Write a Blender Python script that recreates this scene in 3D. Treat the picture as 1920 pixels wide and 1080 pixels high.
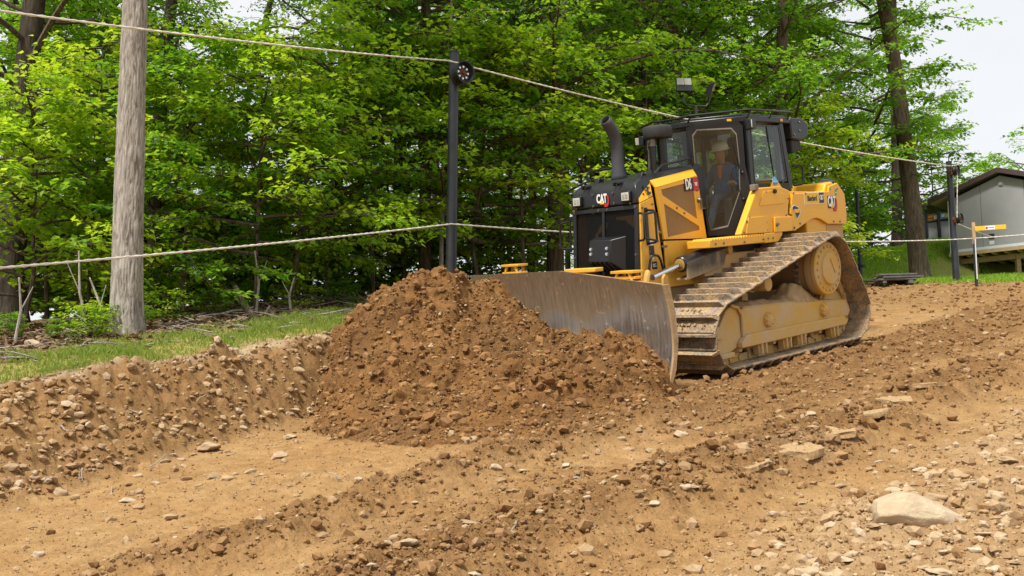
import bpy, bmesh, math, random
import numpy as np
from mathutils import Vector, Matrix
from math import radians, sin, cos, pi

for o in list(bpy.data.objects):
    bpy.data.objects.remove(o, do_unlink=True)
scene = bpy.context.scene
COL = scene.collection
random.seed(7)

# ------------------------------------------------------------------ camera
EYE = 1.6
PITCH = radians(7.737)
FPX = 1946.2                      # focal length in pixels of a 1920 wide frame
cam_d = bpy.data.cameras.new('camera')
cam = bpy.data.objects.new('camera', cam_d)
COL.objects.link(cam)
cam.location = (0, 0, EYE)
cam.rotation_euler = (radians(90) + PITCH, 0, 0)
cam_d.sensor_width = 36.0
cam_d.lens = 36.0 * FPX / 1920.0
cam_d.clip_start = 0.05
cam_d.clip_end = 2000
scene.camera = cam

# ------------------------------------------------------------------ sky and sun
SUN_DIR = Vector((-0.34, -0.46, 0.82)).normalized()      # towards the sun
world = bpy.data.worlds.new('World')
scene.world = world
world.use_nodes = True
wn = world.node_tree
wn.nodes.clear()
w_out = wn.nodes.new('ShaderNodeOutputWorld')
w_bg = wn.nodes.new('ShaderNodeBackground')
w_sky = wn.nodes.new('ShaderNodeTexSky')
w_sky.sky_type = 'NISHITA'
w_sky.sun_disc = False
w_sky.sun_elevation = math.asin(SUN_DIR.z)
w_sky.sun_rotation = math.atan2(SUN_DIR.x, SUN_DIR.y)
w_sky.air_density = 1.0
w_sky.dust_density = 2.0
w_co = wn.nodes.new('ShaderNodeTexCoord')
w_no = wn.nodes.new('ShaderNodeTexNoise')
w_no.inputs['Scale'].default_value = 2.2
w_no.inputs['Detail'].default_value = 6
w_no.inputs['Roughness'].default_value = 0.55
w_rp = wn.nodes.new('ShaderNodeValToRGB')
w_rp.color_ramp.elements[0].position = 0.3
w_rp.color_ramp.elements[0].color = (9.4, 9.8, 10.4, 1)
w_rp.color_ramp.elements[1].position = 0.62
w_rp.color_ramp.elements[1].color = (11.0, 11.1, 11.3, 1)
w_mx = wn.nodes.new('ShaderNodeMix')
w_mx.data_type = 'RGBA'
w_mx.inputs[0].default_value = 0.88
wn.links.new(w_co.outputs['Generated'], w_no.inputs['Vector'])
wn.links.new(w_no.outputs['Fac'], w_rp.inputs['Fac'])
wn.links.new(w_sky.outputs['Color'], w_mx.inputs[6])
wn.links.new(w_rp.outputs['Color'], w_mx.inputs[7])
wn.links.new(w_mx.outputs[2], w_bg.inputs['Color'])
w_bg.inputs['Strength'].default_value = 0.075
wn.links.new(w_bg.outputs['Background'], w_out.inputs['Surface'])

sun_d = bpy.data.lights.new('sun', 'SUN')
sun_d.energy = 4.6
sun_d.angle = radians(10)
sun_d.color = (1.0, 0.95, 0.87)
sun = bpy.data.objects.new('sun', sun_d)
COL.objects.link(sun)
sun.rotation_euler = SUN_DIR.to_track_quat('Z', 'Y').to_euler()
sun.location = SUN_DIR * 60

scene.view_settings.view_transform = 'Standard'
scene.view_settings.look = 'None'
scene.view_settings.exposure = 0.32
scene.view_settings.gamma = 1.0
scene.view_settings.use_curve_mapping = False
scene.render.engine = 'CYCLES'
scene.cycles.max_bounces = 8
scene.cycles.transparent_max_bounces = 16
scene.cycles.caustics_reflective = False
scene.cycles.caustics_refractive = False

# ------------------------------------------------------------------ frames
# The ramp and the machine share one tilted frame: u forwards along the machine, v to its left, w up from the ramp.
RT = np.array([[-0.7118, 0.6978, -0.08], [-0.6787, -0.7126, -0.1776], [-0.181, -0.0721, 0.9808]])
_u, _s, _v = np.linalg.svd(RT)
RT = _u @ _v
T0 = np.array([2.63376, 14.37611, 1.01254 + EYE])

def to_world(P):
    return np.asarray(P, float) @ RT.T + T0

def to_ramp(P):
    return (np.asarray(P, float) - T0) @ RT

def _ray(px, py):
    x = (px - 960) / FPX
    v = (540 - py) / FPX
    c, s = cos(PITCH), sin(PITCH)
    return np.array([x, c - v * s, s + v * c])

def at(px, py, dist):
    """world point seen at a photograph pixel, dist metres ahead of the camera"""
    d = _ray(px, py)
    return d * dist / d[1] + np.array([0, 0, EYE])

_CR = (np.array([0, 0, EYE]) - T0) @ RT

def on(px, py, axis, val):
    """machine-frame point on the plane axis=val"""
    d = _ray(px, py) @ RT
    return _CR + d * (val - _CR[axis]) / d[axis]

def on_plane(px, py, A, n):
    """machine-frame point on the plane through A with normal n"""
    d = _ray(px, py) @ RT
    A = np.asarray(A, float)
    n = np.asarray(n, float)
    return _CR + d * ((A - _CR) @ n) / (d @ n)

M_RAMP = Matrix([[*RT[0], T0[0]], [*RT[1], T0[1]], [*RT[2], T0[2]], [0, 0, 0, 1]])

# ------------------------------------------------------------------ noise
def _hash(ix, iy, iz, seed):
    h = (ix.astype(np.int64) * 374761393 + iy.astype(np.int64) * 668265263 + iz.astype(np.int64) * 2147483647 * 3 + seed * 974634541) & 0xFFFFFFFF
    h = ((h ^ (h >> 13)) * 1274126177) & 0xFFFFFFFF
    h = ((h ^ (h >> 16)) * 2246822519) & 0xFFFFFFFF
    return ((h ^ (h >> 15)) & 0xFFFFFF) / float(0xFFFFFF)

def vnoise(P, seed=0):
    """value noise in -1..1, P (n,2) or (n,3)"""
    P = np.asarray(P, float)
    if P.shape[1] == 2:
        F = np.floor(P)
        f = P - F
        f = f * f * f * (f * (f * 6 - 15) + 10)
        x, y = F[:, 0].astype(np.int64), F[:, 1].astype(np.int64)
        z = np.zeros_like(x)
        a = _hash(x, y, z, seed); b = _hash(x + 1, y, z, seed)
        c = _hash(x, y + 1, z, seed); d = _hash(x + 1, y + 1, z, seed)
        r = (a * (1 - f[:, 0]) + b * f[:, 0]) * (1 - f[:, 1]) + (c * (1 - f[:, 0]) + d * f[:, 0]) * f[:, 1]
        return r * 2 - 1
    F = np.floor(P)
    f = P - F
    f = f * f * (3 - 2 * f)
    x, y, z = (F[:, k].astype(np.int64) for k in range(3))
    r = 0
    for dz in (0, 1):
        wz = f[:, 2] if dz else 1 - f[:, 2]
        for dy in (0, 1):
            wy = f[:, 1] if dy else 1 - f[:, 1]
            for dx in (0, 1):
                wx = f[:, 0] if dx else 1 - f[:, 0]
                r = r + _hash(x + dx, y + dy, z + dz, seed) * wx * wy * wz
    return r * 2 - 1

def fbm(P, octaves=4, seed=0, gain=0.5, lac=2.03):
    P = np.asarray(P, float)
    a, r, tot = 1.0, 0.0, 0.0
    for k in range(octaves):
        r = r + a * vnoise(P, seed + 17 * k)
        tot += a
        P = P * lac + 3.71
        a *= gain
    return r / tot

def clumps(P, octaves=4, seed=0, gain=0.55):
    """billowy noise 0..1, lumpy tops and sharp creases, like broken soil"""
    P = np.asarray(P, float)
    a, r, tot = 1.0, 0.0, 0.0
    for k in range(octaves):
        r = r + a * np.abs(vnoise(P, seed + 31 * k))
        tot += a
        P = P * 2.07 + 1.37
        a *= gain
    return r / tot

def sstep(a, b, x):
    t = np.clip((x - a) / (b - a), 0, 1)
    return t * t * (3 - 2 * t)

# ------------------------------------------------------------------ materials
def new_mat(name):
    m = bpy.data.materials.new(name)
    m.use_nodes = True
    nt = m.node_tree
    bs = nt.nodes['Principled BSDF']
    return m, nt, bs

def N(nt, kind, **kw):
    n = nt.nodes.new(kind)
    for k, v in kw.items():
        setattr(n, k, v)
    return n

def noise(nt, scale, detail=4, rough=0.55, vec=None, dist=0.0):
    n = nt.nodes.new('ShaderNodeTexNoise')
    n.inputs['Scale'].default_value = scale
    n.inputs['Detail'].default_value = detail
    n.inputs['Roughness'].default_value = rough
    n.inputs['Distortion'].default_value = dist
    if vec is not None:
        nt.links.new(vec, n.inputs['Vector'])
    return n.outputs['Fac']

def ramp(nt, fac, stops, interp='LINEAR'):
    n = nt.nodes.new('ShaderNodeValToRGB')
    cr = n.color_ramp
    cr.interpolation = interp
    while len(cr.elements) < len(stops):
        cr.elements.new(0.5)
    for e, (p, c) in zip(cr.elements, stops):
        e.position = p
        e.color = (*c, 1) if len(c) == 3 else c
    nt.links.new(fac, n.inputs['Fac'])
    return n.outputs['Color']

def mixc(nt, fac, a, b, blend='MIX'):
    n = nt.nodes.new('ShaderNodeMix')
    n.data_type = 'RGBA'
    n.blend_type = blend
    for s, k in ((fac, 0), (a, 6), (b, 7)):
        if isinstance(s, (int, float)):
            n.inputs[k].default_value = s
        elif isinstance(s, (tuple, list)):
            n.inputs[k].default_value = (*s, 1) if len(s) == 3 else s
        else:
            nt.links.new(s, n.inputs[k])
    return n.outputs[2]

def mathn(nt, op, a, b=None, clamp=False):
    n = nt.nodes.new('ShaderNodeMath')
    n.operation = op
    n.use_clamp = clamp
    for s, k in ((a, 0), (b, 1)):
        if s is None:
            continue
        if isinstance(s, (int, float)):
            n.inputs[k].default_value = s
        else:
            nt.links.new(s, n.inputs[k])
    return n.outputs[0]

def mapr(nt, v, a, b, c=0.0, d=1.0):
    n = nt.nodes.new('ShaderNodeMapRange')
    n.inputs[1].default_value = a
    n.inputs[2].default_value = b
    n.inputs[3].default_value = c
    n.inputs[4].default_value = d
    nt.links.new(v, n.inputs[0])
    return n.outputs[0]

def bump(nt, h, strength, dist, bs=None, base=None):
    n = nt.nodes.new('ShaderNodeBump')
    n.inputs['Strength'].default_value = strength
    n.inputs['Distance'].default_value = dist
    nt.links.new(h, n.inputs['Height'])
    if base is not None:
        nt.links.new(base, n.inputs['Normal'])
    if bs is not None:
        nt.links.new(n.outputs['Normal'], bs.inputs['Normal'])
    return n.outputs['Normal']

def objco(nt):
    return nt.nodes.new('ShaderNodeTexCoord').outputs['Object']

def attr(nt, name):
    n = nt.nodes.new('ShaderNodeAttribute')
    n.attribute_name = name
    return n

MAT = {}

def simple(name, col, rough=0.6, metal=0.0, var=0.12, scale=8.0, bumps=0.0, spec=0.5, coat=0.0):
    """a plain surface with a little unevenness in colour and gloss"""
    m, nt, bs = new_mat(name)
    v = objco(nt)
    n1 = noise(nt, scale, 5, 0.6, v)
    lo = tuple(c * (1 - var) for c in col)
    hi = tuple(min(1, c * (1 + var)) for c in col)
    nt.links.new(ramp(nt, n1, [(0.3, lo), (0.7, hi)]), bs.inputs['Base Color'])
    nt.links.new(mapr(nt, n1, 0.3, 0.7, max(0.02, rough - 0.08), min(1, rough + 0.08)), bs.inputs['Roughness'])
    bs.inputs['Metallic'].default_value = metal
    bs.inputs['Specular IOR Level'].default_value = spec
    bs.inputs['Coat Weight'].default_value = coat
    if bumps:
        bump(nt, noise(nt, scale * 6, 4, 0.6, v), bumps, 0.01, bs)
    MAT[name] = m
    return m

# ------------------------------------------------------------------ mesh helpers
class MB:
    """collects shapes for one mesh object"""
    def __init__(self):
        self.v = []
        self.f = []

    def add(self, verts, faces):
        o = len(self.v)
        self.v += [tuple(float(c) for c in p) for p in verts]
        self.f += [tuple(i + o for i in f) for f in faces]
        return self

    def box(self, c, s, rot=None):
        """box by centre and size, rot a 3x3 whose columns are its axes"""
        c = np.array(c, float)
        h = np.array(s, float) / 2
        P = np.array([[x, y, z] for x in (-1, 1) for y in (-1, 1) for z in (-1, 1)]) * h
        if rot is not None:
            P = P @ np.array(rot, float).T
        return self.add(P + c, [(0, 1, 3, 2), (4, 6, 7, 5), (0, 4, 5, 1), (2, 3, 7, 6), (0, 2, 6, 4), (1, 5, 7, 3)])

    def span(self, a, b):
        a, b = np.array(a, float), np.array(b, float)
        return self.box((a + b) / 2, np.abs(b - a))

    def beam(self, p, q, w, h, up=(0, 0, 1)):
        """bar of section w x h from p to q"""
        p, q = np.array(p, float), np.array(q, float)
        d = q - p
        L = np.linalg.norm(d)
        d /= L
        s = np.cross(up, d)
        s /= np.linalg.norm(s)
        u = np.cross(d, s)
        return self.box((p + q) / 2, (L, w, h), np.stack([d, s, u], 1))

    def prism(self, pts, d):
        """polygon in space pushed along vector d"""
        pts = [np.array(p, float) for p in pts]
        d = np.array(d, float)
        n = len(pts)
        F = [tuple(range(n - 1, -1, -1)), tuple(range(n, 2 * n))]
        F += [(i, (i + 1) % n, (i + 1) % n + n, i + n) for i in range(n)]
        nrm = sum(np.cross(pts[i], pts[(i + 1) % n]) for i in range(n))
        if nrm @ d < 0:
            F = [f[::-1] for f in F]
        return self.add(pts + [p + d for p in pts], F)

    def frame(self, outer, inner, d):
        """polygon with a hole of equally many corners pushed along d"""
        n = len(outer)
        outer = [np.array(p, float) for p in outer]
        inner = [np.array(p, float) for p in inner]
        d = np.array(d, float)
        V = outer + inner + [p + d for p in outer] + [p + d for p in inner]
        F = []
        for i in range(n):
            j = (i + 1) % n
            F += [(j, i, n + i, n + j), (2 * n + i, 2 * n + j, 3 * n + j, 3 * n + i),
                  (i, j, 2 * n + j, 2 * n + i), (n + j, n + i, 3 * n + i, 3 * n + j)]
        nrm = sum(np.cross(outer[i], outer[(i + 1) % n]) for i in range(n))
        if nrm @ d < 0:
            F = [f[::-1] for f in F]
        return self.add(V, F)

    def tube(self, path, r, seg=10, cap=True):
        """swept round bar, r a number or one per point"""
        P = [np.array(p, float) for p in path]
        n = len(P)
        rr = r if hasattr(r, '__len__') else [r] * n
        V, F = [], []
        prev = None
        for i in range(n):
            t = (P[min(i + 1, n - 1)] - P[max(i - 1, 0)])
            t = t / (np.linalg.norm(t) + 1e-12)
            if prev is None:
                a = np.array([0, 0, 1.0]) if abs(t[2]) < 0.9 else np.array([1.0, 0, 0])
                s = np.cross(a, t)
            else:
                s = prev - t * (prev @ t)
            s = s / np.linalg.norm(s)
            prev = s
            u = np.cross(t, s)
            for k in range(seg):
                an = 2 * pi * k / seg
                V.append(P[i] + rr[i] * (cos(an) * s + sin(an) * u))
        for i in range(n - 1):
            for k in range(seg):
                k2 = (k + 1) % seg
                F.append((i * seg + k, i * seg + k2, (i + 1) * seg + k2, (i + 1) * seg + k))
        if cap:
            F.append(tuple(range(seg - 1, -1, -1)))
            F.append(tuple((n - 1) * seg + k for k in range(seg)))
        return self.add(V, F)

    def cyl(self, p, q, r, seg=20, r2=None):
        return self.tube([p, q], [r, r if r2 is None else r2], seg)

    def lathe(self, c, axis, prof, seg=28):
        """profile of (along axis, radius) turned about an axis through c"""
        c = np.array(c, float)
        a = np.array(axis, float)
        a /= np.linalg.norm(a)
        b = np.array([0, 0, 1.0]) if abs(a[2]) < 0.9 else np.array([1.0, 0, 0])
        s = np.cross(b, a)
        s /= np.linalg.norm(s)
        u = np.cross(a, s)
        V, F = [], []
        m = len(prof)
        for d, r in prof:
            for k in range(seg):
                an = 2 * pi * k / seg
                V.append(c + a * d + max(r, 1e-4) * (cos(an) * s + sin(an) * u))
        for i in range(m - 1):
            for k in range(seg):
                k2 = (k + 1) % seg
                F.append((i * seg + k, i * seg + k2, (i + 1) * seg + k2, (i + 1) * seg + k))
        F.append(tuple(range(seg - 1, -1, -1)))
        F.append(tuple((m - 1) * seg + k for k in range(seg)))
        return self.add(V, F)

    def sphere(self, c, r, seg=12, rings=8):
        r = np.array(r if hasattr(r, '__len__') else (r, r, r), float)
        c = np.array(c, float)
        V, F = [c + r * np.array([0, 0, 1.0])], []
        for i in range(1, rings):
            th = pi * i / rings
            for k in range(seg):
                ph = 2 * pi * k / seg
                V.append(c + r * np.array([sin(th) * cos(ph), sin(th) * sin(ph), cos(th)]))
        V.append(c - r * np.array([0, 0, 1.0]))
        for k in range(seg):
            F.append((0, 1 + k, 1 + (k + 1) % seg))
            e = 1 + (rings - 2) * seg
            F.append((len(V) - 1, e + (k + 1) % seg, e + k))
        for i in range(rings - 2):
            for k in range(seg):
                a = 1 + i * seg
                F.append((a + k, a + seg + k, a + seg + (k + 1) % seg, a + (k + 1) % seg))
        return self.add(V, F)

    def mesh(self, name, mat, smooth=35):
        me = bpy.data.meshes.new(name)
        me.from_pydata(self.v, [], self.f)
        me.validate()
        if mat is not None:
            me.materials.append(MAT[mat] if isinstance(mat, str) else mat)
        if smooth:
            me.shade_smooth()
            me.set_sharp_from_angle(angle=radians(smooth))
        me.update()
        return me

    def build(self, name, mat, parent=None, bevel=0.0, smooth=35, seg=2):
        me = self.mesh(name, mat, smooth)
        o = bpy.data.objects.new(name, me)
        COL.objects.link(o)
        o.parent = parent
        if bevel:
            b = o.modifiers.new('bevel', 'BEVEL')
            b.width = bevel
            b.segments = seg
            b.limit_method = 'ANGLE'
            b.angle_limit = radians(38)
            b.harden_normals = False
        return o

def np_mesh(name, V, F, mat=None, smooth=False, attrs=None):
    """fast mesh from numpy arrays, F all of one corner count"""
    V = np.ascontiguousarray(V, dtype=np.float32)
    F = np.ascontiguousarray(F, dtype=np.int32)
    me = bpy.data.meshes.new(name)
    me.vertices.add(len(V))
    me.vertices.foreach_set('co', V.ravel())
    k = F.shape[1]
    me.loops.add(F.size)
    me.loops.foreach_set('vertex_index', F.ravel())
    me.polygons.add(len(F))
    me.polygons.foreach_set('loop_start', np.arange(0, F.size, k, dtype=np.int32))
    me.polygons.foreach_set('use_smooth', np.full(len(F), smooth, dtype=bool))
    if mat is not None:
        me.materials.append(MAT[mat] if isinstance(mat, str) else mat)
    for an, av in (attrs or {}).items():
        a = me.attributes.new(an, 'FLOAT', 'POINT')
        a.data.foreach_set('value', np.ascontiguousarray(av, dtype=np.float32))
    me.update(calc_edges=True)
    return me

def link(name, me, parent=None, loc=None, rot=None):
    o = bpy.data.objects.new(name, me)
    COL.objects.link(o)
    o.parent = parent
    if loc is not None:
        o.location = [float(c) for c in loc]
    if rot is not None:
        o.rotation_euler = rot
    return o

def empty(name, loc=(0, 0, 0), rz=0.0):
    o = bpy.data.objects.new(name, None)
    COL.objects.link(o)
    o.location = [float(c) for c in loc]
    o.rotation_euler = (0, 0, rz)
    o.empty_display_size = 0.2
    return o

def tag(o, label=None, cat=None, group=None, kind=None):
    if label: o['label'] = label
    if cat: o['category'] = cat
    if group: o['group'] = group
    if kind: o['kind'] = kind
    return o

def text_mesh(body, size, font_scale_x=1.0, depth=0.004, bold=0.0):
    """flat lettering as a mesh in its own xy plane, origin at its centre"""
    cu = bpy.data.curves.new('lettering', 'FONT')
    cu.body = body
    cu.size = size
    cu.extrude = depth
    cu.offset = bold
    cu.align_x = 'CENTER'
    cu.align_y = 'CENTER'
    cu.resolution_u = 3
    o = bpy.data.objects.new('lettering', cu)
    COL.objects.link(o)
    dg = bpy.context.evaluated_depsgraph_get()
    dg.update()
    me = bpy.data.meshes.new_from_object(o.evaluated_get(dg))
    bpy.data.objects.remove(o, do_unlink=True)
    co = np.empty(len(me.vertices) * 3, dtype=np.float32)
    me.vertices.foreach_get('co', co)
    co = co.reshape(-1, 3)
    co[:, 0] *= font_scale_x
    me.vertices.foreach_set('co', co.ravel())
    me.update()
    return me
# ================================================================== THE RAMP AND THE BANK
def ip(x, xs, ys):
    return np.interp(x, xs, ys)

def toe_v(u):
    return ip(u, [-40, -12, -6, 0, 2, 5.67, 9.18, 14, 40], [-6.5, -4.4, -3.8, -3.0, -2.65, -1.36, -0.12, 1.0, 6])

def bank_w(u):
    return ip(u, [-10, 2, 4.44, 7.45, 8.8, 14], [1.5, 0.7, 0.55, 0.95, 1.3, 1.5])

def crest_v(u):
    return toe_v(u) - bank_w(u)

def base_h(u, v):
    """height over the ramp plane without the small lumps"""
    tv, bw = toe_v(u), bank_w(u)
    s = (tv - v) / bw
    top = ip(u, [-14, -8, -2, 2, 12], [0.0, 0.12, 0.55, 0.74, 0.80])
    prof = np.where(s < 0, 0, np.where(s < 1, 0.55 * np.clip(s, 0, 1) + 0.45 * sstep(0, 1, s), 1.0))
    h = top * prof
    beyond = np.clip(tv - bw - v, 0, None)
    h = h + np.clip(beyond, 0, 3.2) * 0.085 * sstep(-8, -1, u)
    h = h - sstep(9, 40, beyond) * 5.0 * sstep(-12, 0, u)
    # the far slope up to the house and the lawn
    far = np.clip(-12.0 - u, 0, None)
    h = h + np.minimum(far * 0.045, 0.75) * sstep(-5.2, -7.4, v + 0.12 * (u + 16))
    # flatter ground towards the raised house
    h = h - np.minimum(far, 14) * 0.062 * sstep(-7.4, -5.2, v + 0.12 * (u + 16))
    # low windrow of gravel on the near right
    h = h + 0.07 * sstep(5.1, 5.9, v) * sstep(11, 8, u)
    return h

def world_cap(x, y, z):
    """the slope levels off far away"""
    az = np.degrees(np.arctan2(x, y))
    cap = EYE + ip(az, [-60, -25, -5, 10, 20, 40], [2.6, 2.9, 3.3, 5.2, 7.2, 8.5])
    d = cap - z
    k = 1.2
    return np.where(d > k, z, cap - k * np.exp(np.clip((d - k) / k, -40, 0)))

def smooth_z(x, y):
    x = np.asarray(x, float)
    y = np.asarray(y, float)
    z = np.full_like(x, 1.6)
    for _ in range(7):
        P = to_ramp(np.stack([x, y, z], -1))
        z = z + np.clip((base_h(P[..., 0], P[..., 1]) - P[..., 2]) / RT[2, 2], -6, 6)
    return world_cap(x, y, z)

def zone(u, v):
    """masks of the ground: (grass, litter, loose, dark, pale, gravel)"""
    P = np.stack([u, v], -1)
    n1 = fbm(P * 0.9, 3, 5)
    n2 = fbm(P * 3.1, 3, 9)
    cv = crest_v(u)
    b = cv - v                                   # metres behind the crest
    bank = sstep(-0.15, 0.15, toe_v(u) - v) * sstep(0.25, -0.05, b + 0.15 * n2)
    bank = bank * sstep(-8, -3, u)
    gnear = sstep(0.30, 0.70, b + 0.25 * n1 + 0.25 * n2) * sstep(2.2, 1.3, b + 0.6 * n1 + 0.4 * n2) * sstep(-6, -1, u)
    gfar = sstep(-11.6, -12.6, u + 0.6 * n1 + 0.25 * n2)
    grass = np.clip(gnear + gfar, 0, 1)
    litter = sstep(1.2, 2.1, b + 0.5 * n1 + 0.2 * n2) * sstep(-9, -4, u)
    wig = 0.16 * fbm(np.stack([u * 0.7, u * 0 + 3.3], -1), 3, 21)
    r1 = np.exp(-((v - 2.55 - wig) / 0.26) ** 2) * sstep(10.5, 8.5, u) * sstep(3.0, 4.5, u)
    r2 = np.exp(-((v - 4.2 + wig) / 0.42) ** 2) * sstep(11, 9, u) * sstep(-8, -2, u)
    by = sstep(1.2, 1.7, v) * sstep(3.9, 3.0, v + 0.5 * n1) * sstep(4.9, 3.6, u) * sstep(-9, -5, u)
    fr = sstep(6.6, 5.4, u + 0.5 * n1) * sstep(3.2, 2.2, v) * sstep(toe_v(u) - 0.3, toe_v(u) + 0.3, v) * sstep(-4, 0, u)
    gravel = sstep(5.0, 5.8, v + 0.35 * n1) + 0.55 * sstep(0.35, 0.6, n1 + 0.15) * sstep(2.7, 3.1, v) * sstep(3.0, 5.0, u)
    mess = 0.5 * sstep(2.6, 3.2, v) * sstep(5.4, 4.6, v) * sstep(0.34, 0.56, 0.5 + 0.5 * n1 + 0.25 * n2) * sstep(0, 3, u)
    far_d = sstep(-4, -8, u) * sstep(-13.5, -11.5, u)
    loose = np.clip(r1 * 0.9 + r2 * (0.75 + 0.5 * n1) + by * 0.75 + fr * 0.4 + bank * 0.9 + gravel * 0.35 + far_d * 0.5 + mess, 0, 1.2)
    dark = np.clip(by * 0.9 + fr * 0.6 + r2 * 0.85 + r1 * 0.85 + mess * 0.9 + far_d * 0.45 + bank * (0.62 + 0.35 * n1), 0, 1)
    pale = np.clip(sstep(-0.1, 0.1, b + 0.1 * n2) * sstep(0.75, 0.35, b + 0.25 * n1) * sstep(-6, -1, u) + 0.25 * gravel * (1 - grass), 0, 1) * (1 - grass)
    return grass, litter, loose, dark, pale, np.clip(gravel, 0, 1), bank

def lumps(u, v, Z=None):
    g, l, loose, dark, pale, gravel, bank = Z if Z is not None else zone(u, v)
    P = np.stack([u, v], -1)
    d = loose * (0.105 * clumps(P * 2.7, 4, 3) - 0.03)
    d = d + (0.50 + loose) * 0.050 * clumps(P * 9.0, 4, 13)
    d = d + (0.95 + 0.8 * loose) * 0.022 * clumps(P * 27.0, 3, 41, 0.65)
    d = d + 0.035 * fbm(P * 0.8, 3, 77)
    d = d + bank * (0.30 * clumps(P * 1.6, 4, 91, 0.6) - 0.09)
    # prints of the grouser bars where the tracks have rolled
    ph = (u / 0.203) % 1.0
    bar = np.exp(-((ph - 0.5) / 0.10) ** 2)
    prm = sstep(-0.15, 0.2, fbm(P * 0.7, 2, 55)) * (1 - np.clip(loose, 0, 1)) * (1 - g) * (1 - l)
    lane = np.maximum(sstep(0.5, 0.7, v) * sstep(2.3, 2.1, v) * sstep(4.5, 5.5, u), sstep(2.9, 3.1, v) * sstep(3.9, 3.7, v))
    d = d - 0.028 * bar * prm * lane
    wig = 0.16 * fbm(np.stack([u * 0.7, u * 0 + 3.3], -1), 3, 21)
    rag = fbm(P * 3.0, 3, 88) * 0.10
    e1 = sstep(2.25, 2.42, v + rag - wig) * sstep(2.95, 2.72, v + rag - wig) * sstep(10.5, 8.5, u) * sstep(3.6, 4.6, u)
    e2 = sstep(3.78, 3.95, v + rag + wig) * sstep(4.85, 4.55, v + rag + wig) * sstep(10.5, 8.8, u) * sstep(-6, -1, u)
    brk = 0.55 + 0.6 * clumps(P * 1.6, 3, 99)
    d = d + 0.12 * e1 * brk + 0.14 * e2 * brk - 0.06 * sstep(3.6, 2.6, np.abs(v)) * sstep(3.4, 2.4, np.abs(u))
    return d + r_slab(u, v)

def r_slab(u, v):
    """pressed slabs of clay between grouser slots on the ridge to the right of the machine"""
    m = sstep(3.75, 3.9, v) * sstep(4.75, 4.6, v) * sstep(0.6, 1.4, u) * sstep(5.4, 4.4, u)
    P = np.stack([u, v], -1)
    m = m * sstep(0.05, 0.2, fbm(P * 1.1, 2, 123) + 0.12)
    ph = (u / 0.42 + 0.15 * v) % 1.0
    return m * (0.055 * sstep(0.0, 0.12, ph) * sstep(1.0, 0.75, ph) - 0.01)

# --- the heap of soil in front of the blade
BL_L, BL_C, BL_R = np.array([3.05, 1.80]), np.array([2.52, -0.15]), np.array([2.20, -2.10])   # blade corners in plan

def blade_u(v):
    return ip(v, [BL_R[1], BL_C[1], BL_L[1]], [BL_R[0], BL_C[0], BL_L[0]])

def pile_smooth(u, v):
    """ridge height along the blade, sloping forwards to the foot of the heap"""
    pk = 0.01 + ip(v, [-3.1, -2.6, -2.1, -1.75, -1.40, -1.1, -0.8, -0.45, 0.0, 0.4, 0.8, 1.15, 1.4, 1.6, 1.85, 2.2, 2.6, 3.0],
            [0.55, 0.90, 1.24, 1.31, 1.27, 1.07, 0.89, 0.74, 0.57, 0.50, 0.53, 0.57, 0.46, 0.30, 0.12, 0.08, 0.02, -0.1])
    off = ip(v, [-3, -1.3, 0, 1.2, 3], [1.35, 1.15, 0.6, 0.45, 0.6])
    foot = ip(v, [-3.0, -2.1, -1.7, -1.35, -0.95, -0.4, 0.15, 1.17, 1.76, 2.3, 2.76, 3.1], [4.6, 4.95, 5.2, 5.4, 5.75, 6.1, 6.25, 6.05, 5.6, 5.1, 4.45, 4.0])
    d = u - blade_u(v)
    D = np.maximum(foot - blade_u(v), off + 0.3)
    a = 1 - 0.20 * np.clip((off - d) / off, 0, 1.2) ** 2
    q = np.clip((d - off) / (D - off), 0, 1.6)
    b = 1 - q ** ip(v, [-2.2, -1.2, 0.2], [2.6, 2.2, 1.12])
    return np.maximum(pk, 0) * np.where(d < off, a, b) + np.minimum(pk, 0) - 0.02 * (q > 1)

def pile_h(u, v):
    P = np.stack([u, v], -1)
    h = pile_smooth(u, v)
    amp = sstep(-0.1, 0.35, h)
    h = h + amp * (0.36 * clumps(P * 1.35, 3, 201) - 0.11) + amp * 0.16 * (clumps(P * 3.6, 3, 231) - 0.3)
    h = h + 0.075 * clumps(P * 9.0, 4, 251) * amp + 0.022 * clumps(P * 33.0, 3, 271)
    return h

def ground_w(u, v):
    u = np.asarray(u, float)
    v = np.asarray(v, float)
    return base_h(u, v) + lumps(u.ravel(), v.ravel()).reshape(u.shape)

def gz(x, y):
    """ground height at one world point"""
    x1, y1 = np.array([float(x)]), np.array([float(y)])
    z = smooth_z(x1, y1)
    P = to_ramp(np.stack([x1, y1, z], -1))
    return float(z[0] + lumps(P[:, 0], P[:, 1])[0])

def ground_hit(px, py, dmin=4.0, dmax=40.0):
    """where the sight line of a pixel meets the ground, in the ramp frame"""
    d = np.arange(dmin, dmax, 0.02)
    r = _ray(px, py)
    P = to_ramp(np.outer(d, r / r[1]) + np.array([0, 0, EYE]))
    w = ground_w(P[:, 0], P[:, 1])
    i = np.argmax(P[:, 2] < w)
    return np.array([P[i, 0], P[i, 1], w[i]])

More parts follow.
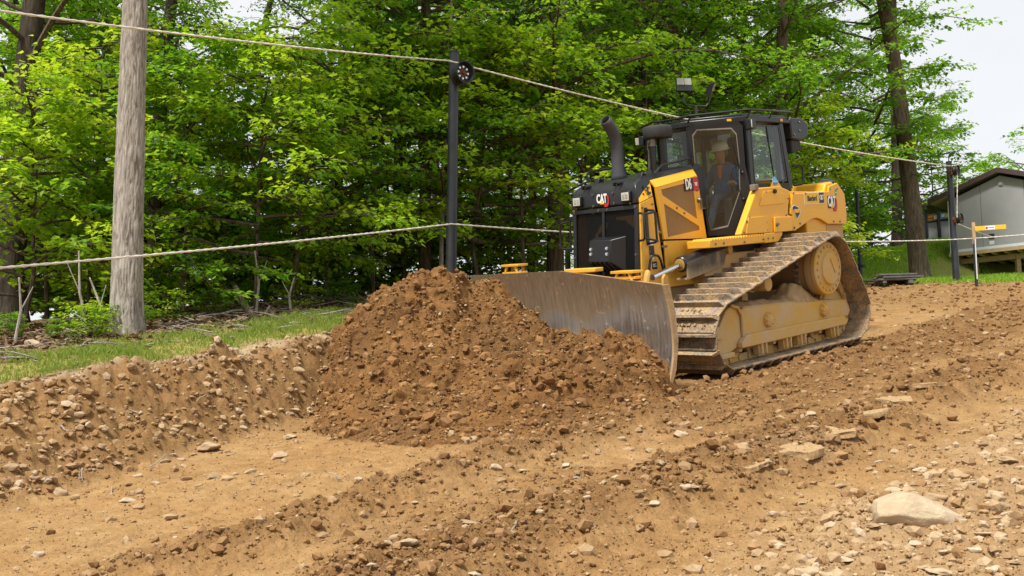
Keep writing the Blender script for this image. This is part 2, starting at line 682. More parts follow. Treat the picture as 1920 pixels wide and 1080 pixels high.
# --- soil materials
def soil_material(name, heap=False):
    m, nt, bs = new_mat(name)
    v = objco(nt)
    nb = noise(nt, 0.9, 5, 0.6, v)
    nm = noise(nt, 5.5, 6, 0.65, v, 0.4)
    nf = noise(nt, 42, 5, 0.7, v)
    ng = noise(nt, 150, 3, 0.6, v)
    if heap:
        c1 = ramp(nt, nm, [(0.28, (0.095, 0.042, 0.013)), (0.50, (0.18, 0.083, 0.025)), (0.72, (0.29, 0.148, 0.050))])
        c = mixc(nt, mapr(nt, nb, 0.42, 0.62), c1, mixc(nt, 0.6, c1, (0.10, 0.052, 0.022)))
    else:
        dry = ramp(nt, nm, [(0.28, (0.255, 0.146, 0.058)), (0.5, (0.355, 0.214, 0.092)), (0.72, (0.44, 0.284, 0.135))])
        ochre = ramp(nt, nm, [(0.28, (0.235, 0.124, 0.045)), (0.5, (0.325, 0.183, 0.072)), (0.72, (0.41, 0.246, 0.105))])
        c = mixc(nt, mapr(nt, nb, 0.40, 0.60), dry, ochre)
        nq = noise(nt, 2.6, 6, 0.7, v, 0.5)
        c = mixc(nt, mapr(nt, nq, 0.52, 0.68, 0.0, 0.40), c, (0.26, 0.145, 0.06))
        darkc = ramp(nt, nm, [(0.3, (0.105, 0.050, 0.017)), (0.55, (0.185, 0.093, 0.033)), (0.75, (0.28, 0.153, 0.06))])
        c = mixc(nt, attr(nt, 'dark').outputs['Fac'], c, darkc)
        palec = ramp(nt, nf, [(0.3, (0.31, 0.235, 0.155)), (0.55, (0.45, 0.37, 0.27)), (0.75, (0.56, 0.48, 0.37))])
        c = mixc(nt, mathn(nt, 'MULTIPLY', attr(nt, 'pale').outputs['Fac'], 0.75), c, palec)
        lit = ramp(nt, nf, [(0.3, (0.055, 0.035, 0.02)), (0.5, (0.15, 0.10, 0.06)), (0.68, (0.31, 0.22, 0.145))])
        c = mixc(nt, attr(nt, 'litter').outputs['Fac'], c, lit)
        gr = ramp(nt, nm, [(0.3, (0.16, 0.23, 0.04)), (0.6, (0.25, 0.33, 0.06)), (0.8, (0.36, 0.34, 0.14))])
        c = mixc(nt, mathn(nt, 'MULTIPLY', attr(nt, 'grass').outputs['Fac'], 0.85), c, gr)
    c = mixc(nt, mapr(nt, nf, 0.34, 0.66, 0.0, 0.28 if heap else 0.5), c, mixc(nt, 0.45, c, (0.50, 0.32, 0.14)))
    c = mixc(nt, mapr(nt, ng, 0.52, 0.3, 0.0, 0.75), c, mixc(nt, 0.6, c, (0.07, 0.035, 0.015)))
    nt.links.new(c, bs.inputs['Base Color'])
    bs.inputs['Roughness'].default_value = 0.95
    bs.inputs['Specular IOR Level'].default_value = 0.15
    nk = noise(nt, 17, 6, 0.72, v, 0.3)
    b0 = bump(nt, nk, 0.5, 0.035)
    b1 = bump(nt, nf, 0.6, 0.022, None, b0)
    bump(nt, ng, 0.5, 0.006, bs, b1)
    MAT[name] = m
    return m

soil_material('soil')
soil_material('heap_soil', True)

def build_terrain():
    fine = np.radians(np.linspace(-31, 31, 690))
    side = np.radians(np.linspace(31, 329, 90))[1:-1]
    az = np.concatenate([fine, side])
    rr = np.concatenate([[0.6, 1.4, 2.2, 3.0, 3.7], np.geomspace(4.4, 13, 390), np.geomspace(13, 34, 140)[1:], np.geomspace(34, 900, 46)[1:]])
    A, Rr = np.meshgrid(az, rr)
    x = (Rr * np.sin(A)).ravel()
    y = (Rr * np.cos(A)).ravel()
    z = smooth_z(x, y)
    P = to_ramp(np.stack([x, y, z], -1))
    u, v = P[:, 0], P[:, 1]
    Zn = zone(u, v)
    near = sstep(70, 40, Rr.ravel())
    z = z + lumps(u, v, Zn) * near
    na, nr = len(az), len(rr)
    V = np.stack([x, y, z], -1)
    V = np.concatenate([V, [[0, 0, z[:na].mean()]]])
    i = np.arange(nr - 1)[:, None] * na
    j = np.arange(na)[None, :]
    j2 = (j + 1) % na
    F = np.stack([i + j, i + j2, i + na + j2, i + na + j], -1).reshape(-1, 4)[:, ::-1]
    c = len(V) - 1
    Fc = np.stack([np.full(na, c), np.arange(na), (np.arange(na) + 1) % na, (np.arange(na) + 1) % na], -1)
    pad = lambda a: np.concatenate([a, [0.0]])
    me = np_mesh('ground', V, F, 'soil', True, {'grass': pad(np.where(u > -9, Zn[0] * 0.5, Zn[0])), 'litter': pad(Zn[1]), 'dark': pad(Zn[3]), 'pale': pad(Zn[4])})
    o = link('ground', me)
    tag(o, 'bare tan dirt ramp with a low bank rising to grass and woods', 'ground', kind='structure')
    return o

build_terrain()

def build_pile():
    nv, nu = 420, 300
    vs = np.linspace(-3.0, 3.3, nv)
    s = np.linspace(0, 1, nu)
    Vv, S = np.meshgrid(vs, s)
    ub = blade_u(Vv) - 0.02
    U = ub + S * (7.2 - ub)
    u, v = U.ravel(), Vv.ravel()
    h = pile_h(u, v)
    g = base_h(u, v)
    edge = sstep(1.0, 0.93, S.ravel())
    # past the ends of the blade the heap tapers off instead of standing as a wall
    offend = np.clip(v - BL_L[1], 0, None) + np.clip(BL_R[1] - v, 0, None)
    back = sstep(0.0, 0.16, S.ravel())
    h = h - offend * (1 - back) * 2.2
    h = h * edge - 0.06 * (1 - edge)
    h = np.maximum(h, -0.1)
    # hollows and overhangs: push points sideways too
    P3 = np.stack([u, v, h], -1)
    amp = sstep(0.05, 0.4, h)[:, None] * np.minimum(1, S.ravel() * 12)[:, None]
    off = np.stack([fbm(P3 * 5.0, 3, 301), fbm(P3 * 5.0, 3, 302), fbm(P3 * 5.0, 3, 303)], -1)
    off2 = np.stack([vnoise(P3 * 17.0, 311), vnoise(P3 * 17.0, 312), vnoise(P3 * 17.0, 313)], -1)
    W = P3 + amp * (off * 0.10 + off2 * 0.022)
    W[:, 2] = np.where(h < 0.0, h, W[:, 2])
    me = np_mesh('dirt_pile', to_world(W), np.array([[0, 1, 2, 3]]), None)
    bpy.data.meshes.remove(me)
    i = np.arange(nu - 1)[:, None] * nv
    j = np.arange(nv - 1)[None, :]
    F = np.stack([i + j, i + j + 1, i + nv + j + 1, i + nv + j], -1).reshape(-1, 4)
    me = np_mesh('dirt_pile', W, F, 'heap_soil', True)
    o = link('dirt_pile', me)
    o.matrix_world = M_RAMP
    tag(o, 'big heap of loose moist brown soil pushed up in front of the bulldozer blade', 'dirt pile')
    return o, W.reshape(nu, nv, 3)

PILE, PILE_W = build_pile()

# ------------------------------------------------------------------ stones and clods
def rock_shapes(n, sub, rough, seed, flat=(0.45, 0.85)):
    """a few irregular stones, each (verts, tris), unit size"""
    out = []
    rng = np.random.default_rng(seed)
    for k in range(n):
        bm = bmesh.new()
        bmesh.ops.create_icosphere(bm, subdivisions=sub, radius=1.0)
        bmesh.ops.triangulate(bm, faces=bm.faces)
        bm.verts.ensure_lookup_table()
        V = np.array([v.co[:] for v in bm.verts])
        F = np.array([[v.index for v in f.verts] for f in bm.faces])
        bm.free()
        # cut by random planes for flat broken faces
        for _ in range(7 if sub > 1 else 4):
            nrm = rng.normal(size=3)
            nrm /= np.linalg.norm(nrm)
            d = rng.uniform(0.45, 0.85)
            t = V @ nrm
            V = V - np.outer(np.clip(t - d, 0, None), nrm)
        V = V * (1 + rough * vnoise(V * 1.7 + k * 9.1, seed + k)[:, None])
        V = V * np.array([1.0, rng.uniform(0.6, 0.95), rng.uniform(*flat)])
        out.append((V, F))
    return out

SMALL = rock_shapes(10, 1, 0.18, 11)
CLOD = rock_shapes(8, 1, 0.35, 23, (0.6, 0.95))
_o = np.array([(1, 0, 0), (-1, 0, 0), (0, 1, 0), (0, -1, 0), (0, 0, 1), (0, 0, -1)], float)
_of = np.array([(0, 2, 4), (2, 1, 4), (1, 3, 4), (3, 0, 4), (2, 0, 5), (1, 2, 5), (3, 1, 5), (0, 3, 5)])
_orng = np.random.default_rng(2)
TINY = [(_o * _orng.uniform(0.6, 1.1, (6, 1)) * _orng.uniform(0.6, 1.0, 3), _of) for _ in range(8)]
BIG = rock_shapes(12, 3, 0.22, 37)

def scatter(name, pos, size, shapes, mat, rng, parent=None, sink=0.25, tint=None, nrm=None):
    """many small pieces joined into one mesh"""
    Vs, Fs, ts = [], [], []
    o = 0
    n = len(pos)
    pick = rng.integers(0, len(shapes), n)
    for k, (SV, SF) in enumerate(shapes):
        I = np.nonzero(pick == k)[0]
        if not len(I):
            continue
        m = len(I)
        q = rng.normal(size=(m, 4))
        yaw = rng.uniform(0, 2 * pi, m)
        tilt = rng.normal(0, 0.45, m)
        ax = rng.uniform(0, 2 * pi, m)
        cz, sz = np.cos(yaw), np.sin(yaw)
        Rz = np.zeros((m, 3, 3)); Rz[:, 0, 0] = cz; Rz[:, 0, 1] = -sz; Rz[:, 1, 0] = sz; Rz[:, 1, 1] = cz; Rz[:, 2, 2] = 1
        ct, st = np.cos(tilt), np.sin(tilt)
        Rx = np.zeros((m, 3, 3)); Rx[:, 0, 0] = 1; Rx[:, 1, 1] = ct; Rx[:, 1, 2] = -st; Rx[:, 2, 1] = st; Rx[:, 2, 2] = ct
        RR = Rz @ Rx
        W = np.einsum('mij,vj->mvi', RR, SV) * size[I][:, None, None] + pos[I][:, None, :]
        W[:, :, 2] += (size[I] * (0.5 - sink))[:, None]
        Vs.append(W.reshape(-1, 3))
        Fs.append((SF[None] + (np.arange(m) * len(SV))[:, None, None] + o).reshape(-1, 3))
        tt = rng.uniform(0, 1, m) if tint is None else tint[I]
        ts.append(np.repeat(tt, len(SV)))
        o += m * len(SV)
    me = np_mesh(name, np.concatenate(Vs), np.concatenate(Fs), mat, False, {'tint': np.concatenate(ts)})
    ob = link(name, me, parent)
    return ob

def stone_material(name, stops):
    m, nt, bs = new_mat(name)
    v = objco(nt)
    c = ramp(nt, attr(nt, 'tint').outputs['Fac'], stops)
    nf = noise(nt, 38, 5, 0.65, v)
    c = mixc(nt, mapr(nt, nf, 0.35, 0.65, 0.0, 0.7), mixc(nt, 0.5, c, (0.22, 0.125, 0.055)), c)
    nt.links.new(c, bs.inputs['Base Color'])
    bs.inputs['Roughness'].default_value = 0.92
    bs.inputs['Specular IOR Level'].default_value = 0.2
    bump(nt, nf, 0.5, 0.01, bs)
    MAT[name] = m

stone_material('stone', [(0.0, (0.27, 0.165, 0.085)), (0.4, (0.40, 0.275, 0.155)), (0.75, (0.47, 0.345, 0.205)), (1.0, (0.55, 0.44, 0.31))])
stone_material('clod', [(0.0, (0.09, 0.040, 0.013)), (0.5, (0.185, 0.088, 0.029)), (1.0, (0.32, 0.172, 0.064))])
stone_material('dry_clod', [(0.0, (0.18, 0.092, 0.034)), (0.5, (0.28, 0.158, 0.066)), (1.0, (0.40, 0.25, 0.118))])

def build_scatter():
    rng = np.random.default_rng(5)
    # candidate spots on the ramp, thinner with distance
    n = 190000
    r = np.exp(rng.uniform(np.log(4.6), np.log(27), n))
    a = np.radians(rng.uniform(-32, 32, n))
    x, y = r * np.sin(a), r * np.cos(a)
    z = smooth_z(x, y)
    P = to_ramp(np.stack([x, y, z], -1))
    u, v = P[:, 0], P[:, 1]
    Z = zone(u, v)
    grass, litter, loose, dark, pale, gravel, bank = Z
    w = base_h(u, v) + lumps(u, v, Z)
    inpile = (u > blade_u(v)) & (pile_smooth(u, v) > w + 0.02)
    under = (np.abs(v) < 1.65) & (np.abs(u) < 2.1)
    ok = ~inpile & ~under & (litter < 0.6)
    P = np.stack([u, v, w], -1)
    pn = 0.5 + 0.5 * fbm(P[:, :2] * 1.3, 3, 400)
    # stones
    dens = (0.04 + 0.16 * pn ** 2 + 0.22 * gravel * pn + 0.55 * bank + 0.30 * pale + 0.10 * loose) * (1 - grass * 0.97)
    pick = ok & (rng.uniform(0, 1, n) < dens * 0.42)
    I = np.nonzero(pick)[0]
    sz = np.exp(rng.normal(np.log(0.0074), 0.80, len(I))) * (0.75 + 0.09 * r[I]) * (1 + 0.6 * bank[I] + 0.5 * gravel[I])
    sz = np.clip(sz, 0.004, 0.06)
    tint = np.clip(rng.normal(0.48, 0.24, len(I)) + 0.10 * gravel[I] + 0.1 * pale[I] - 0.25 * dark[I] * (1 - bank[I]) + 0.06 * bank[I], 0, 1)
    o = scatter('gravel', to_world(P[I]), sz, SMALL, 'stone', rng, tint=tint, sink=0.42)
    tag(o, 'loose tan gravel and small stones strewn over the dirt ramp', 'gravel', kind='stuff')
    # clods
    dens = (0.45 + 0.55 * np.clip(loose, 0, 1)) * (1 - grass)
    pick = ok & (rng.uniform(0, 1, n) < dens * 0.40) & (r < 17)
    I = np.nonzero(pick)[0]
    sz = np.clip(np.exp(rng.normal(np.log(0.0058), 0.45, len(I))) * (0.6 + 0.07 * r[I]), 0.003, 0.02)
    o = scatter('fine_crumbs', to_world(P[I]), sz, TINY, 'dry_clod', rng, tint=np.clip(rng.normal(0.6, 0.25, len(I)) - 0.3 * dark[I], 0, 1), sink=0.3)
    tag(o, 'fine crumbs of tan soil sprinkled all over the ramp', 'soil', kind='stuff')
    dens = (0.01 + 0.9 * np.clip(loose, 0, 1)) * (1 - grass) * (1 - 0.5 * gravel)
    pick = ok & (rng.uniform(0, 1, n) < dens * 0.24)
    I = np.nonzero(pick)[0]
    sz = np.clip(np.exp(rng.normal(np.log(0.0095), 0.62, len(I))) * (0.7 + 0.09 * r[I]), 0.004, 0.06)
    tint = np.clip(rng.normal(0.55, 0.22, len(I)) - 0.25 * dark[I], 0, 1)
    o = scatter('soil_crumbs', to_world(P[I]), sz, CLOD, 'dry_clod', rng, tint=tint)
    tag(o, 'crumbled clods of tan soil along the track ruts and bank', 'soil', kind='stuff')
    # clods on the heap
    nu, nv, _ = PILE_W.shape
    m = 15000
    iu = (rng.uniform(0, 1, m) ** 1.0 * (nu - 8)).astype(int) + 4
    iv = rng.integers(4, nv - 4, m)
    Q = PILE_W[iu, iv] + np.concatenate([rng.uniform(-0.01, 0.01, (m, 2)), np.zeros((m, 1))], 1)
    keep = Q[:, 2] > 0.02 + 0.3 * np.clip(-1.6 - Q[:, 1], 0, 9)
    keep &= Q[:, 0] > blade_u(Q[:, 1]) + 0.10
    Q = Q[keep]
    sz = np.clip(np.exp(rng.normal(np.log(0.0155), 0.62, len(Q))), 0.006, 0.085)
    o = scatter('clods', Q, sz, CLOD, 'clod', rng, PILE, sink=0.35)
    tag(o, kind='stuff')
    iu = rng.integers(4, nu - 4, 26000); iv = rng.integers(4, nv - 4, 26000)
    Q3 = PILE_W[iu, iv]
    Q3 = Q3[(Q3[:, 2] > 0.02 + 0.3 * np.clip(-1.6 - Q3[:, 1], 0, 9)) & (Q3[:, 0] > blade_u(Q3[:, 1]) + 0.10)]
    o = scatter('crumbs', Q3, np.clip(np.exp(rng.normal(np.log(0.0085), 0.4, len(Q3))), 0.004, 0.02), TINY, 'clod', rng, PILE, sink=0.35)
    tag(o, kind='stuff')
    Q2 = Q[rng.uniform(0, 1, len(Q)) < 0.06]
    o = scatter('pebbles', Q2 + rng.uniform(-0.05, 0.05, Q2.shape) * [1, 1, 0.1], np.clip(np.exp(rng.normal(np.log(0.02), 0.4, len(Q2))), 0.01, 0.05), SMALL, 'stone', rng, PILE, sink=0.2)
    tag(o, kind='stuff')

build_scatter()
# ================================================================== WOODS
def leaf_material(name, dark, mid, light, trans):
    m = bpy.data.materials.new(name)
    m.use_nodes = True
    nt = m.node_tree
    nt.nodes.clear()
    out = nt.nodes.new('ShaderNodeOutputMaterial')
    oi = nt.nodes.new('ShaderNodeObjectInfo')
    t = mathn(nt, 'ADD', attr(nt, 'tint').outputs['Fac'], mapr(nt, oi.outputs['Random'], 0, 1, -0.30, 0.28), True)
    c = ramp(nt, t, [(0.0, dark), (0.5, mid), (1.0, light)])
    ct = mixc(nt, 0.45, mixc(nt, 1.0, c, (1.75, 1.75, 1.2), 'MULTIPLY'), trans)
    d = nt.nodes.new('ShaderNodeBsdfPrincipled')
    nt.links.new(c, d.inputs['Base Color'])
    d.inputs['Roughness'].default_value = 0.48
    d.inputs['Specular IOR Level'].default_value = 0.35
    tr = nt.nodes.new('ShaderNodeBsdfTranslucent')
    nt.links.new(ct, tr.inputs['Color'])
    mx = nt.nodes.new('ShaderNodeMixShader')
    mx.inputs[0].default_value = 0.52
    nt.links.new(d.outputs[0], mx.inputs[1])
    nt.links.new(tr.outputs[0], mx.inputs[2])
    nt.links.new(mx.outputs[0], out.inputs['Surface'])
    MAT[name] = m

leaf_material('leaf', (0.030, 0.110, 0.008), (0.105, 0.260, 0.013), (0.270, 0.430, 0.020), (0.36, 0.62, 0.03))
leaf_material('leaf_young', (0.10, 0.25, 0.012), (0.24, 0.40, 0.018), (0.44, 0.52, 0.03), (0.52, 0.70, 0.04))
leaf_material('leaf_brown', (0.10, 0.04, 0.015), (0.22, 0.09, 0.03), (0.32, 0.15, 0.05), (0.35, 0.18, 0.06))
leaf_material('leaf_needle', (0.010, 0.030, 0.010), (0.022, 0.055, 0.018), (0.05, 0.09, 0.03), (0.06, 0.12, 0.04))

def bark_material(name, lo, mid, hi, sc=1.0):
    m, nt, bs = new_mat(name)
    v = objco(nt)
    mp = nt.nodes.new('ShaderNodeMapping')
    mp.inputs['Scale'].default_value = (9 * sc, 9 * sc, 1.6 * sc)
    nt.links.new(v, mp.inputs['Vector'])
    n1 = noise(nt, 2.2, 6, 0.65, mp.outputs['Vector'], 0.6)
    n2 = noise(nt, 1.1, 4, 0.6, v)
    n3 = noise(nt, 60, 4, 0.6, v)
    c = ramp(nt, n1, [(0.36, lo), (0.5, mid), (0.68, hi)])
    c = mixc(nt, mapr(nt, n2, 0.4, 0.7, 0, 0.4), c, mixc(nt, 0.5, c, (0.16, 0.17, 0.12)))
    c = mixc(nt, mapr(nt, n3, 0.35, 0.65, 0.0, 0.35), c, mid)
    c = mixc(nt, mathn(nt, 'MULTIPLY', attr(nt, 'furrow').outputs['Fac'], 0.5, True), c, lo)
    nt.links.new(c, bs.inputs['Base Color'])
    bs.inputs['Roughness'].default_value = 0.95
    bs.inputs['Specular IOR Level'].default_value = 0.15
    bump(nt, n1, 0.9, 0.03, bs)
    MAT[name] = m

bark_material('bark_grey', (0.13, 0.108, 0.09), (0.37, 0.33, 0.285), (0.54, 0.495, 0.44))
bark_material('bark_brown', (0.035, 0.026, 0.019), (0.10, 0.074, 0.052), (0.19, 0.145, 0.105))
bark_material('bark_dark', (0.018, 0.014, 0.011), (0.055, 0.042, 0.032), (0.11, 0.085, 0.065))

LEAF = np.array([(0, 0, 0), (0.46, 0.30, 0.05), (0.26, 0.52, 0.03), (0, 1.0, -0.10), (-0.26, 0.52, 0.03), (-0.46, 0.30, 0.05)])
LEAF_F = np.array([(0, 1, 2), (0, 2, 3), (0, 3, 4), (0, 4, 5)])

def place_leaves(P, D, Nn, S):
    """leaf blades at P, pointing along D with face normal about Nn and length S"""
    D = D / np.linalg.norm(D, axis=1, keepdims=True)
    Xv = np.cross(D, Nn)
    Xv /= np.linalg.norm(Xv, axis=1, keepdims=True) + 1e-9
    Nv = np.cross(Xv, D)
    L = LEAF[None] * S[:, None, None]
    V = P[:, None, :] + L[:, :, 0:1] * Xv[:, None] + L[:, :, 1:2] * D[:, None] + L[:, :, 2:3] * Nv[:, None]
    n = len(P)
    F = LEAF_F[None] + (np.arange(n) * 6)[:, None, None]
    return V.reshape(-1, 3), F.reshape(-1, 3)

def grow_crown(seed, H, h0, rad, limbs, twigs, per, leaf, rise=(0.15, 0.6), top_narrow=0.6, droop=0.25):
    """limbs from a vertical stem carrying flat sprays of leaves; returns leaf and limb geometry"""
    rng = np.random.default_rng(seed)
    LP, LD, LN, LS, LT = [], [], [], [], []
    wood = MB()
    for k in range(limbs):
        q = (k + rng.uniform(0, 1)) / limbs
        h = h0 + (H - h0) * q ** 0.9
        az = k * 2.39996 + rng.normal(0, 0.35)
        prof = (1 - top_narrow * q ** 1.6) * rng.uniform(0.6, 1.12)
        L = rad * prof
        el = rng.uniform(*rise) * (0.6 + 0.8 * q)
        d0 = np.array([cos(az) * cos(el), sin(az) * cos(el), sin(el)])
        n = 7
        pts = [np.array([0, 0, h])]
        d = d0.copy()
        for i in range(n):
            d = d + rng.normal(0, 0.11, 3)
            d[2] -= droop * 0.10 * i * 0.5
            d /= np.linalg.norm(d)
            pts.append(pts[-1] + d * L / n)
        r0 = 0.012 + 0.011 * L
        wood.tube(pts, [max(0.004, r0 * (1 - 0.9 * i / n)) for i in range(n + 1)], 5, False)
        pts = np.array(pts)
        for j in range(twigs):
            t = rng.uniform(0.22, 1.0) if j else 1.0
            x = t * n
            i = min(int(x), n - 1)
            p = pts[i] + (pts[i + 1] - pts[i]) * (x - i)
            ld = pts[i + 1] - pts[i]
            ld /= np.linalg.norm(ld)
            side = rng.choice([-1, 1])
            ang = side * rng.uniform(0.35, 1.25) if j else rng.normal(0, 0.2)
            hd = np.array([ld[0] * cos(ang) - ld[1] * sin(ang), ld[0] * sin(ang) + ld[1] * cos(ang), rng.normal(0.02, 0.15)])
            hd /= np.linalg.norm(hd)
            tl = rng.uniform(0.45, 0.95) * (0.55 + 0.12 * rad)
            tip = p + hd * tl + np.array([0, 0, -0.10 * tl])
            wood.tube([p, (p + tip) / 2 + [0, 0, 0.03], tip], [0.007, 0.005, 0.003], 3, False)
            m = per
            s = rng.uniform(0.12, 1.0, m)
            sd = rng.choice([-1, 1], m)
            lat = np.cross(hd, [0, 0, 1.0])
            lat /= np.linalg.norm(lat) + 1e-9
            spread = rng.uniform(0.02, 0.20, m) * (0.6 + 0.5 * tl)
            base = p + np.outer(s, tip - p) + np.outer(sd * spread, lat) + rng.normal(0, 0.035, (m, 3))
            D = np.outer(np.ones(m), hd) * rng.uniform(0.3, 1.0, (m, 1)) + np.outer(sd * rng.uniform(0.3, 1.1, m), lat) + rng.normal(0, 0.25, (m, 3))
            D[:, 2] -= rng.uniform(0.0, 0.55, m)
            Nn = np.array([0, 0, 1.0]) + rng.normal(0, 0.33, (m, 3))
            LP.append(base); LD.append(D); LN.append(Nn)
            LS.append(rng.uniform(0.7, 1.2, m) * leaf)
            tone = 0.48 + 0.26 * rng.normal() + 0.12 * (t - 0.6)
            LT.append(np.clip(tone + rng.normal(0, 0.12, m), 0, 1))
    V, F = place_leaves(np.concatenate(LP), np.concatenate(LD), np.concatenate(LN), np.concatenate(LS))
    return V, F, np.repeat(np.concatenate(LT), 6), wood

def crown_mesh(name, geo, leafmat, barkmat):
    V, F, T, wood = geo
    WV = np.array(wood.v)
    WF = np.array([(a, b_, c_) for f in wood.f for a, b_, c_ in ((f[0], f[1], f[2]), (f[0], f[2], f[3]))]) + len(V)
    me = np_mesh(name, np.concatenate([V, WV]), np.concatenate([F, WF]), leafmat, False, {'tint': np.concatenate([T, np.zeros(len(WV))])})
    me.materials.append(MAT[barkmat])
    mi = np.zeros(len(F) + len(WF), dtype=np.int32)
    mi[len(F):] = 1
    me.polygons.foreach_set('material_index', mi)
    me.update()
    return me

TALL = [crown_mesh('crown', grow_crown(100 + k, 15.5, h0, rad, 50, 13, pr, lf, (0.1, 0.75), 0.55), 'leaf', 'bark_brown')
        for k, (h0, rad, pr, lf) in enumerate(((2.6, 3.6, 18, 0.12), (3.4, 4.2, 24, 0.092), (2.0, 3.2, 15, 0.14), (4.2, 4.4, 22, 0.10)))]
UNDER = [crown_mesh('crown', grow_crown(200 + k, H, h0, rad, 30, 10, 18, 0.112, (0.0, 0.45), 0.5, 0.3), mat, 'bark_brown')
         for k, (H, h0, rad, mat) in enumerate(((5.6, 0.7, 2.1, 'leaf'), (4.4, 0.5, 1.9, 'leaf'), (6.4, 1.2, 2.4, 'leaf'), (4.8, 0.8, 2.2, 'leaf_young'), (3.4, 0.4, 1.6, 'leaf_young')))]
LAWN_CROWN = crown_mesh('crown', grow_crown(517, 14.5, 1.9, 2.75, 66, 14, 19, 0.125, (0.0, 0.6), 0.35), 'leaf', 'bark_brown')
BUSH = [crown_mesh('foliage', grow_crown(300 + k, 1.25, 0.05, 0.75, 16, 5, 13, 0.10, (0.2, 1.0), 0.4, 0.2), mat, 'bark_brown') for k, mat in enumerate(('leaf', 'leaf_young', 'leaf'))]
NEEDLE = crown_mesh('crown', grow_crown(400, 7.0, 0.5, 2.3, 44, 9, 26, 0.075, (-0.25, 0.15), 0.85, 0.5), 'leaf_needle', 'bark_dark')

def trunk_mesh(pts, radii, bark, fine=False, flare=0.35, seed=1):
    """tapered bole with root flare and furrowed skin, points relative to the base"""
    pts = np.array(pts, float)
    L = np.concatenate([[0], np.cumsum(np.linalg.norm(np.diff(pts, axis=0), axis=1))])
    nr, seg = (300, 110) if fine else (40, 14)
    s = np.linspace(0, 1, nr) ** 1.25 * L[-1]
    C = np.stack([np.interp(s, L, pts[:, k]) for k in range(3)], -1)
    if len(pts) > 2:
        for _ in range(nr // 8):
            C[1:-1] = (C[:-2] + C[1:-1] * 2 + C[2:]) / 4
    Rr = np.interp(s, L, radii)
    Rr = Rr * (1 + flare * np.exp(-s / 0.28))
    an = np.linspace(0, 2 * pi, seg, endpoint=False)
    A, S = np.meshgrid(an, s)
    rr = np.repeat(Rr[:, None], seg, 1)
    # buttresses
    rr = rr * (1 + 0.10 * np.sin(A * 5 + seed) * np.exp(-S / 0.35))
    Q = np.stack([np.cos(A).ravel() * 2.2, np.sin(A).ravel() * 2.2, S.ravel() * 0.5], -1)
    rr = rr * (1 + 0.05 * fbm(Q, 3, seed).reshape(A.shape))
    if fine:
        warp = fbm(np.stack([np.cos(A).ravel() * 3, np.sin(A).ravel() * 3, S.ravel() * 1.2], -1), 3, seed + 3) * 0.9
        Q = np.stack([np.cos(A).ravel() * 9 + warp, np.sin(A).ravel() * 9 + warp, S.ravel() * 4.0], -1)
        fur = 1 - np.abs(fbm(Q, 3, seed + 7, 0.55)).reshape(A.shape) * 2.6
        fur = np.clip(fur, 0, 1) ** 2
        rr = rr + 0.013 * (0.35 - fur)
    V = np.stack([C[:, 0:1] + rr * np.cos(A), C[:, 1:2] + rr * np.sin(A), np.repeat(C[:, 2:3], seg, 1)], -1).reshape(-1, 3)
    i = np.arange(nr - 1)[:, None] * seg
    j = np.arange(seg)[None, :]
    j2 = (j + 1) % seg
    F = np.stack([i + j, i + j2, i + seg + j2, i + seg + j], -1).reshape(-1, 4)
    return np_mesh('trunk', V, F, bark, True, {'furrow': fur.ravel()} if fine else None)

def base_at(px, py, dist):
    p = at(px, py, dist)
    return np.array([p[0], p[1], gz(p[0], p[1])])

def tree(name, label, base, trunk_pts, radii, bark, crown, cscale=1.0, crot=0.0, cat='tree', group=None, fine=False, crown_off=(0, 0, 0), flare=0.35, squash=1.0):
    t = empty(name, base)
    tag(t, label, cat, group)
    b0 = np.array([0, 0, -0.12])
    link('trunk', trunk_mesh([b0] + [np.array(p, float) for p in trunk_pts], radii, bark, fine, flare, int(abs(base[0]) * 100) % 97 + 1), t)
    if crown is not None:
        c = link('crown', crown, t, crown_off, (0, 0, crot))
        c.scale = (cscale, cscale, cscale * squash)
    return t

def lean_pts(base, pix, dist, H):
    """trunk points from photograph pixels at the tree's own distance, carried on to height H"""
    P = [at(px, py, dist) - base for px, py in pix]
    d = P[-1] - P[-2] if len(P) > 1 else P[-1]
    d = d / max(d[2], 0.2)
    while P[-1][2] < H:
        P.append(P[-1] + d * min(2.5, H - P[-1][2] + 0.01))
    return P

def px2r(wpx, dist):
    return wpx / FPX * dist / 2

# --- boles that can be told apart
def named(label, base_px, dist, pix, w0, w1, bark, crown, cs, cr, H=15, fine=False, off=None, group=None, sq=1.0):
    b0 = base_at(base_px[0], base_px[1], dist)
    P = lean_pts(b0, pix, dist, H)
    n = len(P)
    rad = [px2r(w0, dist)] + [px2r(w0 + (w1 - w0) * min(1, (k + 1) / max(1, len(pix))), dist) * (1 - 0.35 * max(0, k + 1 - len(pix)) / max(1, n)) for k in range(n)]
    o = off if off is not None else (P[len(pix) - 1][0] * 0.7, P[len(pix) - 1][1] * 0.7, 0)
    return tree('broadleaf_tree', label, b0, P, rad, bark, crown, cs, cr, fine=fine, crown_off=o, squash=sq)

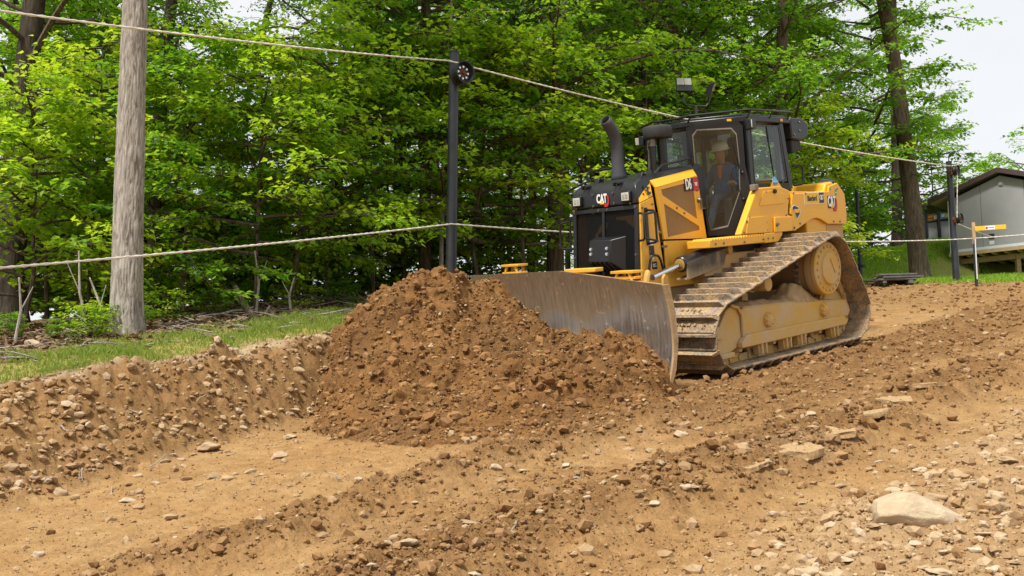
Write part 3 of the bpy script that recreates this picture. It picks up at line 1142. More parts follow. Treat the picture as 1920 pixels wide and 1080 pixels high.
named('large foreground tree with pale grey furrowed trunk beside the grass strip', (237, 612), 13.5, [(240, 420), (247, 200), (254, 0)], 58, 46, 'bark_grey', TALL[3], 1.0, 0.4, 16, True, off=(0.3, 0.8, 2.6))
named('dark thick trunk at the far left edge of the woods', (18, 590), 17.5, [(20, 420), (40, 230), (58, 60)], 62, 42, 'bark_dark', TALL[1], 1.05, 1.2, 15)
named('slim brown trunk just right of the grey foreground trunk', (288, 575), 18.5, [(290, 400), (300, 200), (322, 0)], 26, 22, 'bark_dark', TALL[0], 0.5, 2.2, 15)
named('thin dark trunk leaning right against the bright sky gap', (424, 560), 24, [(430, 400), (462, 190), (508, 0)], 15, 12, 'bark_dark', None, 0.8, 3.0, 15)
named('straight brown trunk left of the black cable post', (797, 560), 20, [(797, 400), (796, 200), (798, 20)], 24, 18, 'bark_brown', TALL[0], 1.05, 4.1, 15)
named('thick brown trunk behind the front of the bulldozer hood', (1040, 520), 20.5, [(1040, 400), (1046, 200), (1052, 20)], 32, 24, 'bark_brown', TALL[1], 1.0, 5.2, 15)
named('straight brown trunk rising behind the bulldozer cab', (1460, 460), 25, [(1463, 220), (1466, 100), (1468, 0)], 24, 20, 'bark_brown', TALL[2], 1.1, 0.9, 15)
named('forked dark trunk seen between floodlights and cab', (1345, 470), 27, [(1345, 210), (1340, 130), (1322, 10)], 18, 14, 'bark_dark', TALL[3], 1.0, 2.6, 15)
named('big bent brown tree standing alone on the lawn near the house', (1725, 503), 28, [(1712, 400), (1695, 250), (1678, 120), (1655, 0)], 36, 24, 'bark_brown', LAWN_CROWN, 1.0, 3.7, 15, off=(-0.9, 0.4, 0.6))
named('dark trunk half hidden behind the bent lawn tree', (1682, 470), 36, [(1682, 380), (1680, 300), (1676, 120)], 20, 16, 'bark_dark', TALL[2], 0.7, 5.9, 15)
named('thin brown trunk left of the bulldozer between two boles', (955, 540), 23, [(955, 430), (958, 300), (962, 100)], 11, 8, 'bark_brown', TALL[2], 0.75, 1.7, 14)
named('slender pale stem close beside the black cable post', (826, 560), 19.3, [(828, 440), (832, 330), (838, 200)], 9, 6, 'bark_grey', UNDER[2], 0.95, 0.2, 6.0)
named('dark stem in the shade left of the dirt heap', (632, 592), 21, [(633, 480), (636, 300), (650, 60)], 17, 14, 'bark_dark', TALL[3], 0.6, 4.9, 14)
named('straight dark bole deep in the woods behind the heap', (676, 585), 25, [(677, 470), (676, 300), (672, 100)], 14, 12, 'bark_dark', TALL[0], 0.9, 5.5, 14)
named('slanting dark trunk high above the bulldozer exhaust', (1175, 500), 26, [(1190, 300), (1215, 150), (1275, 0)], 15, 12, 'bark_dark', TALL[1], 0.95, 0.1, 14)

# --- understory saplings along the edge of the woods, brightest in the photograph
rng_t = np.random.default_rng(44)
sap = [
    (40, 15.3, 4, 1.05, 'bright sapling at the left edge under the lower rope', None),
    (165, 16.0, 3, 0.95, 'leafy sapling left of the grey foreground trunk', None),
    (335, 15.8, 1, 0.95, 'leafy sapling right of the grey foreground trunk', None),
    (478, 15.8, 3, 0.9, 'thin yellow-green sapling above the dead branch', None),
    (545, 16.6, 3, 1.0, 'yellow-green sapling with level sprays left of the heap', None),
    (610, 18.0, 1, 1.0, 'green sapling standing in shade behind the heap', None),
    (700, 18.9, 3, 1.15, 'wide yellow-green sapling just left of the cable post', None),
    (905, 19.4, 3, 1.1, 'bright yellow-green sapling just right of the cable post', None),
    (985, 19.5, 3, 1.1, 'green sapling between cable post and bulldozer', None),
    (760, 20.5, 2, 1.1, 'tall sapling behind the cable post', None),
    (1100, 21.0, 3, 1.2, 'sapling behind the exhaust stack', None),
    (1215, 23.0, 2, 1.15, 'sapling behind the cab front window', None),
    (1525, 25.5, 3, 0.95, 'bright sapling right of the cab', None),
    (1550, 31.5, 2, 1.1, 'sapling left of the thin lamp pole', None),
    (1400, 27.0, 3, 1.2, 'bright sapling above the cab roof', None),
    (1635, 42.0, 0, 1.25, 'leafy sapling at the top of the lawn', None),
    (220, 19.5, 2, 1.1, 'tall sapling behind the grey foreground trunk', None),
    (90, 20.0, 0, 1.2, 'tall sapling in the second row at far left', None),
    (420, 19.0, 1, 0.9, 'low sapling under the sky gap', None),
    (1300, 24.5, 0, 1.2, 'sapling behind the floodlights', None),
    (1750, 40.0, 1, 1.3, 'low leafy sapling behind the right-hand cable post', None),
]
for k, (px, d, var, sc, lab, g) in enumerate(sap):
    b0 = base_at(px, 600 if px < 1000 else 480, d)
    H = (5.2, 4.0, 6.0, 4.4, 3.0)[var] * sc
    wob = rng_t.normal(0, 0.10, (4, 2))
    pts = [np.array([wob[j, 0], wob[j, 1], H * (j + 1) / 4]) for j in range(4)]
    tree('sapling', lab, b0, pts, [0.035 * sc, 0.03 * sc, 0.024, 0.016, 0.008], 'bark_brown', UNDER[var], sc, rng_t.uniform(0, 6.28), 'sapling', flare=0.15)

# --- the mass of trees behind, each a tree of its own
k = 0
for row, (d0, d1, n, a0, a1) in enumerate(((21, 26, 13, -28, 15.5), (27, 33, 14, -28, 16.5), (35, 44, 13, -28, 18))):
    for i in range(n):
        a = radians(a0 + (a1 - a0) * (i + rng_t.uniform(0.15, 0.85)) / n)
        d = rng_t.uniform(d0, d1) + max(0, math.degrees(a)) * 0.35
        x, y = d * math.tan(a), d
        pxx = 960 + FPX * x / y
        # leave thinner places where the photograph shows sky between the crowns
        if (410 < pxx < 545 and row > 0) or (310 < pxx < 640 and row == 0) or (380 < pxx < 610 and row == 1):
            continue
        if pxx < 760 and row > 0 and (i % 2 == 0):
            continue
        z = gz(x, y)
        r0 = rng_t.uniform(0.09, 0.17)
        H = rng_t.uniform(12, 15)
        wob = rng_t.normal(0, 0.25, (4, 2))
        pts = [np.array([wob[j, 0] * (j + 1) / 4, wob[j, 1] * (j + 1) / 4, H * (j + 1) / 4]) for j in range(4)]
        if row == 1 and i in (3, 5, 6):
            tree('conifer_tree', 'dark conifer with drooping boughs in the depth of the woods', (x, y, z), pts, [0.12, 0.10, 0.07, 0.05, 0.02], 'bark_dark', NEEDLE, 1.25, rng_t.uniform(0, 6.28), 'tree', 'dark conifers deep in the woods')
        else:
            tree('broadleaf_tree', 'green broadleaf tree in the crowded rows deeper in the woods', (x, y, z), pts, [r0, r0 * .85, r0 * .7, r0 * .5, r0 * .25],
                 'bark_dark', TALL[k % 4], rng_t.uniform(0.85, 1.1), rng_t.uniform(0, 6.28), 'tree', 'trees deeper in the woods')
        k += 1
# the far wood seen low between the trunks and over the roof of the house
for i, (px, d, s) in enumerate(((30, 58, 1.0), (110, 62, 1.1), (200, 57, 1.0), (300, 66, 1.1), (690, 60, 1.0), (840, 62, 1.05), (1000, 60, 1.0), (1140, 64, 1.1))):
    p = at(px, 560, d)
    z = gz(p[0], p[1])
    tree('broadleaf_tree', 'far broadleaf tree seen low between the trunks', (p[0], p[1], z), [(0, 0, 3.0), (0.2, 0, 6), (0, 0.1, 10)], [0.2, 0.18, 0.14, 0.08], 'bark_dark', TALL[i % 4], s, i * 1.3, 'tree', 'far trees beyond the woods')
for i, (px, d) in enumerate(((1850, 62), (1895, 60), (1935, 62))):
    p = at(px, 420, d)
    tree('broadleaf_tree', 'far treetop showing over the house roof', (p[0], p[1], 6.0), [(0, 0, 2.0), (0.1, 0, 4), (0, 0.1, 6)], [0.2, 0.18, 0.14, 0.08], 'bark_dark', UNDER[i % 3], 1.9, i * 1.9, 'tree', 'treetops over the house')

# --- low plants at the foot of the woods
low = [(118, 632, 12.9), (160, 630, 13.0), (200, 622, 13.4), (268, 612, 14.2), (310, 604, 15.0), (395, 602, 15.6), (440, 600, 16.0), (560, 597, 16.6), (640, 592, 17.2), (10, 640, 13.2)]
for i, (px, py, d) in enumerate(low):
    b0 = base_at(px, py, d)
    o = link('woodland_plant', BUSH[i % 3], None, b0, (0, 0, i * 1.7))
    s = 0.18 + 0.16 * ((i * 37) % 10) / 10
    o.scale = (s * 1.5, s * 1.5, s)
    tag(o, 'low leafy woodland plant growing along the foot of the woods', 'plant', 'low plants along the foot of the woods')
for i, (px, d, s) in enumerate(((60, 20.5, 1.5), (20, 22, 2.0), (110, 23, 2.2), (190, 24, 2.2), (240, 23, 2.0), (330, 23, 2.0), (420, 24, 2.0), (500, 23, 1.9), (570, 24, 2.0), (380, 20.5, 1.2), (520, 20.8, 1.3), (640, 21, 1.3), (720, 21, 1.3), (880, 21, 1.3), (960, 22, 1.2), (260, 21, 1.5), (1650, 42, 1.8), (1600, 36, 1.5), (1690, 44, 1.8), (1560, 33, 1.6), (1735, 43, 1.8), (450, 21, 1.4), (150, 22, 1.5), (800, 22, 1.4))):
    b0 = base_at(px, 580 if px < 1200 else 470, d)
    o = link('shrub', BUSH[(i + 1) % 3], None, b0, (0, 0, i * 2.1))
    o.scale = (s * 1.3, s * 1.3, s)
    tag(o, 'rounded green shrub in the shade under the trees', 'shrub', 'shrubs under the trees')

# --- dead branch, drooping brown twig, bare stems
m = MB()
P = [at(490, 604, 15.0), at(472, 592, 15.0), at(455, 566, 15.0), at(441, 536, 15.0)]
m.tube(P, [0.07, 0.06, 0.05, 0.035], 9)
m.tube([at(486, 600, 15.0), at(500, 588, 15.0), at(506, 574, 15.05)], [0.04, 0.03, 0.02], 7)
m.tube([at(478, 603, 15.0), at(500, 606, 14.9), at(520, 604, 14.9)], [0.05, 0.04, 0.02], 7)
tag(m.build('dead_branch', 'bark_brown'), 'curved reddish-brown dead branch propped on the woodland floor', 'branch')
for i, (bx, by, tx, ty, d) in enumerate(((28, 638, 36, 520, 12.6), (165, 628, 148, 470, 13.6), (195, 620, 168, 520, 13.6), (545, 592, 552, 520, 16.0), (480, 600, 478, 470, 15.6))):
    b0 = at(bx, by, d)
    b0[2] = gz(b0[0], b0[1]) - 0.03
    t0 = at(tx, ty, d)
    m = MB()
    mid = (b0 + t0) / 2 + np.array([0.05 * (-1) ** i, 0, 0])
    m.tube([b0, mid, t0], [0.022, 0.018, 0.010], 7)
    m.tube([mid, mid + (t0 - mid) * 0.6 + np.array([0.16 * (-1) ** i, 0, 0.05])], [0.010, 0.005], 5)
    o = m.build('bare_stem', 'bark_grey')
    tag(o, 'thin bare upright stem at the edge of the woods', 'stem', 'bare stems at the edge of the woods')

# ------------------------------------------------------------------ grass, litter and twigs
def blades(name, n, sampler, hgt, wid, mat, seed, label):
    rng = np.random.default_rng(seed)
    P, hs = sampler(rng, n)
    m = len(P)
    az = rng.uniform(0, 2 * pi, m)
    lean = rng.normal(0, 0.35, (m, 2))
    h = rng.uniform(0.5, 1.2, m) * hgt * hs
    w = wid * rng.uniform(0.7, 1.3, m)
    dx, dy = np.cos(az) * w, np.sin(az) * w
    V = np.zeros((m, 4, 3))
    V[:, 0] = P + np.stack([-dx, -dy, np.zeros(m)], -1)
    V[:, 1] = P + np.stack([dx, dy, np.zeros(m)], -1)
    V[:, 2] = P + np.stack([lean[:, 0] * h * 0.35 + dx * .7, lean[:, 1] * h * 0.35 + dy * .7, h * 0.6], -1)
    V[:, 3] = P + np.stack([lean[:, 0] * h, lean[:, 1] * h, h], -1)
    F = np.array([[0, 1, 2], [0, 2, 3]])[None] + (np.arange(m) * 4)[:, None, None]
    t = np.repeat(np.clip(rng.normal(0.5, 0.22, m), 0, 1), 4)
    me = np_mesh(name, V.reshape(-1, 3), F.reshape(-1, 3), mat, False, {'tint': t})
    o = link(name, me)
    tag(o, label, 'grass', kind='stuff')

leaf_material('lawn_blade', (0.12, 0.24, 0.02), (0.24, 0.40, 0.035), (0.42, 0.48, 0.10), (0.42, 0.62, 0.06))
leaf_material('grass_blade', (0.09, 0.16, 0.02), (0.19, 0.28, 0.04), (0.36, 0.36, 0.12), (0.36, 0.50, 0.06))

def near_strip(rng, n):
    u = rng.uniform(-1, 11.5, n * 3)
    v = crest_v(u) - rng.uniform(0.1, 2.6, n * 3)
    g = zone(u, v)[0]
    k = rng.uniform(0, 1, n * 3) < g * (0.35 + 0.65 * (fbm(np.stack([u, v], -1) * 2.2, 3, 61) > 0.02))
    u, v = u[k][:n], v[k][:n]
    W = to_world(np.stack([u, v, ground_w(u, v) - 0.005], -1))
    return W, 0.7 + 0.6 * (fbm(np.stack([u, v], -1) * 1.1, 2, 62) + 0.5)

def far_lawn(rng, n):
    r = rng.uniform(22, 44, n * 3)
    a = np.radians(rng.uniform(17.5, 29, n * 3))
    x, y = r * np.sin(a), r * np.cos(a)
    z = smooth_z(x, y)
    P = to_ramp(np.stack([x, y, z], -1))
    g = zone(P[:, 0], P[:, 1])[0]
    k = rng.uniform(0, 1, n * 3) < g
    x, y, z, P = x[k][:n], y[k][:n], z[k][:n], P[k][:n]
    z = z + lumps(P[:, 0], P[:, 1])
    return np.stack([x, y, z], -1), 0.6 + 0.7 * (fbm(np.stack([x, y], -1) * 0.6, 3, 63) + 0.5)

blades('grass', 30000, near_strip, 0.075, 0.006, 'grass_blade', 71, 'strip of short green grass along the top of the bank')
blades('grass', 56000, far_lawn, 0.13, 0.018, 'lawn_blade', 72, 'sunlit green lawn sloping up towards the house')

def litter():
    rng = np.random.default_rng(81)
    n = 16000
    u = rng.uniform(-2, 12, n)
    v = crest_v(u) - rng.uniform(0.9, 7, n)
    l = zone(u, v)[1]
    k = rng.uniform(0, 1, n) < np.maximum(l, 0.12)
    u, v = u[k], v[k]
    P = to_world(np.stack([u, v, ground_w(u, v) + 0.012], -1))
    m = len(P)
    D = rng.normal(0, 1, (m, 3)); D[:, 2] *= 0.25
    Nn = np.array([0, 0, 1.0]) + rng.normal(0, 0.4, (m, 3))
    V, F = place_leaves(P, D, Nn, rng.uniform(0.05, 0.11, m))
    me = np_mesh('leaf_litter', V, F, 'litter_leaf', False, {'tint': np.repeat(rng.uniform(0, 1, m), 6)})
    tag(link('leaf_litter', me), 'dry brown fallen leaves under the edge of the woods', 'leaf litter', kind='stuff')
    tw = MB()
    for _ in range(420):
        uu = rng.uniform(0, 11)
        vv = float(crest_v(uu)) - rng.uniform(1.2, 4.0)
        L = rng.uniform(0.12, 0.7)
        a = rng.uniform(0, 6.28)
        p = to_world([uu, vv, float(ground_w(np.array([uu]), np.array([vv]))[0]) + 0.015])
        d = np.array([cos(a), sin(a), rng.normal(0.05, 0.1)]) * L
        tw.tube([p, p + d * 0.5 + rng.normal(0, 0.02, 3), p + d], [0.009, 0.007, 0.003], 4, False)
    tag(tw.build('twigs', 'bark_grey'), 'scattered dry twigs on the woodland floor', 'twigs', kind='stuff')

stone_material('litter_leaf', [(0.0, (0.07, 0.045, 0.025)), (0.5, (0.19, 0.125, 0.075)), (1.0, (0.36, 0.27, 0.18))])
litter()
# ================================================================== HOUSE, POSTS, ROPES
simple('siding', (0.30, 0.30, 0.315), 0.8, 0, 0.05, 3, 0.1)
simple('trim_white', (0.62, 0.65, 0.68), 0.5, 0, 0.05)
simple('roof_brown', (0.060, 0.032, 0.030), 0.6, 0, 0.15)
simple('shingle', (0.10, 0.085, 0.08), 0.9, 0, 0.25, 20, 0.3)
simple('timber', (0.42, 0.30, 0.17), 0.8, 0, 0.18, 9, 0.2)
simple('timber_grey', (0.125, 0.12, 0.115), 0.85, 0, 0.3, 9, 0.3)
simple('soffit', (0.36, 0.29, 0.20), 0.8)
simple('pipe_black', (0.020, 0.022, 0.027), 0.42, 0.0, 0.35, 5)
simple('cast_black', (0.016, 0.017, 0.019), 0.5, 0.2, 0.3)
simple('rust', (0.16, 0.065, 0.03), 0.85, 0.2, 0.3, 30)
simple('rope_fibre', (0.70, 0.66, 0.58), 0.9, 0, 0.15, 60, 0.5)
simple('sign_yellow', (0.78, 0.47, 0.02), 0.55, 0, 0.06)
simple('sign_white', (0.75, 0.75, 0.74), 0.5, 0, 0.04)
simple('sign_red', (0.55, 0.03, 0.03), 0.5, 0, 0.05)
simple('poster_orange', (0.42, 0.13, 0.035), 0.6, 0, 0.15)
simple('poster_teal', (0.10, 0.28, 0.30), 0.6, 0, 0.15)
simple('flood_panel', (0.36, 0.37, 0.34), 0.3, 0, 0.08)
simple('white_sheet', (0.66, 0.70, 0.74), 0.5, 0, 0.05)

def world_wall(C0, e):
    """function that meets a pixel's sight line with the upright plane through C0 along e"""
    n = np.array([e[1], -e[0], 0.0])
    O = np.array([0, 0, EYE])
    def f(px, py, lift=0.0):
        d = _ray(px, py)
        return O + d * ((C0 - O) @ n) / (d @ n) + n * lift * (1 if n @ (O - C0) > 0 else -1)
    return f, n * (1 if n @ (O - C0) > 0 else -1)

def build_house():
    C0 = at(1783, 474, 33.0)
    k1 = _ray(1920, 459)
    d1 = (C0[2] - EYE) / (k1[2] / k1[1])
    C1 = at(1920, 459, d1)
    e = C1 - C0
    e[2] = 0
    e /= np.linalg.norm(e)
    f, n = world_wall(C0, e)
    peak = f(1874, 329)
    hw = (peak - C0) @ e
    z0 = C0[2]
    ze = f(1776, 378)[2]
    zp = peak[2]
    root = empty('house', (C0[0], C0[1], gz(*(C0 + e * hw)[:2])))
    inv = np.array(root.location)
    tag(root, 'grey gabled house with dark brown eaves raised on a timber deck', 'house')
    X = lambda s, z, out=0.0: C0 + e * s + n * out + np.array([0, 0, z - z0]) - inv
    up = np.array([0, 0, 1.0])
    # gable wall in three sheets with open seams
    seams = [0.0, hw * 0.62, hw * 1.42, 2 * hw]
    zt = lambda s: ze + (zp - ze) * (1 - abs(s - hw) / hw)
    for a, b_ in zip(seams[:-1], seams[1:]):
        a2, b2 = a + 0.006, b_ - 0.006
        top = [(b2, zt(b2)), (hw, zp), (a2, zt(a2))] if a2 < hw < b2 else [(b2, zt(b2)), (a2, zt(a2))]
        m = MB()
        m.prism([X(a2, z0 + 0.06), X(b2, z0 + 0.06)] + [X(s, z) for s, z in top], -n * 0.1)
        m.build('wall_panel', 'siding', root)
    m = MB()
    m.prism([X(0.01, z0 + 0.08, -0.1), X(0.01, z0 + 0.08, -5), X(0.01, ze, -5), X(0.01, ze, -0.1)], e * 0.12)
    m.prism([X(2 * hw - .13, z0 + 0.08, -0.1), X(2 * hw - .13, z0 + 0.08, -5), X(2 * hw - .13, ze, -5), X(2 * hw - .13, ze, -0.1)], e * 0.12)
    m.prism([X(0.14, z0 + 0.08, -4.9), X(2 * hw - .14, z0 + .08, -4.9), X(2 * hw - .14, ze, -4.9), X(hw, zp, -4.9), X(0.14, ze, -4.9)], -n * 0.1)
    m.build('wall', 'siding', root)
    m = MB()
    m.prism([X(-0.02, z0 - 0.01, 0.012), X(2 * hw, z0 - 0.01, 0.012), X(2 * hw, z0 + 0.075, 0.012), X(-0.02, z0 + 0.075, 0.012)], -n * 0.02)
    m.prism([X(-0.012, z0 + .076, 0.01), X(0.05, z0 + .076, 0.01), X(0.05, ze, 0.01), X(-0.012, ze, 0.01)], -n * 0.05)
    m.build('trim', 'trim_white', root)
    # roof slabs and brown barge boards
    eL = f(1746, 384)
    sl = (eL - C0) @ e
    zl = eL[2]
    slope = (zp + 0.07 - zl) / (hw - sl)
    for sgn in (-1, 1):
        s_out = hw + sgn * (hw - sl)
        m = MB()
        m.prism([X(hw, zp + 0.09, 0.22), X(s_out, zl + 0.02, 0.22), X(s_out, zl + 0.12, 0.22), X(hw, zp + 0.19, 0.22)], -n * 5.4)
        r = m.build('roof', 'shingle', root)
        m = MB()
        m.prism([X(hw - 0.002 * sgn, zp + 0.06, 0.245), X(s_out + 0.03 * sgn, zl - 0.03, 0.245), X(s_out + 0.03 * sgn, zl + 0.13, 0.245), X(hw - 0.002 * sgn, zp + 0.22, 0.245)], -n * 0.023)
        m.build('barge_board', 'roof_brown', r)
        m = MB()
        m.prism([X(s_out + 0.0 * sgn, zl - 0.02, 0.215), X(s_out + 0.028 * sgn, zl - 0.02, 0.215), X(s_out + .028 * sgn, zl + 0.12, 0.215), X(s_out, zl + 0.12, 0.215)], -n * 5.4)
        m.build('eaves_board', 'roof_brown', r)
        m = MB()
        s_in = 0.0 if sgn < 0 else 2 * hw
        m.prism([X(s_out, zl + 0.005, 0.2), X(s_in, zl + abs(s_in - s_out) * slope + 0.0, 0.2), X(s_in, zl + abs(s_in - s_out) * slope + 0.012, 0.2), X(s_out, zl + 0.015, 0.2)], -n * 5.3)
        m.build('soffit', 'soffit', r)
    v = f(1876.5, 344) - inv
    m = MB()
    m.lathe(v, n, [(0.002, 0.10), (0.02, 0.10), (0.025, 0.06), (0.05, 0.055)], 16)
    m.build('vent', 'siding', root)
    h = f(1859.5, 443) - inv
    m = MB()
    m.box(h + n * 0.012, (0.16, 0.03, 0.15), np.stack([e, n, up], 1))
    m.build('hatch', 'interior_dark', root)
    h = f(1860, 455) - inv
    m = MB()
    m.box(h + n * 0.008, (0.14, 0.015, 0.12), np.stack([e, n, up], 1))
    m.build('patch', 'trim_white', root)
    # deck: rim beam, joists, posts
    m = MB()
    m.prism([X(-0.05, z0 - 0.13, 0.03), X(2 * hw + .05, z0 - 0.13, 0.03), X(2 * hw + .05, z0 - 0.015, 0.03), X(-0.05, z0 - 0.015, 0.03)], -n * 0.05)
    m.build('rim_beam', 'timber', root)
    m = MB()
    m.prism([X(0, z0 - 0.03, -0.03), X(2 * hw, z0 - 0.03, -0.03), X(2 * hw, z0 + 0.05, -0.03), X(0, z0 + 0.05, -0.03)], -n * 4.9)
    m.build('floor', 'timber_grey', root)
    for k in range(9):
        s = 0.1 + k * (2 * hw - 0.2) / 8
        m = MB()
        m.beam(X(s, z0 - 0.10, -0.05), X(s, z0 - 0.10, -4.8), 0.05, 0.13)
        m.build('joist', 'timber', root)
    m = MB()
    m.beam(X(0.1, z0 - 0.25, -0.55), X(2 * hw - 0.1, z0 - 0.25, -0.55), 0.12, 0.16)
    m.build('beam', 'timber', root)
    for px in (1818, 1898, 1960):
        for back in (-0.55, -3.2):
            g = f(px, 480)
            s = (g - C0) @ e
            q = X(s, z0 - 0.18, back)
            w = q + inv
            zg = gz(w[0], w[1]) - 0.1
            m = MB()
            m.beam(q, np.array([q[0], q[1], zg - inv[2]]), 0.13, 0.13, (1, 0, 0))
            m.build('deck_post', 'timber', root)

simple('interior_dark', (0.012, 0.012, 0.013), 0.8)
build_house()

# notice shelter half hidden behind the house corner
def build_shelter():
    C0 = at(1735, 446, 37.0)
    e = np.array([0.93, -0.37, 0])
    e /= np.linalg.norm(e)
    f, n = world_wall(C0, e)
    base = np.array([C0[0], C0[1], gz(C0[0], C0[1])])
    r = empty('notice_shelter', base)
    tag(r, 'grey notice shelter with orange and teal posters behind the house corner', 'shelter')
    def poly(name, px, mat, lift, th, parent=r):
        m = MB()
        m.prism([f(a, b_, lift) - base for a, b_ in px], -n * th)
        return m.build(name, mat, parent)
    poly('wall', [(1735, 447), (1784, 447), (1784, 414), (1735, 418)], 'siding', 0, 0.08)
    bd = poly('board', [(1736, 418), (1784, 413), (1784, 398), (1736, 402)], 'interior_dark', 0.03, 0.04)
    p1 = poly('poster', [(1738, 416.5), (1761, 412.5), (1761, 399), (1738, 402.5)], 'poster_orange', 0.045, 0.01, bd)
    p2 = poly('poster', [(1762.5, 412), (1778, 409.5), (1778, 398), (1762.5, 399)], 'poster_teal', 0.045, 0.01, bd)
    for a in ([(1740, 409), (1749, 407.5), (1749, 404), (1740, 405.5)], [(1740, 414), (1747, 413), (1747, 411), (1740, 412)], [(1751, 412), (1759.5, 410.5), (1759.5, 403), (1751, 404.5)]):
        poly('print', a, 'sign_white' if a[0][0] > 1750 else 'sign_yellow', 0.05, 0.004, p1)
    poly('print', [(1765, 408), (1771, 407), (1771, 401), (1765, 402)], 'sign_white', 0.05, 0.004, p2)
    poly('print', [(1772.5, 408), (1777, 407.4), (1777, 401), (1772.5, 401.6)], 'sign_yellow', 0.05, 0.004, p2)
    for a, b_ in ((1734.2, 390), (1759, 398)):
        m = MB()
        t, q = f(a, b_, 0.06) - base, f(a + 1.0, 449, 0.06) - base
        q[0], q[1] = t[0], t[1]
        m.beam(t, q, 0.09, 0.09, (1, 0, 0))
        m.build('post', 'cast_black', r)
    m = MB()
    m.prism([f(1730, 391, 0.5) - base, f(1786, 386, 0.5) - base, f(1786, 383, 0.5) - base, f(1730, 388, 0.5) - base], -n * 1.6)
    m.build('roof', 'roof_brown', r)

build_shelter()

def build_container():
    C0 = at(1696, 452, 46.0)
    e = np.array([1.0, -0.15, 0]); e /= np.linalg.norm(e)
    f, n = world_wall(C0, e)
    base = np.array([C0[0], C0[1], gz(C0[0], C0[1])])
    r = empty('site_container', base)
    tag(r, 'pale white container glimpsed behind the bent lawn tree', 'container')
    m = MB()
    P = [f(a, b_) - base for a, b_ in ((1694, 456), (1736, 456), (1736, 427), (1694, 428))]
    m.prism(P, -n * 2.2)
    b_ = m.build('body', 'white_sheet', r, 0.02)
    for k in range(10):
        a = 1696 + k * 4.2
        m = MB()
        m.beam(f(a, 455, 0.02) - base, f(a, 428.5, 0.02) - base, 0.05, 0.03, n)
        m.build('rib', 'white_sheet', b_)

build_container()

# ------------------------------------------------------------------ cable posts
def drum(parent, c, axis, R, depth, name='pulley'):
    """flanged rope drum on a stub, open face with a ring of bolts"""
    m = MB()
    m.lathe(c, axis, [(-depth * 0.55, R * 0.45), (-depth * 0.5, R * 0.98), (-depth * 0.42, R), (-depth * 0.34, R * 0.86), (0.0, R * 0.80), (depth * 0.34, R * 0.86),
                      (depth * 0.42, R * 1.02), (depth * 0.5, R * 1.02), (depth * 0.5, R * 0.90), (depth * 0.1, R * 0.74), (depth * 0.02, R * 0.45)], 28)
    d = m.build(name, 'cast_black', parent)
    m = MB()
    m.lathe(np.array(c) + np.array(axis) * depth * 0.02, axis, [(0, R * 0.42), (depth * 0.12, R * 0.38), (depth * 0.16, R * 0.20), (depth * 0.3, R * 0.16)], 18)
    h = m.build('hub', 'rust', d)
    a = np.array(axis, float)
    s = np.cross([0, 0, 1.0], a); s /= np.linalg.norm(s)
    u = np.cross(a, s)
    bolts(h, [tuple(np.array(c) + a * depth * 0.12 + (s * cos(t) + u * sin(t)) * R * 0.52) for t in np.arange(0, 6.28, 6.283 / 8)], tuple(a), R * 0.09, R * 0.10, 'chrome')
    m = MB()
    m.cyl(np.array(c) - a * depth * 0.55, np.array(c) - a * (depth * 0.55 + 0.10), R * 0.42, 14)
    m.box(np.array(c) - a * (depth * 0.62 + 0.03), (R * 0.7, R * 0.7, R * 1.3))
    m.build('bracket', 'rust' if R < 0.13 else 'cast_black', d, 0.005)
    return d

def bolts(parent, pts, axis, r=0.016, h=0.012, mat='bolt', name='bolt'):
    mb = MB()
    mb.lathe((0, 0, 0), axis, [(0, r * 1.25), (h * 0.3, r * 1.25), (h * 0.31, r), (h, r * 0.92)], 6)
    me = mb.mesh('bolt', mat)
    for p in pts:
        link(name, me, parent, p)

simple('chrome', (0.75, 0.75, 0.76), 0.16, 1.0, 0.04)

def post(label, top, bot, dist, wt, wb, drums):
    T, B = at(*top, dist), at(*bot, dist)
    g = gz(B[0], B[1])
    d = (B - T) / np.linalg.norm(B - T)
    if B[2] > g - 0.2:
        B = B + d * (B[2] - g + 0.25) / max(-d[2], 0.3)
    r = empty('cable_post', (B[0], B[1], g))
    o = np.array(r.location)
    tag(r, label, 'post')
    m = MB()
    m.tube([B - o, T - o], [px2r(wb, dist), px2r(wt, dist)], 24)
    p = m.build('pipe', 'pipe_black', r)
    m = MB()
    m.lathe(T - o, -d, [(-0.004, px2r(wt, dist) * 0.9), (0.0, px2r(wt, dist) * 1.06), (-0.03, px2r(wt, dist) * 1.06), (-0.045, px2r(wt, dist) * 0.8)], 24)
    m.build('cap', 'cast_black', r)
    m = MB()
    m.tube([T - o, T - o + np.array([0.0, 0, 0.10])], [0.014, 0.008], 6)
    m.build('pin', 'cast_black', r)
    for (px, py, Rpx, dd, ax) in drums:
        a = np.array(ax, float); a /= np.linalg.norm(a)
        drum(r, at(px, py, dist - dd) - o, a, Rpx / FPX * dist, 0.20 * Rpx / 22 * 1.0)
    return r

D1, D2 = 16.0, 24.0
post('tall black pipe post with one rope pulley behind the dirt heap', (851.5, 97), (845, 560), D1, 19, 22, [(866, 137, 22, 0.16, (0.62, -0.74, -0.05))])
post('leaning black pipe post with two rope pulleys beside the grey house', (1779, 303), (1793.5, 527), D2, 10.5, 14, [(1793, 320, 10.5, 0.16, (0.72, -0.69, 0)), (1799.5, 410, 10.5, 0.16, (0.72, -0.69, 0))])
post('black pipe post carrying the rope ends left of the picture', (-120, -60), (-140, 640), 9.2, 34, 38, [])

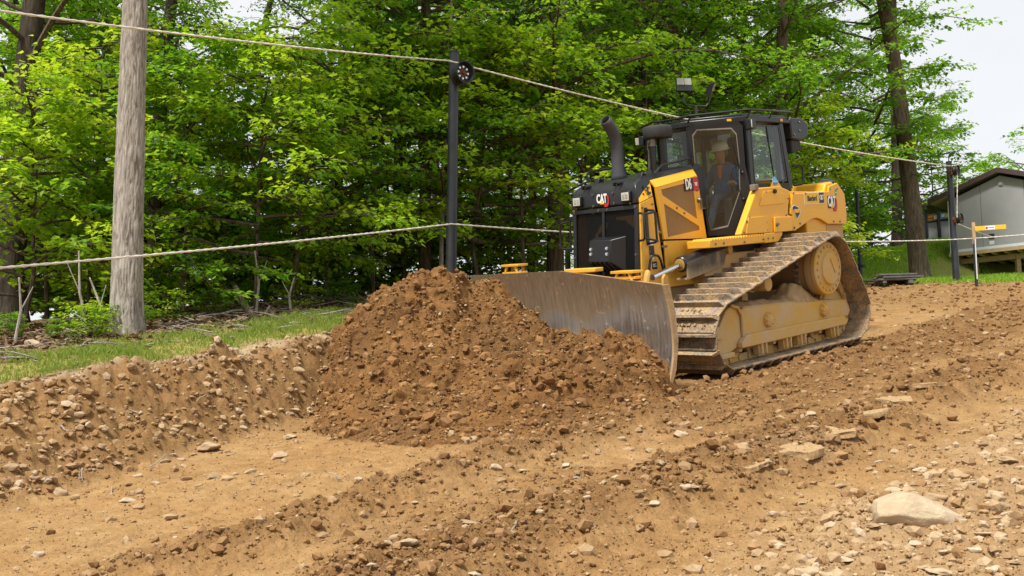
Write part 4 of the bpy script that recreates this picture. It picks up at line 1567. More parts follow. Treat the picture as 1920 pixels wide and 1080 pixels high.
# ------------------------------------------------------------------ ropes
def rope(label, pts, sag, r=0.0155, name='rope'):
    P = []
    for (a, b_), s in zip(zip(pts[:-1], pts[1:]), sag):
        a, b_ = np.array(a), np.array(b_)
        n = max(2, int(np.linalg.norm(b_ - a) / 0.12))
        for i in range(n):
            t = i / n
            P.append(a + (b_ - a) * t - np.array([0, 0, s * 4 * t * (1 - t)]))
    P.append(np.array(pts[-1]))
    V, F = [], []
    P = np.array(P)
    n = len(P)
    T = np.gradient(P, axis=0)
    T /= np.linalg.norm(T, axis=1, keepdims=True)
    S = np.cross(T, [0, 0.02, 1.0])
    S /= np.linalg.norm(S, axis=1, keepdims=True)
    U = np.cross(T, S)
    L = np.concatenate([[0], np.cumsum(np.linalg.norm(np.diff(P, axis=0), axis=1))])
    m = MB()
    for strand in range(3):                          # three laid strands
        a = 2 * pi * strand / 3 + L * 26.0
        C = P + (S * np.cos(a)[:, None] + U * np.sin(a)[:, None]) * r * 0.5
        m.tube(list(C), r * 0.62, 6)
    o = m.build(name, 'rope_fibre')
    tag(o, label, 'rope', 'ropes strung along the posts')

rope('upper rope running from the left over the post pulley to the leaning post', [at(-120, 4, 9.2), at(842, 114, D1 - 0.12), at(889, 127, D1 - 0.05), at(1786, 312, D2 - 0.1)], [0.05, 0, 0.16])
rope('lower rope crossing in front of the tree and behind the bulldozer', [at(-120, 512, 9.2), at(846, 420, D1 - 0.11), at(1790, 449, D2 - 0.1), at(2050, 428, 21.5)], [0.03, 0.14, 0.02])
rope('short upright rope between the two pulleys of the leaning post', [at(1795, 328, D2 - 0.22), at(1794.5, 408, D2 - 0.22)], [0], 0.014)
rope('slanting rope from the lower pulley to the hatch in the house wall', [at(1798, 420, D2 - 0.2), at(1858, 443, 31.2)], [0.02], 0.013)

# ------------------------------------------------------------------ marker stake, lamp pole, floodlights, planks
def build_stake():
    d = 22.0
    T, M_, B = at(1824.6, 417, d), at(1826.5, 449, d), at(1830.5, 524, d)
    g = gz(B[0], B[1])
    r = empty('marker_stake', (B[0], B[1], g))
    o = np.array(r.location)
    tag(r, 'wooden stake with a yellow cross board and white label by the lawn', 'sign')
    m = MB()
    m.beam(M_ - o + [0, 0, -0.1], T - o, 0.065, 0.045, (0, 1, 0.0))
    m.build('stake', 'timber', r, 0.004)
    m = MB()
    m.beam(B - o - [0, 0, 0.25], M_ - o, 0.05, 0.05, (0, 1, 0))
    q = m.build('post', 'pipe_black', r, 0.004)
    m = MB()
    off = np.array([0, -0.045, 0])
    m.beam(B - o + off, M_ - o + off, 0.018, 0.02, (0, 1, 0))
    m.build('strip', 'trim_white', q)
    A, Bd = at(1828, 429, d - 0.06), at(1886, 425, d - 0.06)
    m = MB()
    m.beam(A - o, Bd - o, 0.022, 0.098)
    b = m.build('board', 'sign_yellow', r, 0.003)
    c = A + (Bd - A) * 0.475
    e = (Bd - A) / np.linalg.norm(Bd - A)
    m = MB()
    m.beam(c - e * 0.105 - o + [0, -0.0125, 0], c + e * 0.105 - o + [0, -0.0125, 0], 0.004, 0.085)
    lb = m.build('label', 'sign_white', b)
    m = MB()
    m.lathe(c - e * 0.072 - o + np.array([0, -0.015, 0]), (0, -1, 0), [(0, 0.028), (0.002, 0.028)], 14)
    m.build('red_mark', 'sign_red', lb)
    # the print is too small to read from here: a line of dark strokes
    for q0, q1 in ((-0.032, -0.018), (-0.010, 0.036), (0.042, 0.088)):
        m = MB()
        off = np.array([0, -0.0152, 0.004])
        m.beam(c + e * q0 - o + off, c + e * q1 - o + off, 0.0016, 0.016)
        m.build('print', 'timber_grey', lb)

def face_mat_w(O, right):
    r = Vector(right).normalized()
    n = r.cross(Vector((0, 0, 1))).normalized()
    u = n.cross(r)
    M = Matrix.Identity(4)
    for i in range(3):
        M[i][0], M[i][1], M[i][2], M[i][3] = r[i], u[i], n[i], float(O[i])
    return M

build_stake()

def build_lamp():
    d = 30.0
    T, B = at(1602, 268, d), at(1613, 500, d)
    g = gz(B[0], B[1])
    r = empty('lamp_pole', (B[0], B[1], g))
    o = np.array(r.location)
    tag(r, 'thin black lamp pole standing behind the bulldozer track', 'lamp post')
    m = MB()
    m.tube([B - o - [0, 0, 0.3], T - o], [0.065, 0.05], 12)
    m.build('pole', 'pipe_black', r)
    m = MB()
    m.prism([T - o + np.array(p) for p in ((-0.22, -0.1, 0.10), (0.06, -0.1, 0.18), (0.08, -0.1, 0.06), (-0.20, -0.1, -0.02))], (0, 0.2, 0))
    m.build('lamp_head', 'cast_black', r, 0.01)
    m = MB()
    m.lathe(B - o, (0, 0, 1), [(0, 0.14), (0.05, 0.13), (0.07, 0.08)], 12)
    m.build('foot', 'cast_black', r)

build_lamp()

def build_flood():
    d = 19.5
    B = at(1305, 420, d)
    g = gz(B[0], B[1])
    r = empty('floodlight_mast', (B[0], B[1], g))
    o = np.array(r.location)
    tag(r, 'slim mast with two square floodlights rising behind the cab roof', 'floodlight')
    T = at(1305, 199, d)
    m = MB()
    m.tube([np.array([T[0], T[1], g - 0.3]) - o, T - o], 0.028, 10)
    m.build('mast', 'pipe_black', r)
    m = MB()
    a, b_ = at(1283, 196, d), at(1324, 199, d)
    m.tube([at(1281, 176, d) - o, at(1282, 190, d) - o, a + [0.03, 0, 0] - o, T - o, b_ - o, at(1329, 192, d) - o, at(1330, 180, d) - o], 0.018, 8)
    m.build('yoke', 'pipe_black', r)
    for k, (px, py, ry) in enumerate(((1282.5, 160, 0.05), (1333, 169, -1.15))):
        c = at(px, py, d) - o
        e = np.array([cos(ry), sin(ry), 0.0])
        if k == 1:
            e = np.array([0.28, 0.90, 0.30]); e /= np.linalg.norm(e)
        n = np.cross(e, [0, 0, 1.0]); n /= np.linalg.norm(n)
        n = n * (-1 if n[1] > 0 else 1)
        t = np.array([0, 0, 1.0]) * 0.95 + n * -0.3 if k == 0 else np.array([0.35, -0.1, 0.93])
        t = t - e * (t @ e); t /= np.linalg.norm(t)
        n = np.cross(e, t)
        n = n * (-1 if n[1] > 0 else 1)
        R3 = np.stack([e, n, t], 1)
        m = MB()
        m.box(c, (0.31, 0.07, 0.30), R3)
        m.box(c - n * 0.05, (0.22, 0.06, 0.20), R3)
        h = m.build('lamp_head', 'cast_black', r, 0.006)
        for i in (-1, 1):
            m = MB()
            m.box(c + n * 0.036 + e * i * 0.073 + t * 0.065, (0.138, 0.006, 0.15), R3)
            m.build('lens', 'flood_panel', h)

build_flood()

def build_planks():
    C = at(1672, 536, 24.2)
    C[2] = gz(C[0], C[1])
    r = empty('plank_stack', C)
    tag(r, 'low stack of weathered grey planks on the lawn edge', 'planks')
    rng = np.random.default_rng(9)
    tilt = 0.05
    for k in range(9):
        lay = 0 if k < 4 else (1 if k < 8 else 2)
        i = k % 4
        a = 0.18 + rng.normal(0, 0.05)
        p = np.array([0.02 * lay + rng.normal(0, 0.05), -0.28 + 0.19 * i, 0.10 + lay * 0.055])
        e = np.array([cos(a), sin(a), tilt])
        L = 0.46 + rng.uniform(-0.05, 0.05)
        m = MB()
        m.beam(p - e * L, p + e * L, 0.17, 0.04)
        m.build('plank', 'timber' if k == 3 else 'timber_grey', r, 0.004)
    for x in (-0.3, 0.32):
        m = MB()
        m.beam((x, -0.4, 0.035), (x, 0.4, 0.045), 0.09, 0.08)
        m.build('bearer', 'timber_grey', r, 0.004)

build_planks()
# ================================================================== THE BULLDOZER
def dusty_paint(name, col, dust, amount, rough=0.38, low=None, streak=True):
    """machine paint under a film of dust; the film thickens towards the ground if low is given"""
    m, nt, bs = new_mat(name)
    v = objco(nt)
    n1 = noise(nt, 2.3, 6, 0.62, v)
    n2 = noise(nt, 26, 5, 0.65, v)
    c = mixc(nt, mapr(nt, n2, 0.3, 0.7), tuple(x * 0.93 for x in col), tuple(min(1, x * 1.05) for x in col))
    f = mapr(nt, n1, 0.35, 0.75, 0.0, 1.0)
    f = mathn(nt, 'MULTIPLY', f, mapr(nt, n2, 0.25, 0.7, 0.35, 1.0))
    if low is not None:
        sp = nt.nodes.new('ShaderNodeSeparateXYZ')
        nt.links.new(v, sp.inputs[0])
        f = mathn(nt, 'ADD', f, mapr(nt, sp.outputs[2], low[1], low[0], 0.0, 1.6))
    f = mathn(nt, 'MULTIPLY', f, amount, True)
    if streak:
        mp = nt.nodes.new('ShaderNodeMapping')
        mp.inputs['Scale'].default_value = (14, 14, 1.2)
        nt.links.new(v, mp.inputs['Vector'])
        ns = noise(nt, 1.0, 4, 0.6, mp.outputs['Vector'])
        f = mathn(nt, 'ADD', f, mapr(nt, ns, 0.58, 0.8, 0.0, amount * 0.8), True)
    c = mixc(nt, f, c, dust)
    nt.links.new(c, bs.inputs['Base Color'])
    nt.links.new(mapr(nt, f, 0.0, 1.0, rough, 0.92), bs.inputs['Roughness'])
    bs.inputs['Specular IOR Level'].default_value = 0.45
    bump(nt, n2, 0.08, 0.01, bs)
    MAT[name] = m

DUST = (0.42, 0.31, 0.18)
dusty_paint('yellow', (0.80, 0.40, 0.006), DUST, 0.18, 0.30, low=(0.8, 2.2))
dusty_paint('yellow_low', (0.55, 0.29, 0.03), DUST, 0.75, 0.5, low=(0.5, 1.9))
dusty_paint('yellow_plate', (0.78, 0.46, 0.02), DUST, 0.15, 0.4)
dusty_paint('mud_frame', (0.60, 0.36, 0.06), (0.54, 0.405, 0.235), 1.9, 0.8, streak=False)
dusty_paint('black', (0.008, 0.009, 0.012), (0.14, 0.12, 0.09), 0.10, 0.32)
dusty_paint('hood_black', (0.010, 0.011, 0.014), (0.15, 0.13, 0.10), 0.13, 0.38)
dusty_paint('rubber', (0.022, 0.022, 0.024), (0.14, 0.12, 0.09), 0.35, 0.75)
dusty_paint('stack_metal', (0.045, 0.048, 0.055), (0.12, 0.11, 0.10), 0.35, 0.62)
dusty_paint('screen', (0.25, 0.145, 0.055), (0.33, 0.21, 0.09), 0.5, 0.8)
simple('mesh_wire', (0.020, 0.020, 0.021), 0.5, 0.3)
simple('chrome', (0.75, 0.75, 0.76), 0.16, 1.0, 0.04)
simple('bolt', (0.16, 0.15, 0.14), 0.45, 0.7)
simple('decal_white', (0.78, 0.78, 0.76), 0.45, 0, 0.05)
simple('decal_black', (0.012, 0.012, 0.013), 0.45, 0, 0.05)
simple('decal_red', (0.48, 0.012, 0.02), 0.4, 0, 0.08)
simple('decal_yellow', (0.80, 0.46, 0.02), 0.45, 0, 0.05)
simple('decal_green', (0.02, 0.35, 0.20), 0.5, 0, 0.05)
simple('lamp_lens', (0.55, 0.54, 0.47), 0.18, 0.1, 0.1, 30)
simple('interior', (0.022, 0.022, 0.024), 0.7)
simple('seat_cloth', (0.03, 0.031, 0.034), 0.9)
dusty_paint('muddy_black', (0.014, 0.015, 0.017), (0.40, 0.30, 0.18), 0.9, 0.45, low=(0.98, 1.30))
simple('seal', (0.20, 0.175, 0.14), 0.7)
simple('blue_cap', (0.10, 0.30, 0.55), 0.6)
dusty_paint('rusty_yellow', (0.50, 0.27, 0.04), (0.40, 0.28, 0.15), 1.0, 0.6)

def steel_material():
    m, nt, bs = new_mat('track_steel')
    tc = nt.nodes.new('ShaderNodeTexCoord')
    oi = nt.nodes.new('ShaderNodeObjectInfo')
    va = nt.nodes.new('ShaderNodeVectorMath'); va.operation = 'MULTIPLY_ADD'
    nt.links.new(oi.outputs['Random'], va.inputs[0])
    va.inputs[1].default_value = (31, 17, 23)
    nt.links.new(tc.outputs['Object'], va.inputs[2])
    v = va.outputs[0]
    n1 = noise(nt, 5.5, 6, 0.65, v)
    n2 = noise(nt, 34, 5, 0.65, v)
    steel = ramp(nt, n2, [(0.3, (0.13, 0.115, 0.10)), (0.7, (0.30, 0.285, 0.265))])
    mud = ramp(nt, n2, [(0.3, (0.27, 0.17, 0.085)), (0.7, (0.50, 0.365, 0.21))])
    f = mathn(nt, 'MULTIPLY', mapr(nt, n1, 0.36, 0.56), mapr(nt, n2, 0.25, 0.5, 0.6, 1.0), True)
    nt.links.new(mixc(nt, f, steel, mud), bs.inputs['Base Color'])
    nt.links.new(mapr(nt, f, 0, 1, 0.55, 0.0), bs.inputs['Metallic'])
    nt.links.new(mapr(nt, f, 0, 1, 0.42, 0.95), bs.inputs['Roughness'])
    bump(nt, mathn(nt, 'MULTIPLY', f, n2), 0.7, 0.02, bs)
    MAT['track_steel'] = m

steel_material()

def blade_material():
    m, nt, bs = new_mat('blade_face')
    v = objco(nt)
    sp = nt.nodes.new('ShaderNodeSeparateXYZ')
    nt.links.new(v, sp.inputs[0])
    n1 = noise(nt, 1.6, 5, 0.6, v)
    n2 = noise(nt, 9, 6, 0.7, v)
    mp = nt.nodes.new('ShaderNodeMapping')
    mp.inputs['Scale'].default_value = (30, 30, 1.4)
    nt.links.new(v, mp.inputs['Vector'])
    ns = noise(nt, 1.0, 5, 0.65, mp.outputs['Vector'])
    h = mathn(nt, 'ADD', sp.outputs[2], mapr(nt, n1, 0.3, 0.7, -0.14, 0.14))
    h = mathn(nt, 'ADD', h, mapr(nt, sp.outputs[1], 0.2, 1.8, 0.0, -0.30))
    h = mathn(nt, 'ADD', h, mapr(nt, ns, 0.3, 0.7, -0.05, 0.05))
    film = mapr(nt, h, 0.50, 0.86)                     # soil film left above the scoured foot of the blade
    steel = ramp(nt, ns, [(0.3, (0.42, 0.44, 0.46)), (0.7, (0.66, 0.68, 0.70))])
    brown = ramp(nt, ns, [(0.3, (0.22, 0.160, 0.105)), (0.7, (0.36, 0.275, 0.19))])
    c = mixc(nt, film, steel, brown)
    splat = mathn(nt, 'MULTIPLY', mapr(nt, n2, 0.60, 0.66), mapr(nt, n1, 0.42, 0.56), True)
    c = mixc(nt, splat, c, (0.34, 0.215, 0.10))
    nt.links.new(c, bs.inputs['Base Color'])
    nt.links.new(mathn(nt, 'SUBTRACT', mapr(nt, film, 0, 1, 0.95, 0.35), splat, True), bs.inputs['Metallic'])
    nt.links.new(mathn(nt, 'ADD', mapr(nt, ns, 0.3, 0.7, 0.30, 0.42), mathn(nt, 'MULTIPLY', splat, 0.5), True), bs.inputs['Roughness'])
    bump(nt, mathn(nt, 'ADD', splat, mathn(nt, 'MULTIPLY', ns, 0.15)), 0.3, 0.015, bs)
    MAT['blade_face'] = m

blade_material()

def glass_material(name, tint=(0.90, 0.95, 0.93), dirt=0.004):
    m = bpy.data.materials.new(name)
    m.use_nodes = True
    nt = m.node_tree
    nt.nodes.clear()
    out = nt.nodes.new('ShaderNodeOutputMaterial')
    tr = nt.nodes.new('ShaderNodeBsdfTransparent')
    tr.inputs[0].default_value = (*tint, 1)
    gl = nt.nodes.new('ShaderNodeBsdfGlossy')
    gl.inputs['Roughness'].default_value = 0.02
    gl.inputs['Color'].default_value = (0.95, 0.97, 0.96, 1)
    fr = nt.nodes.new('ShaderNodeFresnel')
    fr.inputs['IOR'].default_value = 1.52
    mx = nt.nodes.new('ShaderNodeMixShader')
    gm = nt.nodes.new('ShaderNodeNewGeometry')
    fac = mathn(nt, 'MULTIPLY', fr.outputs[0], mapr(nt, gm.outputs['Backfacing'], 0, 1, 1.15, 0.0), True)
    nt.links.new(fac, mx.inputs[0])
    nt.links.new(tr.outputs[0], mx.inputs[1])
    nt.links.new(gl.outputs[0], mx.inputs[2])
    df = nt.nodes.new('ShaderNodeBsdfDiffuse')
    df.inputs[0].default_value = (0.45, 0.40, 0.32, 1)
    mx2 = nt.nodes.new('ShaderNodeMixShader')
    v = objco(nt)
    n1 = noise(nt, 4, 6, 0.7, v)
    nt.links.new(mapr(nt, n1, 0.35, 0.75, dirt * 0.3, dirt * 2.2), mx2.inputs[0])
    nt.links.new(mx.outputs[0], mx2.inputs[1])
    nt.links.new(df.outputs[0], mx2.inputs[2])
    nt.links.new(mx2.outputs[0], out.inputs['Surface'])
    MAT[name] = m

glass_material('glass')

DZ = empty('bulldozer')
DZ.matrix_world = M_RAMP
tag(DZ, 'yellow crawler bulldozer with black cab, wide muddy tracks and angled steel blade', 'bulldozer')

def bolts(name_parent, pts, axis, r=0.016, h=0.012, mat='bolt', name='bolt'):
    """each bolt a small hexagon head of its own, sharing one mesh"""
    mb = MB()
    mb.lathe((0, 0, 0), axis, [(0, r * 1.25), (h * 0.3, r * 1.25), (h * 0.31, r), (h, r * 0.92)], 6)
    me = mb.mesh('bolt', mat)
    for p in pts:
        link(name, me, name_parent, p)

# ---------------------------------------------------------------- tracks
def track_path():
    circ = [((1.50, 0.475), 0.405), ((-1.45, 0.475), 0.405), ((-1.0, 1.08), 0.44)]
    pts = []
    for (cu, cw), r in circ:
        for k in range(240):
            a = 2 * pi * k / 240
            pts.append((cu + r * cos(a), cw + r * sin(a)))
    pts = sorted(set(pts))
    def half(P):
        h = []
        for p in P:
            while len(h) > 1 and (h[-1][0] - h[-2][0]) * (p[1] - h[-2][1]) - (h[-1][1] - h[-2][1]) * (p[0] - h[-2][0]) <= 0:
                h.pop()
            h.append(p)
        return h
    lo, up = half(pts), half(pts[::-1])
    hull = np.array(lo[:-1] + up[:-1])           # counter-clockwise in (u, w)
    return hull

HULL = track_path()

def along(hull, n):
    P = np.vstack([hull, hull[:1]])
    L = np.concatenate([[0], np.cumsum(np.linalg.norm(np.diff(P, axis=0), axis=1))])
    s = (np.arange(n) + 0.35) * L[-1] / n
    def at_s(q):
        q = q % L[-1]
        return np.array([np.interp(q, L, P[:, 0]), np.interp(q, L, P[:, 1])])
    out = []
    e = 0.5 * L[-1] / n
    for q in s:
        a, b = at_s(q - e * 0.98), at_s(q + e * 0.98)
        c = (a + b) / 2
        c2 = at_s(q)
        c = 0.6 * c + 0.4 * c2
        # sag of the upper run
        t = (b - a) / np.linalg.norm(b - a)
        out.append((c, t))
    return out, L[-1] / n

NSHOE = int(round(np.linalg.norm(np.diff(np.vstack([HULL, HULL[:1]]), axis=0), axis=1).sum() / 0.205))
SHOES, SP = along(HULL, NSHOE)

def shoe_mesh():
    hw = 0.457
    h = SP / 2
    mb = MB()
    # plate with clipped outer corners
    pl = [(-h - 0.012, -hw + 0.03, 0), (h - 0.008, -hw + 0.012, 0), (h - 0.008, hw - 0.012, 0), (-h - 0.012, hw - 0.03, 0)]
    mb.prism(pl, (0, 0, -0.016))
    # grouser bar, a little raked, ends cut at a slant
    g = [(h - 0.055, 0.0), (h - 0.012, 0.0), (h - 0.020, 0.068), (h - 0.044, 0.068)]
    a = [(x, -hw + (0.02 if z < 0.01 else 0.075), z) for x, z in g]
    b = [(x, hw - (0.02 if z < 0.01 else 0.075), z) for x, z in g]
    mb.add(a + b, [(0, 1, 2, 3), (7, 6, 5, 4), (0, 4, 5, 1), (1, 5, 6, 2), (2, 6, 7, 3), (3, 7, 4, 0)])
    # raised rib at the trailing edge
    mb.prism([(-h - 0.01, -hw + 0.05, 0), (-h + 0.018, -hw + 0.05, 0), (-h + 0.012, -hw + 0.05, 0.014), (-h - 0.004, -hw + 0.05, 0.014)], (0, 2 * hw - 0.1, 0))
    for y in (-0.13, -0.05, 0.05, 0.13):
        mb.lathe((-0.01, y, -0.002), (0, 0, 1), [(0, 0.020), (0.018, 0.019)], 6)
    return mb.mesh('track_shoe', 'track_steel', 30)

SHOE_ME = shoe_mesh()

def build_track(side):
    cv = 1.143 * side
    mb = MB()
    for c, t in SHOES:
        n = np.array([t[1], -t[0]])                # outward for a counter-clockwise hull
        t3, n3 = np.array([t[0], 0, t[1]]), np.array([n[0], 0, n[1]])
        rot = np.stack([t3, [0, 1.0, 0], n3], 1)
        if np.linalg.det(rot) < 0:
            rot[:, 1] *= -1
        p = np.array([c[0], cv, c[1]])
        for dy in (-0.085, 0.085):
            mb.box(p - n3 * 0.062 + np.array([0, dy, 0]), (SP * 0.92, 0.042, 0.088), rot)
        q = p - n3 * 0.066 + t3 * SP / 2
        mb.cyl(q - [0, 0.125, 0], q + [0, 0.125, 0], 0.030, 8)
    tr = mb.build('track', 'mud_frame', DZ)
    for c, t in SHOES:
        n = np.array([t[1], -t[0]])
        o = link('track_shoe', SHOE_ME, tr)
        M = Matrix(((t[0], 0, n[0], c[0]), (0, 1 if True else 0, 0, cv), (t[1], 0, n[1], c[1]), (0, 0, 0, 1)))
        # keep the frame right-handed: lateral axis = n x t
        lat = np.cross([n[0], 0, n[1]], [t[0], 0, t[1]])
        M[1][1] = lat[1]
        o.matrix_local = M
    return tr

TRACKS = [build_track(sd) for sd in (1, -1)]

def caked_mud():
    """lumps of clay lodged between the grouser bars of the near track"""
    rng = np.random.default_rng(33)
    Pp, Sz = [], []
    for c, t in SHOES:
        n = np.array([t[1], -t[0]])
        if n[1] < -0.6:
            continue
        k = rng.integers(8, 26)
        x = rng.uniform(-0.08, 0.04, k) + 0.02 * (rng.uniform(0, 1, k) > 0.5)
        yv = rng.uniform(-0.43, 0.43, k) if rng.uniform() > 0.35 else rng.normal(rng.uniform(-0.3, 0.3), 0.10, k)
        yv = np.clip(yv, -0.44, 0.44)
        for a, b_ in zip(x, yv):
            q = c + t * a + n * rng.uniform(-0.004, 0.006)
            Pp.append((q[0], 1.143 + b_, q[1]))
            Sz.append(np.exp(rng.normal(np.log(0.013), 0.5)))
    o = scatter('caked_mud', np.array(Pp), np.clip(np.array(Sz), 0.005, 0.035), CLOD, 'dry_clod', rng, TRACKS[0], sink=0.5)
    tag(o, kind='stuff')

caked_mud()

def build_undercarriage(sd):
    s = sd
    def y(v):
        return 1.143 * s + s * v                   # v outwards from the track centre
    # roller frame: a long box beam with a shouldered front and a sloping top
    fr = MB()
    prof = [(1.06, 0.36), (1.06, 0.70), (0.95, 0.76), (-0.25, 0.71), (-1.55, 0.61), (-1.70, 0.45), (-1.62, 0.36)]
    fr.prism([(a, y(-0.22), b) for a, b in prof], (0, s * 0.44, 0))
    f = fr.build('track_frame', 'mud_frame', DZ, 0.03, seg=3)
    # lower guard rail standing proud
    g = MB()
    gp = [(1.16, 0.27), (1.16, 0.34), (1.02, 0.42), (-1.36, 0.40), (-1.48, 0.33), (-1.42, 0.27)]
    g.prism([(a, y(0.215), b) for a, b in gp], (0, s * 0.075, 0))
    g.build('guard_rail', 'mud_frame', f, 0.012)
    # front yoke reaching to the idler
    yk = MB()
    for off in (-0.21, 0.15):
        pts = [(0.98, 0.72), (1.22, 0.80), (1.34, 0.74), (1.62, 0.44), (1.56, 0.24), (1.30, 0.24), (1.02, 0.32)]
        yk.prism([(a, y(off), b) for a, b in pts], (0, s * 0.06, 0))
    yk.tube([(1.04, y(0.225), 0.40), (1.05, y(0.235), 0.66), (1.12, y(0.235), 0.76), (1.26, y(0.225), 0.80)], 0.022, 8)
    yk.box((1.56, y(0.22), 0.50), (0.15, 0.05, 0.15), None)
    yk.box((1.44, y(0.215), 0.215), (0.30, 0.10, 0.06), None)
    yk.build('idler_yoke', 'mud_frame', f, 0.012)
    # rear fork
    rk = MB()
    for off in (-0.20, 0.14):
        rk.prism([(a, y(off), b) for a, b in [(-1.5, 0.60), (-1.40, 0.34), (-1.62, 0.34), (-1.72, 0.48), (-1.64, 0.6)]], (0, s * 0.05, 0))
    rk.build('rear_fork', 'mud_frame', f, 0.01)
    # big hub-like muddy covers on the beam
    for u0, w0 in ((0.46, 0.545), (-0.93, 0.53)):
        c = MB()
        c.lathe((u0, y(0.20), w0), (0, s, 0), [(0, 0.10), (0.05, 0.095), (0.07, 0.07), (0.085, 0.045)], 14)
        for k in range(8):
            an = 2 * pi * k / 8
            c.sphere((u0 + 0.072 * cos(an), y(0.262), w0 + 0.072 * sin(an)), 0.022, 7, 5)
        c.build('pivot_cover', 'mud_frame', f)
    # roller brackets and rollers under the beam
    for k in range(7):
        u0 = 1.08 - k * 0.385
        r = MB()
        r.lathe((u0, y(-0.17), 0.255), (0, s, 0), [(0, 0.055), (0.05, 0.055), (0.05, 0.115), (0.10, 0.115), (0.10, 0.09), (0.24, 0.09), (0.24, 0.115), (0.29, 0.115), (0.29, 0.055), (0.35, 0.05), (0.38, 0.04)], 18)
        r.build('track_roller', 'mud_frame', DZ)
    for u0 in (0.66, 0.08, -0.28, -1.14):
        b = MB()
        b.prism([(u0 - 0.10, y(0.16), 0.30), (u0 + 0.10, y(0.16), 0.30), (u0 + 0.075, y(0.16), 0.135), (u0 - 0.075, y(0.16), 0.135)], (0, s * 0.09, 0))
        for d in (-0.05, 0.05):
            b.box((u0 + d, y(0.265), 0.215), (0.028, 0.04, 0.15))
        b.build('roller_bracket', 'mud_frame', f, 0.006)
    # idlers
    for u0 in (1.50, -1.45):
        i = MB()
        i.lathe((u0, y(-0.12), 0.475), (0, s, 0), [(0, 0.10), (0.02, 0.24), (0.04, 0.285), (0.075, 0.295), (0.075, 0.325), (0.165, 0.325), (0.165, 0.295), (0.20, 0.285), (0.22, 0.24), (0.24, 0.10), (0.30, 0.09)], 32)
        i.build('idler_wheel', 'mud_frame', DZ)
    # sprocket with teeth
    sp = MB()
    n = 26
    ring = []
    for k in range(n * 4):
        a = 2 * pi * k / (n * 4)
        r = 0.372 if k % 4 in (0, 1) else 0.325
        ring.append((-1.0 + r * cos(a), y(-0.035), 1.08 + r * sin(a)))
    sp.prism(ring, (0, s * 0.07, 0))
    sp.build('sprocket', 'track_steel', DZ)
    # final drive
    fd = MB()
    fd.lathe((-1.0, 0.55 * s, 1.08), (0, s, 0), [(0, 0.27), (0.35, 0.27), (0.42, 0.31), (0.70, 0.32), (0.72, 0.35), (0.80, 0.36), (0.83, 0.345)], 44)
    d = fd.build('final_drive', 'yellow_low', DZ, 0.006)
    cap = MB()
    cap.lathe((-1.0, 1.38 * s, 1.08), (0, s, 0), [(0, 0.362), (0.05, 0.362), (0.065, 0.345), (0.07, 0.24), (0.085, 0.22), (0.10, 0.215), (0.105, 0.05)], 44)
    cap.box((-1.06, 1.487 * s, 1.12), (0.05, 0.02, 0.22), [[cos(.5), 0, sin(.5)], [0, 1, 0], [-sin(.5), 0, cos(.5)]])
    cp = cap.build('drive_cover', 'mud_frame', d, 0.004)
    bolts(cp, [(-1.0 + 0.295 * cos(a), 1.448 * s, 1.08 + 0.295 * sin(a)) for a in np.arange(0, 2 * pi, 2 * pi / 20)], (0, s, 0), 0.018, 0.016, 'mud_frame')
    # carrier roller
    c = MB()
    c.lathe((0.36, 0.95 * s, 0.985), (0, s, 0), [(0, 0.07), (0.06, 0.07), (0.06, 0.105), (0.16, 0.105), (0.16, 0.085), (0.30, 0.085), (0.30, 0.09), (0.40, 0.09), (0.41, 0.07), (0.415, 0.02)], 20)
    c.build('carrier_roller', 'mud_frame', DZ)
    cb = MB()
    cb.prism([(0.30, y(-0.2), 0.72), (0.46, y(-0.2), 0.72), (0.40, y(-0.2), 1.0), (0.32, y(-0.2), 1.0)], (0, s * 0.06, 0))
    cb.build('roller_post', 'mud_frame', DZ, 0.006)

for sd in (1, -1):
    build_undercarriage(sd)

# packed mud lying on the left roller frame
def mud_heap():
    nu, nv = 90, 24
    us = np.linspace(1.0, -1.55, nu)
    vs = np.linspace(-0.22, 0.22, nv)
    U, Vv = np.meshgrid(us, vs, indexing='ij')
    top = np.interp(U, [-1.55, -0.25, 0.95], [0.60, 0.70, 0.75])
    e = np.clip((0.22 - np.abs(Vv)) / 0.12, 0, 1)
    h = 0.03 + 0.24 * np.exp(-((U + 0.52) / 0.30) ** 2) + 0.05 * np.exp(-((U - 0.5) / 0.4) ** 2)
    P = np.stack([U.ravel(), Vv.ravel()], -1)
    lum = (0.6 + 0.8 * clumps(P * 6, 3, 501)).reshape(U.shape)
    W = top + h * e * lum - 0.01
    V = np.stack([U, Vv + 1.143, W], -1).reshape(-1, 3)
    i = np.arange(nu - 1)[:, None] * nv
    j = np.arange(nv - 1)[None, :]
    F = np.stack([i + j, i + j + 1, i + nv + j + 1, i + nv + j], -1).reshape(-1, 4)
    link('packed_mud', np_mesh('packed_mud', V, F, 'dry_mud', True), DZ)

simple('dry_mud', (0.40, 0.275, 0.15), 0.95, 0, 0.25, 9, 0.6, 0.15)
mud_heap()

# ---------------------------------------------------------------- hull and hood
b = MB()
b.prism([(1.72, -0.44, 0.62), (1.72, -0.44, 1.25), (-1.95, -0.44, 1.30), (-1.95, -0.44, 0.85), (-1.4, -0.44, 0.62)], (0, 0.88, 0))
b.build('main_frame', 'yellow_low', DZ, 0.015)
for s in (1, -1):
    b = MB()
    b.prism([(0.9, 0.44 * s, 1.14), (0.9, 0.44 * s, 1.40), (-0.6, 0.44 * s, 1.40), (-0.6, 0.44 * s, 1.14)], (0, 0.34 * s, 0))
    b.build('frame_bracket', 'yellow_low', DZ, 0.01)

def grille_u(w):
    return 1.80 + (2.11 - w) * 0.10

